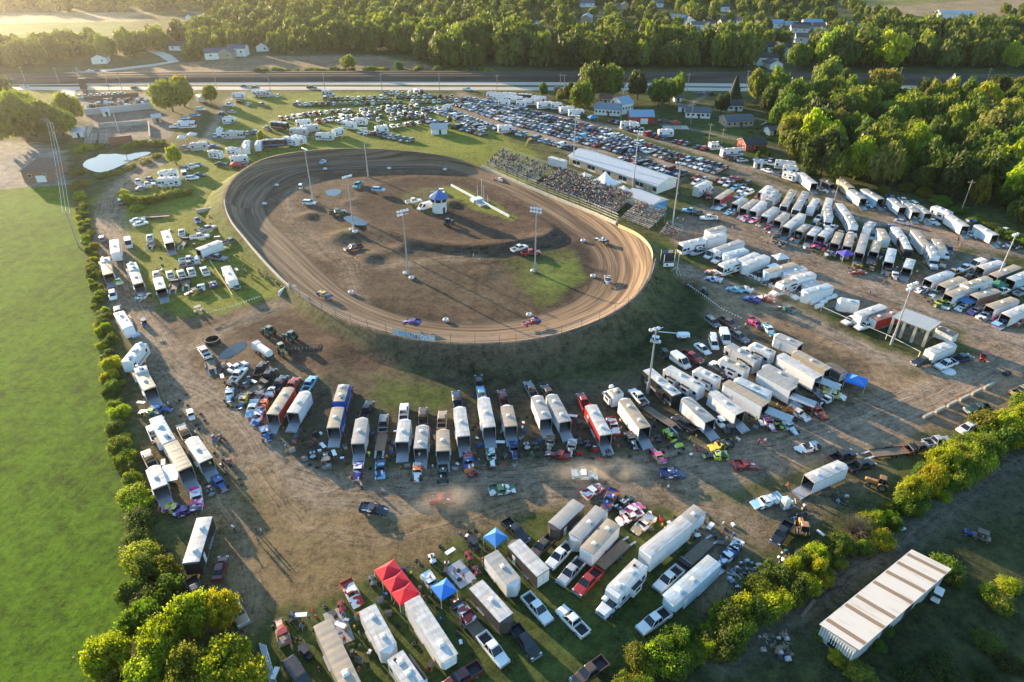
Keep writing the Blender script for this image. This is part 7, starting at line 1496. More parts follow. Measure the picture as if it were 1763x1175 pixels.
for a in [(220,470,200,475,'red','white'),(362,512,340,520,'purple','pink'),(415,530,410,545,'black','red'),(440,575,420,590,'white','grey'),(625,665,600,675,'yellow','brown'),(640,700,620,700,'red','brown'),(740,660,735,690,'gold','red'),(845,695,840,730,'tan','grey'),(895,722,895,745,'white','silver'),(130,505,110,510,'black','grey'),(95,455,80,460,'grey','black'),(45,395,25,400,'blue','red'),(15,350,0,360,'pink','white')]: RA(t,'mod',*a,a[4] + ' race car',w,n)
w = 'in the fenced block below the gravel lane'
TR(t,222,642,28,695,'lightblue',T_,'long pale blue trailer with a tan roof in the fenced block',H=3.6,ramp=False);TR(t,285,668,158,700,'white',W_,'white trailer with a vent, second in the fenced block',ramp=False);TR(t,345,705,220,735,'white',W_,'tall white trailer by the flags in the fenced block',H=3.9,ramp=False);RV(t,'toter',235,735,75,795,'white',T_,'black striped motorhome with its nose to the pit fence',stripe='black');TR(t,365,758,285,775,'white',W_,'small white box trailer in the fenced block',ramp=False,H=2.8);TR(t,460,785,288,830,'white',B_,'white trailer with black letters on its side',H=3.6,ramp=False);CA(t,'pickup',262,858,210,872,'white','white pickup coupled to the lettered trailer');CA(t,'suv',70,755,30,770,'black','black SUV in the fenced block');CA(t,'pickup',250,808,200,825,'navy','navy pickup in the fenced block')
for k,(x,y) in enumerate(((345,905),(375,890),(405,905),(440,880),(470,870),(380,930))): q = TG(t,x,y,.6);m = MB();m.cyl((-1.2,0,.75),(1.2,0,.75),.62,.62,M['whitemetal'],12);m.box(-.9,.9,-.5,.5,0,.15,DK);o = put('storage_tank',m.build('storage_tank'),loc=(*q,0),rz=.5);o['category'] = 'tank';o['group'] = 'white tanks by the pit fence';reg(o,'white storage tank','at the end of the fenced block','from the lettered trailer')
TR(t,655,905,525,882,'white',B_,'white trailer with a ladder end, beside the tanks',ramp=False,H=3.4);TR(t,645,985,818,925,'silver',W_,'silver trailer with a shiny side behind two white pickups',ramp=False,H=3.5);TR(t,748,1010,912,965,'red',(.30,.12,.08),'red trailer with a weathered roof at the pavilion',ramp=False,H=3.2,vents=2);TR(t,1305,1120,1195,1072,'white',(.28,.13,.08),'white trailer with a rusty roof behind the open pavilion',ramp=False,H=2.8);CA(t,'pickup',600,1022,550,1040,'white','white pickup in front of the silver trailer');CA(t,'pickup',690,1058,635,1075,'white','white pickup in front of the red trailer')
w = 'in the block beyond the gravel lane';n = 'from the lane bend'
for k,a in enumerate([(1120,752,1268,698),(1212,792,1352,738),(1258,852,1402,798),(1428,862,1582,818),(1472,668,1612,628),(1558,722,1722,658),(1678,748,1800,700),(1538,932,1702,878),(1642,988,1800,925)]):
    c = ['white','white','white','brown','white','dark','lightblue','white','white'][k];TR(t,*a,c,[B_,T_,T_,T_,W_,T_,B_,T_,W_][k],{'white': 'white','brown': 'brown','dark': 'dark','lightblue': 'pale blue'}[c] + ' trailer',w,n,H=3.3)
RV(t,'fifth',1365,790,1532,735,'white',T_,'white caravan towering over the trailers beyond the gravel lane',H=3.9)
for a in [(1362,670,1320,690,'pickup','white'),(1442,648,1400,660,'van','white'),(1612,825,1660,810,'pickup','white'),(1290,700,1330,690,'pickup','tan'),(1390,735,1430,720,'pickup','black'),(1440,700,1480,690,'pickup','grey'),(1750,830,1790,815,'pickup','silver'),(1690,790,1650,800,'sedan','maroon'),(1560,620,1520,630,'sedan','blue')]: CA(t,a[4],*a[:4],a[5],a[5] + ' ' + {'pickup': 'pickup','van': 'van','sedan': 'car'}[a[4]],w,n)
canopy(*TG(t,1592,775,2.2),.4,4,3,(.03,.16,.10),'dark green canopy among the trailers beyond the lane');canopy(*TG(t,1390,885,2.2),.3,4.4,3,(.06,.16,.34),'flat blue canopy among the trailers beyond the lane',1,2.1,.3)
for a in [(1080,812,1050,820,'blue','white'),(1165,838,1140,850,'light blue','black'),(1195,905,1170,915,'lime','black'),(1265,918,1240,930,'white','green'),(1352,932,1320,945,'white','navy'),(1432,955,1400,970,'tan','purple'),(1495,990,1460,1005,'black','white'),(1560,985,1540,1000,'navy','pink'),(1605,1035,1560,1050,'purple','light blue'),(1725,1032,1700,1050,'tan','red'),(1620,760,1600,770,'red','maroon'),(1700,770,1680,775,'maroon','red')]: RA(t,'late',*a,a[4] + ' race car',w,n)
t = (2,1);w = 'at the top of the gravel pits';n = 'from the concession building'
RV(t,'toter',1248,130,1362,72,'white',W_,'tall white hauler with a dark open tail near the pit gate',H=4.0,acs=1,slide=0)
for a,c,rf in [((1392,205,1482,145),'red',T_),((1508,240,1578,200),'white',G_),((1568,270,1650,212),'white',T_),((1632,288,1705,222),'white',W_),((1712,315,1790,262),'white',G_),((1690,165,1745,118),'white',W_),((1740,215,1800,165),'white',G_)]: TR(t,*a,c,rf,c + ' trailer',w,n,H=3.2)
for a in [(1430,82,1405,95,'pickup','white'),(1462,105,1440,118,'pickup','white'),(1560,145,1535,158,'pickup','white'),(1602,160,1578,170,'suv','white'),(1545,185,1520,192,'sedan','light blue'),(1680,185,1660,195,'pickup','red'),(1510,125,1490,135,'sedan','light blue'),(1210,285,1180,280,'pickup','light blue'),(1262,302,1285,305,'pickup','black'),(1332,330,1285,330,'pickup','white'),(1325,185,1330,200,'suv','red'),(1590,100,1570,110,'suv','black'),(1480,65,1460,70,'sedan','red'),(1520,70,1500,75,'sedan','red')]: CA(t,a[4],*a[:4],a[5],a[5] + ' ' + {'pickup': 'pickup','suv': 'SUV','sedan': 'car'}[a[4]],w,n)
for a in [(1415,257,1390,270,'white','light blue'),(1475,290,1450,300,'blue','light blue'),(1578,332,1560,345,'pink','white'),(1638,345,1590,365,'white','pink'),(1690,370,1660,385,'tan','brown')]: RA(t,'late',*a,a[4] + ' race car',w,n)
w = 'in the fenced motorhome block';n = 'from the grandstand end'
RV(t,'coach',1305,475,1138,512,'white',W_,'white coach with big windows at the corner of the motorhome block',H=3.7,slide=1,stripe='blue')
for a,c,rf in [((1437,392,1325,422),'white',T_),((1442,440,1310,470),'white',W_),((1555,488,1388,545),'white',G_),((1585,545,1450,580),'lightblue',B_),((1662,572,1550,622),'white',W_),((1725,590,1578,642),'white',W_)]: TR(t,*a,c,rf,{'white': 'white','lightblue': 'pale blue'}[c] + ' trailer',w,n,ramp=False,H=3.6)
flatbed(*TG(t,1385,500,.5),R(20),9,'wide white flat trailer in the motorhome block',rails=False);RV(t,'coach',1540,612,1415,655,'white',W_,'white coach with a dark windscreen facing the oval',H=3.5,stripe='black')
for a in [(1350,582,1310,600,'van','white'),(1258,562,1225,570,'pickup','silver'),(1400,610,1370,625,'pickup','white'),(1530,668,1485,685,'pickup','white'),(1675,662,1640,680,'pickup','white'),(1660,710,1620,720,'sedan','black'),(1745,690,1720,700,'van','white'),(1745,760,1720,770,'pickup','black')]: CA(t,a[4],*a[:4],a[5],a[5] + ' ' + {'pickup': 'pickup','van': 'van','sedan': 'car'}[a[4]],w,n)
for a in [(1365,700,1330,690,'orange','white'),(1365,745,1325,735,'white','purple'),(1510,815,1470,805,'teal','light blue'),(1572,812,1530,800,'black','white'),(1622,880,1590,870,'blue','purple'),(1712,872,1670,865,'orange','white')]: RA(t,'late',*a,a[4] + ' and ' + a[5] + ' race car','waiting below the pit fence','from the flag tower')
RA((3,1),'late',30,878,0,870,'orange','red','orange race car at the head of the queue below the fence');RA((3,1),'mod',160,945,110,930,'black','teal','black race car rolling through the dusty lane')
CA(t,'suv',1358,1032,1395,1060,'grey','dark grey SUV below the white pennants');CA(t,'pickup',1465,1040,1520,1070,'brown','dark red-brown pickup below the white pennants');RA(t,'late',1655,1045,1690,1070,'pink','maroon','pink race car below the white pennants');CA(t,'suv',1365,1152,1372,1190,'white','white SUV behind the caravan block');CA(t,'van',1442,1140,1455,1175,'white','white van behind the caravan block');CA(t,'pickup',1530,1130,1575,1155,'grey','grey pickup behind the caravan block');SM(t,'quad',1205,790,1220,800,'black','black quad bike at the string of pennants');SM(t,'cart',1300,835,1320,850,'black','black cart at the string of pennants');RA(t,'late',1740,1085,1763,1110,'white','teal','white race car beside the pink one');SM(t,'cart',975,1165,1000,1170,'white','white cart beside the boom lift')
# --- car parks
KW = {'sedan': 'car','pickup': 'pickup','suv': 'SUV','van': 'van'}
CWT = {'white': 26,'black': 18,'grey': 18,'silver': 14,'red': 7,'maroon': 5,'blue': 5,'navy': 4,'tan': 3,'brown': 2,'dark green': 1.5,'light blue': 4}
def carrow(pts,where,count,gap=.06,sp=2.75,off=0.,side=1,turn=0.):
    P = np.array(gp(pts));d = np.hypot(*np.diff(P,axis=0).T).sum();L = resample(P,max(2,int(d / sp)))
    for i,p in enumerate(L):
        if fr.random() < gap: continue
        q = L[min(i + 1,len(L) - 1)] - L[max(i - 1,0)];a = math.atan2(q[1],q[0]);k = fr.choices(('sedan','suv','pickup','van'),(36,30,30,4))[0];c = fr.choices(list(CWT),list(CWT.values()))[0]
        x,y = p[0] - math.sin(a) * off + fr.uniform(-.25,.25),p[1] + math.cos(a) * off + fr.uniform(-.5,.5)
        if not clear(x,y,-.3): continue
        o = car(k,x,y,a + turn + (1.5708 if (side > 0) != (fr.random() < .2) else -1.5708) + fr.gauss(0,.05),c,None,'cars in the spectator car parks',False);s = fr.uniform(.95,1.06);o.scale = (s,1,fr.uniform(.95,1.08))
        reg(o,f'{c} {KW[k]}',where,count)
H_ = 'from the highway end';S_ = 'from the meadow side'
Bl = [(806,174),(880,190),(1023,227),(1095,251),(1155,272),(1240,296)];Cl = [(794,180),(880,208),(982,236),(1088,264)];Dl = [(748,189),(800,206),(880,231),(965,256)]
carrow([(1054,211),(1078,217)],'at the red barn corner',H_);carrow([(1076,222),(1125,236),(1212,258)],'along the house lawns',H_,.1)
for o,nm in ((2.9,'on the house side of'),(-2.9,'on the track side of')):
    carrow(Bl,nm + ' the first double row',H_,.05,off=o,side=o);carrow(Cl,nm + ' the second double row',H_,.05,off=o,side=o);carrow([(1077,275),(1112,285),(1142,297),(1205,315)],nm + ' the last double row',H_,.08,off=o,side=o)
    carrow([(746,188),(790,203),(838,222)],nm + ' the shelter row',H_,.06,off=o,side=o)
carrow([(838,219),(880,228),(930,243),(985,258)],'behind the far grandstand',H_,.05);carrow([(733,210),(770,216),(833,233)],'in the row beside the picnic shelter',H_,.1);carrow([(1050,276),(1085,287),(1120,300)],'hidden behind the concession building',H_,.3)
carrow([(560,173),(660,170),(778,168)],'in the meadow row nearest the highway',S_,.05);carrow([(508,182),(620,180),(785,176)],'in the second meadow row',S_,.05)
carrow([(486,207),(560,196),(650,190),(726,184)],'in the third meadow row',S_,.1);carrow([(548,212),(600,203),(660,195),(728,191)],'in the fourth meadow row',S_,.08);carrow([(583,212),(650,203),(728,196)],'in the fifth meadow row',S_,.08);carrow([(598,213),(660,209),(735,202)],'in the sixth meadow row',S_,.08);carrow([(664,221),(700,217),(730,212)],'in the seventh meadow row',S_,.08)
carrow([(623,229),(650,233),(668,236)],'in the short meadow row',S_,.0);carrow([(662,236),(685,240),(706,245)],'in the shortest meadow row',S_,.0);carrow([(664,163),(690,163),(735,160)],'by the highway verge',S_,.2);carrow([(440,166),(480,167)],'on the verge opposite the lane',S_,.1);carrow([(428,182),(450,182)],'in the open meadow',S_,0);carrow([(516,181),(508,182)],'at the meadow row tip',S_,0)
carrow([(462,224),(490,219),(560,210)],'between meadow motorhomes',S_,.35);carrow([(395,184),(412,178)],'beside the lane in the meadow',S_,.1);carrow([(383,200),(400,195)],'beside the lane bend',S_,.1);carrow([(372,236),(440,230)],'at the lane caravans',S_,.3)
for a in [(1200,285,1230,290),(1180,272,1200,278)]: pass
for (x,y,c,k) in [(1262,318,'black','pickup'),(1245,313,'red','pickup'),(1255,272,'maroon','sedan'),(1265,274,'black','pickup'),(1278,276,'silver','sedan'),(1310,280,'silver','pickup'),(1318,278,'black','sedan'),(1325,282,'white','pickup'),(1305,276,'grey','sedan'),(1330,276,'navy','sedan'),(1318,215,'grey','sedan'),(1325,214,'navy','suv'),(1140,208,'black','sedan'),(1148,209,'brown','sedan')]: o = car(k,*G(x,y,.7),fr.uniform(-.6,.2),c,None,None,False);reg(o,f'{c} {KW[k]}','near the red house lawn','from the concession building')
for (x,y,c,k) in [(537,151,'black','pickup'),(232,151,'black','sedan'),(440,151,'dark green','suv'),(961,153,'red','suv'),(805,154,'white','pickup'),(1206,160,'grey','suv'),(1224,162,'black','suv'),(42,149,'silver','sedan'),(1073,149,'white','sedan'),(420,148,'navy','sedan'),(155,122,'white','sedan'),(132,123,'grey','sedan'),(165,121,'black','sedan')]: o = car(k,*G(x,y,.7),.02,c,None,None,False);reg(o,f'{c} {KW[k]}','driving on the highway','from the mown field side')
for k in range(8): o = car('pickup',*G(*Q_(k),.7) if False else G(30 + (632 + k * 60) / 5.877,140 + (160 - k * 4) / 5.877,.7),1.5,'white',None,None,False);reg(o,'white truck','parked above the scrapyard','from the power line')
for (x,y,c,k) in [(345,188,'white','suv'),(336,198,'light blue','sedan'),(318,203,'white','sedan'),(303,218,'white','pickup'),(383,231,'white','pickup'),(392,237,'silver','sedan'),(437,229,'black','pickup'),(318,255,'grey','pickup'),(368,252,'blue','sedan'),(355,249,'black','sedan'),(330,287,'white','pickup'),(318,290,'grey','sedan'),(340,284,'black','sedan'),(415,285,'red','sedan'),(380,282,'black','sedan')]: o = car(k,*G(x,y,.7),fr.uniform(-.4,.4),c,None,None,False);reg(o,f'{c} {KW[k]}','among the pond lane caravans','from the pond')
w = 'in the meadow camp';n = 'from the lane'
def RP(kind,x,y,L,a,col,roof,where,count,H=3.4):
    o = rv(kind,*G(x,y,1.7),R(a),L * .87,BODY[col],roof,None,None,H=H,slide=fr.randrange(2),acs=2,stripe=fr.choice(['grey','tan','blue','black','red']));reg(o,{'white': 'white','black': 'black','silver': 'grey'}[col] + ' ' + {'travel': 'caravan','fifth': 'tall caravan','coach': 'motor coach','toter': 'motorhome truck'}[kind],where,count)
for a in [('coach',482,217,10,-20,'black'),('travel',523,213,8,20,'white'),('coach',601,216,9,150,'white'),('fifth',620,210,8,165,'white'),('travel',534,222,9,25,'silver'),('coach',559,236,9,175,'white'),('travel',582,229,7,60,'white'),('travel',472,247,11,10,'black'),('coach',501,244,9,150,'white'),('fifth',515,241,8,150,'white'),('travel',446,252,8,100,'white'),('toter',566,161,8,0,'silver'),('toter',456,162,9,0,'silver'),('travel',657,224,7,20,'white'),('travel',515,228,9,0,'silver'),('fifth',395,208,7,10,'white'),('coach',322,215,9,5,'white'),('toter',380,227,7,100,'white'),('coach',406,233,9,0,'silver'),('travel',343,253,8,20,'silver'),('travel',372,267,7,160,'white'),('travel',403,262,7,160,'white'),('travel',425,258,7,110,'white'),('travel',412,276,8,20,'white'),('travel',345,170,8,130,'white'),('fifth',425,252,8,100,'white'),('travel',412,166,8,0,'white'),('travel',444,160,7,0,'white')]: RP(*a,fr.choice([W_,W_,G_]),w,n)
w = 'by the round lawn trees';n = 'from the highway'
for a in [('coach',851,165,9,-15,'white'),('fifth',862,170,9,-15,'white'),('travel',877,166,9,-12,'white'),('coach',888,172,9,-15,'white'),('fifth',905,168,9,-15,'black'),('travel',912,176,8,-15,'white'),('fifth',928,172,9,-15,'white'),('coach',938,182,9,15,'white'),('travel',958,183,7,5,'white'),('coach',976,190,9,20,'white'),('fifth',992,195,9,10,'white'),('travel',898,180,6,-15,'white'),('travel',868,178,7,-15,'white')]: RP(*a,fr.choice([W_,G_]),w,n)
w = 'along the far side of the car park'
for a in [('fifth',1083,216,9,0,'white'),('toter',1096,219,8,0,'white'),('travel',1146,230,8,5,'white'),('toter',1233,252,7,10,'white'),('coach',1260,263,12,15,'white'),('travel',870,223,8,10,'white'),('travel',770,187,6,60,'white'),('coach',863,225,9,10,'white') ,('fifth',1352,285,9,-20,'white'),('toter',1362,293,9,-20,'white'),('travel',1330,290,7,-20,'white')][:-4] + [('fifth',1352,285,9,-20,'white'),('toter',1366,294,9,-20,'white')]: RP(*a,fr.choice([W_,T_,G_]),w,H_)
TR((2,0),365,1085,262,1058,'white',W_,'white box trailer against the end of the concession building',H=3.6,ramp=False);canopy(*G(1020,201,2.3),.3,4,3.4,(.03,.20,.45),'blue canopy beside the white farmhouse');canopy(*G(405,282,2.2),.2,4,3,(.5,.05,.05),'red canopy in the meadow camp by the lane');canopy(*G(330,231,2.2),.2,4,3,(.6,.6,.6),'white canopy in the meadow camp by the lane');canopy(*G(312,236,2.2),.2,3.4,3,(.6,.6,.6),'small white canopy at the meadow camp edge');canopy(*TG((3,1),120,590,2.3),.3,4,3.2,(.62,.64,.66),'white canopy beside the gravel lane flags')
# ---------------------------------------------------------------- people: one continuous body each,grown over a skeleton
M['shirt'] = objcol('shirt_cloth',.85,0,.04)
def _second():
    n = N('trouser_cloth');at = n.n('ShaderNodeAttribute',attribute_type='OBJECT',attribute_name='second');n.bsdf(at.outputs['Color'],.85,0,.2);return n.mat
M['trouser'] = _second()
def person_mesh(pose):
    V,E,Rr = [],[],[]
    def v(p,r,par=None):
        V.append(p);Rr.append(r)
        if par is not None: E.append((par,len(V) - 1))
        return len(V) - 1
    sit = pose == 'sit';ph = .52 if sit else .95;ln = {'bend': .42}.get(pose,.08 if sit else .0)
    up = lambda z,y=0.,x=0.: (x + ln * (z / .7),y,ph + z * math.cos(ln * .9))
    pel = v((0,0,ph),.145);ch1 = v(up(.22),.135,pel);ch2 = v(up(.43,0,.01),.165,ch1);nk = v(up(.57),.058,ch2);hd = v(up(.70,0,.03),.098,nk);tp = v(up(.79,0,.02),.08,hd)
    v(up(.69,0,.135),.018,hd)
    for s in (-1,1):
        v(up(.70,s * .105,.01),.022,hd)
        hip = v((0,s * .09,ph - .05),.10,pel)
        if sit: kn = v((.43,s * .13,ph - .02),.075,hip);an = v((.40,s * .13,.09),.048,kn)
        else:
            st = {'walk': .24 * s,'bend': .0}.get(pose,.0);kn = v((st * .7 + .03,s * .10,.50),.072,hip);an = v((st - .03,s * .105,.09),.046,kn)
        v((V[an][0] + .17,s * .115,.045),.042,an)
        sh = v(up(.47,s * .19),.066,ch2);sw = {'walk': -.22 * s,'bend': .25,'sit': .16}.get(pose,.02);el = v((V[sh][0] + sw * .5 - .03,s * .265,V[sh][2] - .27),.046,sh);wr = v((V[el][0] + .10 + sw * .6,s * (.25 if not sit else .17),V[el][2] - (.22 if not sit else .10)),.031,el)
        d = Vector(V[wr]) - Vector(V[el]);d.normalize();pm = v(tuple(Vector(V[wr]) + d * .075),.036,wr)
        for k,L in enumerate((.075,.085,.08,.062)):
            o = Vector((0,s * (-.027 + .018 * k) * .6,0)) + Vector((.02 - .012 * k,0,0));f1 = v(tuple(Vector(V[pm]) + d * .045 + o),.010,pm);v(tuple(Vector(V[pm]) + d * (.045 + L) + o + Vector((.012,-s * .012,0))),.008,f1)
        v(tuple(Vector(V[wr]) + d * .06 + Vector((.045,-s * .03,0))),.011,wr)
    me = bpy.data.meshes.new('person');me.from_pydata(V,E,[]);o = bpy.data.objects.new('person',me);COL.objects.link(o)
    sk = o.modifiers.new('skin','SKIN');
    for i,r in enumerate(Rr): me.skin_vertices[0].data[i].radius = (r,r)
    me.skin_vertices[0].data[0].use_root = True;o.modifiers.new('sub','SUBSURF').render_levels = 1;o.modifiers['sub'].levels = 1
    dg = bpy.context.evaluated_depsgraph_get();out = bpy.data.meshes.new_from_object(o.evaluated_get(dg));bpy.data.objects.remove(o);out.name = 'person_' + pose
    out.materials.clear()
    for m in ('shirt','trouser','skin','hair','dark'): out.materials.append(M[m])
    hz,nz = V[hd],V[nk];mi = []
    for p in out.polygons:
        c = p.center;dh = (c - Vector(hz)).length
        if c.z < .10 and not (sit and False): k = 4
        elif c.z > nz[2] - .0 and abs(c.y) < .16: k = 3 if (c.z > hz[2] + .055 or (c.x < hz[0] - .02 and c.z > hz[2] - .06)) else 2
        elif abs(c.y) > .15 and c.z < V[ch2][2] - .10 and c.z > .3 and not (sit and c.x > .3) and abs(c.y) > .19: k = 2
        elif c.z < ph + .04 or (sit and c.x > .2 and c.z < ph + .1): k = 1
        else: k = 0
        mi.append(k)
    out.polygons.foreach_set('material_index',mi);out.polygons.foreach_set('use_smooth',[True] * len(mi));out.update();return out
POSES = {p: person_mesh(p) for p in ('stand','walk','bend','sit')}
pr = random.Random(33)
SHIRT = {'white': (.48,.48,.48),'grey': (.22,.22,.23),'black': (.02,.02,.022),'red': (.42,.03,.03),'blue': (.05,.12,.42),'navy': (.02,.035,.10),'orange': (.5,.15,.03),'yellow-green': (.55,.75,.06),'green': (.05,.20,.07),'pink': (.45,.2,.25),'tan': (.42,.33,.22)}
TROU = [(.03,.045,.09),(.02,.02,.02),(.25,.20,.14),(.06,.08,.13),(.12,.12,.12)]
def person(x,y,z,rz,pose,shirt):
    o = put('person',POSES[pose],None,SHIRT[shirt],pr.choice(TROU),(x,y,z),rz);s = pr.uniform(.94,1.06);o.scale = (s,s,s);o['category'] = 'person';return o
def P(t,x,y,shirt,label=None,pose=None,where=None,count=None):
    q = TG(t,x,y,.9);o = person(*q,gz(*q) if where == 'infield' else 0,pr.uniform(0,6.28),pose or pr.choice(['stand','stand','walk']),shirt)
    if where: reg(o,'person in ' + shirt,where,count)
    else: o['label'] = label
P((1,3),38,155,'white','person in white standing on the dry grass with a long shadow','stand');P((1,3),15,212,'grey','person in grey standing beside the one in white on the dry grass','stand');P((1,3),5,150,'navy','person in navy at the left of the group on the dry grass','stand')
P((2,2),1010,995,'black','person in black walking on the pit road behind the blue race car','walk');P((2,2),1060,1015,'white','person in white walking on the pit road behind the blue race car','walk');P((2,2),1672,708,'red','person in red beside the white trailer with dark ramp');P((2,2),1715,705,'pink','person in pink beside the white trailer with dark ramp');P((2,2),1650,560,'yellow-green','person in a bright vest behind the very long white trailer');P((1,2),765,792,'yellow-green','person in a bright vest beside the grey roofed trailer');P((1,2),885,815,'orange','person in orange at the large blue race car');P((1,2),715,1005,'white','person in white on the pit road below the purple race car');P((1,2),735,960,'navy','person in navy beside the purple race car');P((1,2),432,730,'grey','person in grey at the blue trailer ramp');P((1,2),1105,800,'white','person in white inside the dull grey trailer tail')
P((3,2),18,705,'pink','person in pink crossing the gravel apron','walk');P((3,1),730,830,'white','person in white standing in the gravel lane','stand');P((3,1),820,770,'orange','person in orange directing traffic in the gravel lane','stand');P((3,1),370,1085,'tan','person in tan standing below the pipe rail fence','stand');P((3,2),182,1010,'red','person in red at the lone trailer ramp','bend');P((2,1),1210,692,'white','person in white on the grass below the flag tower','stand');P((2,1),1280,702,'black','person in black on the grass below the flag tower','stand');P((2,1),1368,300,'black','person in black on the lane above the motorhome block');P((2,1),1668,492,'black','person in black on the lane beside the long trailers');P((2,1),1690,470,'yellow-green','person in a bright vest on the lane beside the long trailers');P((2,1),1580,1060,'tan','person in tan beside the pennant string end');P((1,1),1468,585,'white','person in white standing on the inner oval',None,'infield') if False else P((1,1),1468,590,'white','person in white standing alone on the infield','stand')
P((1,3),388,695,'red','person in red behind the long tan roofed trailer');P((1,3),362,745,'navy','person in navy behind the long tan roofed trailer');P((1,3),318,775,'black','person in black at the tan race car');P((1,3),312,800,'blue','person in blue at the tan race car');P((1,3),305,965,'white','person in white beside the tool cart');P((1,3),695,1090,'red','person in red beside the slide-out caravan');P((1,3),600,890,'red','person in red on the dull grey ground mat');P((1,3),1140,615,'red','person in red at the very long gooseneck trailer');P((1,3),950,640,'black','person in black under the red canopy edge');P((1,3),1320,630,'black','person in black beside the small blue canopy');P((2,3),938,150,'navy','person in navy beside the white race car with a tan side','bend');P((0,3),1580,130,'white','person in white bending at a quad on the dry grass','bend');P((0,3),1085,8,'red','person in red at the purple race car')
P((0,2),990,320,'black','person in black standing on the hedge side trailer roof') if False else None
for x,y in ((32,705),(52,725),(62,740),(78,718),(100,695),(116,692),(110,740),(125,760),(138,768),(150,785),(162,795),(175,800),(188,806),(22,690)): P((1,1),x,y,pr.choice(list(SHIRT)),None,'stand','watching from the oval grass','from the hedge')
for x,y in ((1505,605),(1588,450),(1600,440),(1640,660),(1650,690),(1636,600),(1700,730),(1745,700),(1660,700),(1545,630),(1415,330),(1555,420)): P((0,1),x,y,pr.choice(list(SHIRT)),None,None,'in the pit meadow left of the oval','from the hedge')
for x,y in ((345,930),(350,940),(365,955),(405,975)): P((1,1),x,y,pr.choice(['black','navy','grey']),None,'stand','leaning at the catch fence near the tractors','from the gate')
for x,y in ((960,625),(955,660),(958,690),(945,700)): P((2,1),x,y + 20,pr.choice(['red','black','pink']),None,'stand','behind the wall at the steep turn','from the cream boards')
for x,y in ((1125,345),(1160,350),(1205,345),(1240,450),(1125,175),(1160,180),(1590,390),(1490,405),(1730,490),(1120,340)): P((2,1),x,y,pr.choice(list(SHIRT)),None,None,'near the pit gate','from the bleacher')
for x,y in ((1450,640),(1470,680),(1320,480),(1480,650),(1510,640),(1330,520),(35,495),(1010,730),(1000,700),(1040,700),(410,600),(460,590),(290,480)): P((3,1),x,y,pr.choice(list(SHIRT)),None,None,'among the trailers of the gravel pits','from the car park')
for x,y in ((250,1030),(600,660),(740,690),(40,650),(1655,650),(1480,780),(300,640),(650,700),(740,760),(400,700)): P((1,2),x,y,pr.choice(list(SHIRT)),None,None,'between the open trailers','from the blue trailer') if (x,y) != (250,1030) else None
for x,y in ((740,620),(735,570),(950,700),(1080,720),(1210,690),(580,580),(270,540),(390,590),(1520,690)): P((2,2),x,y,pr.choice(list(SHIRT)),None,None,'beside the white trailers','from the blue race car')
for x,y in ((1050,440),(1110,545),(1180,480),(1290,370),(1340,420),(1400,460),(690,720),(700,850),(620,800),(590,720),(650,975),(1500,430),(1530,380),(1630,250),(1510,190),(245,940),(285,900),(430,1090)): P((1,3),x,y,pr.choice(list(SHIRT)),None,None,'around the lower trailer row','from the near thicket')
for x,y in ((1420,860),(1500,860),(1520,900),(1540,910),(1400,1030),(1110,470)): P((0,2),x,y,pr.choice(list(SHIRT)),None,None,'at the trailers along the hedge','from the pit bend')
for x,y in ((420,310),(265,300),(410,350),(360,360),(110,560),(60,560),(250,380),(690,330)): P((3,2),x,y,pr.choice(list(SHIRT)),None,None,'at the lift roofs of the trailer block','from the caravans')
# spectators
seats = []
DENS = [(.42,.3),(.8,.45),(.62,.05),(.25,.6)]
for si,(A,rz,L,rows,run,rise,base) in enumerate(STANDS):
    hi,lo = DENS[si]
    for k in range(rows):
        den = lo + (hi - lo) * (k / max(1,rows - 1))
        for i in range(int(L / .62)):
            u = i * .62 + .3;clump = vnoise(np.array([u * .35 + si * 9]),np.array([k * .5]))[0]
            if pr.random() < den * (.45 + clump * 1.0):
                x = A.x + math.cos(rz) * u - math.sin(rz) * (.5 + k * run + .05);y = A.y + math.sin(rz) * u + math.cos(rz) * (.5 + k * run + .05);seats.append((x,y,base + k * rise - .42,rz - 1.5708,si,k,u))
seats.sort(key=lambda s: (s[1] + abs(s[0]) * .2));n_p = sum(1 for o in COL.objects if o.get('category') == 'person')
SN = ['far grandstand','middle grandstand','short grandstand','small bleacher']
V0 = np.array([v.co for v in POSES['sit'].vertices]);F0 = [tuple(p.vertices) for p in POSES['sit'].polygons];K0 = [p.material_index for p in POSES['sit'].polygons]
def simple_sit():
    mb = MB();S,Tn,Sk,Hr = range(4);mats = [M['shirt'],M['trouser'],M['skin'],M['hair']]
    mb.loft([rect(.5,-.13,.13,-.18,.18,.06),rect(.80,-.10,.14,-.20,.20,.06),rect(1.0,-.07,.10,-.19,.19,.06),rect(1.08,-.04,.06,-.07,.07,.03)],mats[0]);mb.loft([rect(1.08,-.07,.10,-.07,.07,.03),rect(1.2,-.09,.11,-.09,.09,.04),rect(1.3,-.07,.08,-.07,.07,.03)],mats[2]);mb.loft([rect(1.24,-.11,.09,-.10,.10,.04),rect(1.34,-.07,.06,-.07,.07,.03)],mats[3])
    for s in (-1,1): mb.cyl((0,s * .1,.54),(.44,s * .13,.52),.10,.075,mats[1],6);mb.cyl((.42,s * .13,.54),(.40,s * .13,.04),.07,.05,mats[1],6);mb.cyl((0,s * .2,1.0),(.1,s * .26,.74),.06,.045,mats[0],5);mb.cyl((.1,s * .26,.74),(.3,s * .17,.66),.04,.03,mats[2],5)
    return mb
SS = simple_sit();cv,cf,cc = [],[],[];nseat = 0;rowc = {}
order = sorted(seats[:300 - n_p],key=lambda s: (s[4],s[5],-s[6]));rest = seats[300 - n_p:]
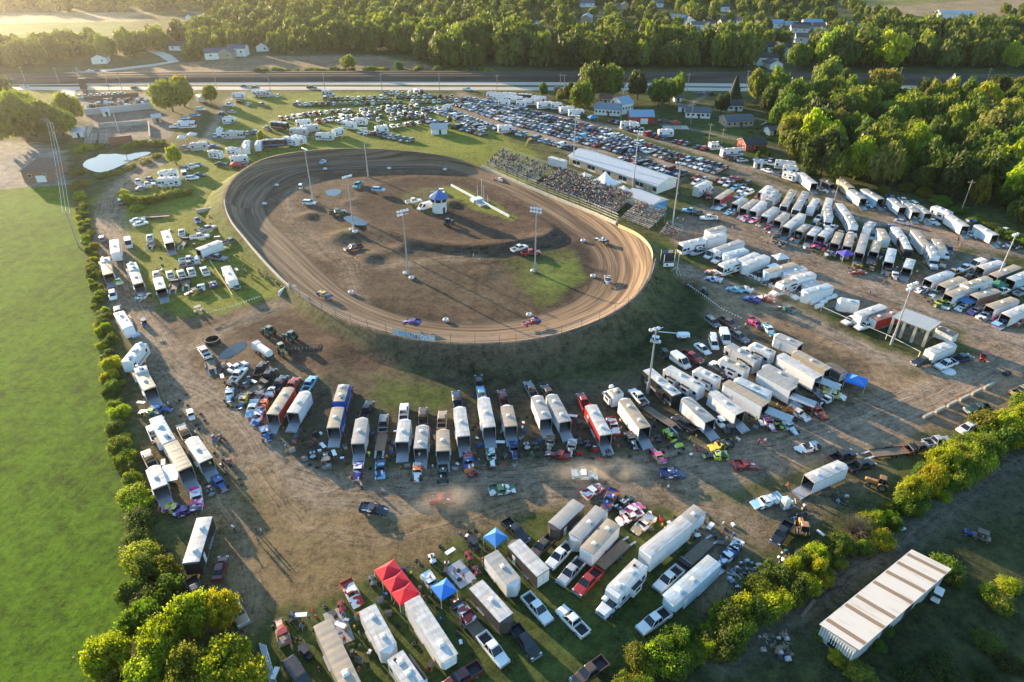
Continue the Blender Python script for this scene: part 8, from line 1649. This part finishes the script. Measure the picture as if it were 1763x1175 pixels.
for x,y,z,a,si,k,u in order:
    sh = pr.choices(list(SHIRT),[13,18,30,5,5,16,2,1,2,1.5,7])[0];o = person(x,y,z,a + pr.uniform(-.3,.3),'sit',sh);o['group'] = 'spectators seated in the grandstands'
    reg(o,f'person in {sh}',f'seated in row {ordw(k + 1)} of the {SN[si]}'.replace(f'row {ordw(k + 1)}',f'the {ordw(k + 1)} row'),'from the flag tower')
matcol = {0: None,1: (.04,.045,.07),2: (.45,.27,.19),3: (.06,.04,.025)}
for x,y,z,a,si,k,u in rest:
    sh = np.array(SHIRT[pr.choices(list(SHIRT),[13,18,30,5,5,16,2,1,2,1.5,7])[0]]);b = len(cv);a += pr.uniform(-.3,.3);ca,sa = math.cos(a),math.sin(a)
    cv += [(p[0] * ca - p[1] * sa + x,p[0] * sa + p[1] * ca + y,p[2] + z) for p in SS.v];cf += [tuple(b + i for i in f) for f in SS.f];cc += [sh if m == 0 else matcol[m] for m in SS.m]
me = bpy.data.meshes.new('crowd');me.from_pydata(cv,[],cf);at = me.attributes.new('cloth','FLOAT_COLOR','FACE');at.data.foreach_set('color',np.c_[np.array(cc),np.ones(len(cc))].astype(np.float32).ravel())
n = N('crowd_clothes');n.bsdf(n.n('ShaderNodeAttribute',attribute_name='cloth').outputs['Color'],.8,0,.2);me.materials.append(n.mat)
tag(put('crowd',me),'seated crowd filling the rest of the grandstand rows','crowd',None,'stuff')
# ---------------------------------------------------------------- gear lying about the pits
def chest_mb(): m = MB();m.box(-.55,.55,-.3,.3,.12,1.0,PT,top=M['dark']);[m.box(-.5,.5,-.32,-.305,.2 + .2 * k,.36 + .2 * k,M['chrome']) for k in range(4)];[m.cyl((x,y - .03,.06),(x,y + .03,.06),.06,.06,DK,8) for x in (-.45,.45) for y in (-.25,.25)];return m
def chair_mb():
    m = MB();m.box(-.25,.25,-.25,.25,.42,.46,M['fabric']);m.loft([[(-.25,-.25,.46),(-.25,.25,.46),(-.22,.25,.46),(-.22,-.25,.46)],[(-.38,-.25,.95),(-.38,.25,.95),(-.35,.25,.95),(-.35,-.25,.95)]],M['fabric'])
    for x in (-.23,.23):
        for y in (-.23,.23): m.bar((x,y,0),(x,-y,.44),.025,M['metal'])
    return m
def table_mb():
    m = MB();m.box(-.9,.9,-.38,.38,.72,.76,M['white'])
    for x in (-.8,.8):
        for y in (-.3,.3): m.bar((x,y,0),(x,y,.72),.03,M['metal'])
    return m
def cooler_mb(): m = MB();m.loft([rect(0,-.35,.35,-.22,.22,.04),rect(.34,-.37,.37,-.24,.24,.04)],PT);m.loft([rect(.345,-.38,.38,-.25,.25,.04),rect(.42,-.34,.34,-.21,.21,.04)],M['white']);return m
def jug_mb(): m = MB();m.cyl((0,0,0),(0,0,.5),.17,.17,PT,10);m.cyl((0,0,.5),(0,0,.6),.05,.05,M['white'],8);m.bar((-.12,0,.55),(.12,0,.55),.03,PT);return m
GEAR = {'tyre': (lambda: TYRE_B,'tyre',[('black',(.02,.02,.02))]),'tool_chest': (lambda: cached('gc',lambda: chest_mb().build('tool_chest')),'tool chest',[('red',(.4,.02,.02)),('blue',(.03,.1,.35)),('black',(.03,.03,.03)),('grey',(.3,.3,.3))]),'folding_chair': (lambda: cached('gch',lambda: chair_mb().build('folding_chair')),'folding chair',[('blue',(.03,.1,.35)),('red',(.4,.03,.03)),('black',(.03,.03,.03)),('green',(.04,.15,.06))]),'folding_table': (lambda: cached('gt',lambda: table_mb().build('folding_table')),'folding table',[('white',(.6,.6,.6))]),'cool_box': (lambda: cached('gcb',lambda: cooler_mb().build('cool_box')),'cool box',[('blue',(.04,.15,.45)),('red',(.45,.03,.03)),('white',(.6,.6,.6))]),'fuel_jug': (lambda: cached('gj',lambda: jug_mb().build('fuel_jug')),'fuel jug',[('red',(.5,.03,.02)),('blue',(.04,.12,.5)),('yellow',(.6,.45,.03)),('white',(.6,.6,.6))])}
def gear(poly_px,n,where,count):
    Pw = np.array(gp(poly_px));k = 0;tries = 0;got = []
    while k < n and tries < n * 30:
        tries += 1;x,y = pr.uniform(Pw[:,0].min(),Pw[:,0].max()),pr.uniform(Pw[:,1].min(),Pw[:,1].max())
        if not inside(np.array([x]),np.array([y]),Pw)[0] or not clear(x,y,.5): continue
        if clear(x,y,3.0): continue          # gear stands close to the trailers and cars
        kd = pr.choices(list(GEAR),(40,14,14,6,12,14))[0];fn,cat,cols = GEAR[kd];cn,c = pr.choice(cols);got.append((x,y,kd,cat,cn,c,fn));k += 1;foot(x,y,0,.5,.5)
    for x,y,kd,cat,cn,c,fn in sorted(got): o = put(kd,fn(),None,c,None,(x,y,.0),pr.uniform(0,6.28));o['category'] = cat;reg(o,f'{cn} {cat}',where,count)
gear([TP((1,2),0,560),TP((1,2),400,640),TP((1,2),640,640),TP((1,2),1760,560),TP((1,2),1760,900),TP((1,2),380,900)],60,'around the open trailers','from the tractors');gear([TP((2,2),0,540),TP((2,2),900,560),TP((2,2),1760,560),TP((2,2),1400,800),TP((2,2),0,860)],45,'around the white trailers','from the blue trailer')
gear([TP((1,3),0,700),TP((1,3),500,640),TP((1,3),900,400),TP((1,3),1500,120),TP((1,3),1763,300),TP((1,3),1300,1100),TP((1,3),100,1170)],60,'around the lower trailer row','from the near thicket');gear([TP((0,2),900,300),TP((0,2),1300,400),TP((0,2),1640,1000),TP((0,2),1200,1170)],28,'around the hedge side trailers','from the hedge');gear([TP((0,2),1500,200),TP((0,2),1760,200),TP((0,2),1760,600),TP((0,2),1500,450)],22,'in the cluttered pit row','from the puddle')
gear([TP((3,1),0,300),TP((3,1),1000,560),TP((3,1),1010,740),TP((3,1),0,480)],40,'at the open-tailed trailers','from the car park');gear([TP((3,1),1050,740),TP((3,1),1700,900),TP((3,1),1700,1060),TP((3,1),1100,920)],30,'beyond the gravel lane','from the lane bend');gear([TP((2,3),700,0),TP((2,3),1500,100),TP((2,3),1500,330),TP((2,3),1000,200)],18,'behind the big white trailer','from the rust streaked trailer');gear([TP((3,2),0,250),TP((3,2),500,300),TP((3,2),500,470),TP((3,2),100,640),TP((3,2),-100,600)],18,'under the lift roofs','from the caravans');gear([TP((0,1),1100,380),TP((0,1),1600,380),TP((0,1),1620,800),TP((0,1),1000,860)],26,'in the pit meadow','from the hedge')
# junk by the lower hedge
def junk(tile,x,y,n,rad,label,mats):
    r2 = random.Random(int(x));mb = MB()
    for k in range(n):
        a,d,s = r2.uniform(0,6.28),rad * math.sqrt(r2.random()),r2.uniform(.1,.5);c = Vector((d * math.cos(a),d * math.sin(a),r2.uniform(.0,.9) * (1 - d / rad / 1.3)));e = Vector((r2.uniform(-1,1),r2.uniform(-1,1),r2.uniform(-.25,.35))) * s * 1.6
        (mb.cyl(c - e,c + e,.03 + s * .08,.03 + s * .06,r2.choice(mats),5)) if k % 3 else mb.loft([rect(c.z,c.x - s,c.x + s,c.y - s * .7,c.y + s * .7),rect(c.z + s * .7,c.x - s * .7 + .1,c.x + s * .8,c.y - s * .5,c.y + s * .6)],r2.choice(mats))
    tag(put('junk_heap',mb.build('junk_heap'),loc=(*TG(tile,x,y),0)),label,'junk heap')
jm = [M['metal'],M['dark'],M['wood'],M['dark'],M['chrome'],M['sh_blue'],M['soil'],M['dark']]
junk((2,3),1640,500,260,4.0,'big heap of mixed scrap metal beside the lower hedge',jm);junk((3,3),200,340,60,2.4,'dark heap of scrap between the hedge bushes',[M['dark'],M['brick'],M['soil'],M['metal']]);junk((3,3),100,920,60,2.6,'heap of grey planks and rods below the long shed',[M['wood'],M['metal'],M['dark'],M['polewood']]);junk((3,3),230,20,50,2.4,'scrap heap beside the black pickup at the hedge',jm);junk((3,2),540,1090,30,1.6,'small pile of boxes by the bare bush',jm)
t = (3,3);CA(t,'pickup',130,165,90,220,'black','black pickup parked alone by the lower hedge');SM(t,'quad',1400,165,1430,175,'blue','blue part of an old lawn tractor in the field beyond the long shed');SM(t,'cart',1480,195,1520,210,'brown','rusty part of the old lawn tractor left in the field');SM(t,'cart',1175,590,1195,540,'white','small pale object beside the bushes at the long shed');tractor(*TG(t,268,140,.8),1.4,(.50,.20,.06),(.45,.2,.08),'small orange tractor behind the black pickup at the hedge',front=.5)  # quad and carts stand in for a lawn tractor and a small pale object
for a,b,lab in [((262,735),(350,620),'long pale plank lying on the dark field'),((365,150),(415,190),'pale board lying beside the orange tractor'),((930,150),(960,135),'white board lying in the dark field')]:
    A,B = TG(t,*a),TG(t,*b);c,rz,L = frame2(A,B);m = MB();m.box(-L / 2,L / 2,-.25,.25,.0,.12,M['wood'] if 'plank' in lab else M['whitemetal']);tag(put('plank',m.build('plank'),loc=(*c,.01),rz=rz),lab,'plank')
m = MB();m.cyl((0,0,0),(0,0,.2),1.6,1.6,M['whitemetal'],20);tag(put('water_dish',m.build('water_dish'),loc=(*TG((3,2),1250,235),0)),'round white disc lying beside the white pickup','disc')
m = MB();[m.bar(Vector((0,0,0)),Vector((math.sin(a) * .0,0,1.4)),.03,M['metal']) for a in (0,)];m.poly([(0,0,1.4),(1.0,.1,1.3),(1.0,.1,.8),(0,0,.9)],M['white']);tag(put('flag',m.build('flag'),loc=(*TG((1,1),262,850),1.6)),'small pale flag at the track entrance gate','flag')
# ---------------------------------------------------------------- the evening air
def haze():
    n = N('evening_haze');v = n.n('ShaderNodeVolumePrincipled');v.inputs['Color'].default_value = (.95,.93,.90,1);v.inputs['Density'].default_value = .00005;v.inputs['Anisotropy'].default_value = .8
    n.l(v.outputs[0],n.out.inputs['Volume']);n.mat.volume_intersection_method = 'FAST' if hasattr(n.mat,'volume_intersection_method') else None
    m = MB();m.box(-5200,5200,-900,5000,-1.5,130,n.mat);tag(put('haze',m.build('haze')),'pale evening haze over the far woods','haze',None,'stuff')
haze()
def dust(a,b,w,h,dens,label):
    # dust hanging behind a moving car: an ellipsoid that thins out towards its skin
    n = N('dust_cloud');v = n.n('ShaderNodeVolumePrincipled');v.inputs['Color'].default_value = (.96,.86,.72,1);v.inputs['Anisotropy'].default_value = .3;ln = n.n('ShaderNodeVectorMath',operation='LENGTH');n.l(n.objco(),ln.inputs[0])
    f = n.math('MULTIPLY',n.ramp(n.noise(.22,n.pos(),4),.36,.66),n.ramp(ln.outputs['Value'],.98,.2));n.l(n.math('MULTIPLY',f,dens),v.inputs['Density']);n.l(v.outputs[0],n.out.inputs['Volume'])
    c,rz,L = frame2(G(*a),G(*b));m = MB();A = np.linspace(0,6.2832,17)[:-1]
    m.loft([[(-math.cos(t),math.sin(t) * math.cos(q),math.sin(t) * math.sin(q)) for q in A] for t in np.linspace(.02,3.12,12)],n.mat)
    o = tag(put('dust',m.build('dust'),None,None,None,(*c,h * .6),rz),label,'dust',None,'stuff');o.scale = (L / 2,w,h)
dust((1150,815),(900,830),3.8,2.6,.13,'tan dust trail behind the bright blue race car')
dust((850,846),(690,895),4.2,2.4,.09,'thin dust behind the white race car')
dust((1290,500),(1440,562),5.5,3.2,.07,'thin dust drifting over the lane below the pit fence')
finish_labels()
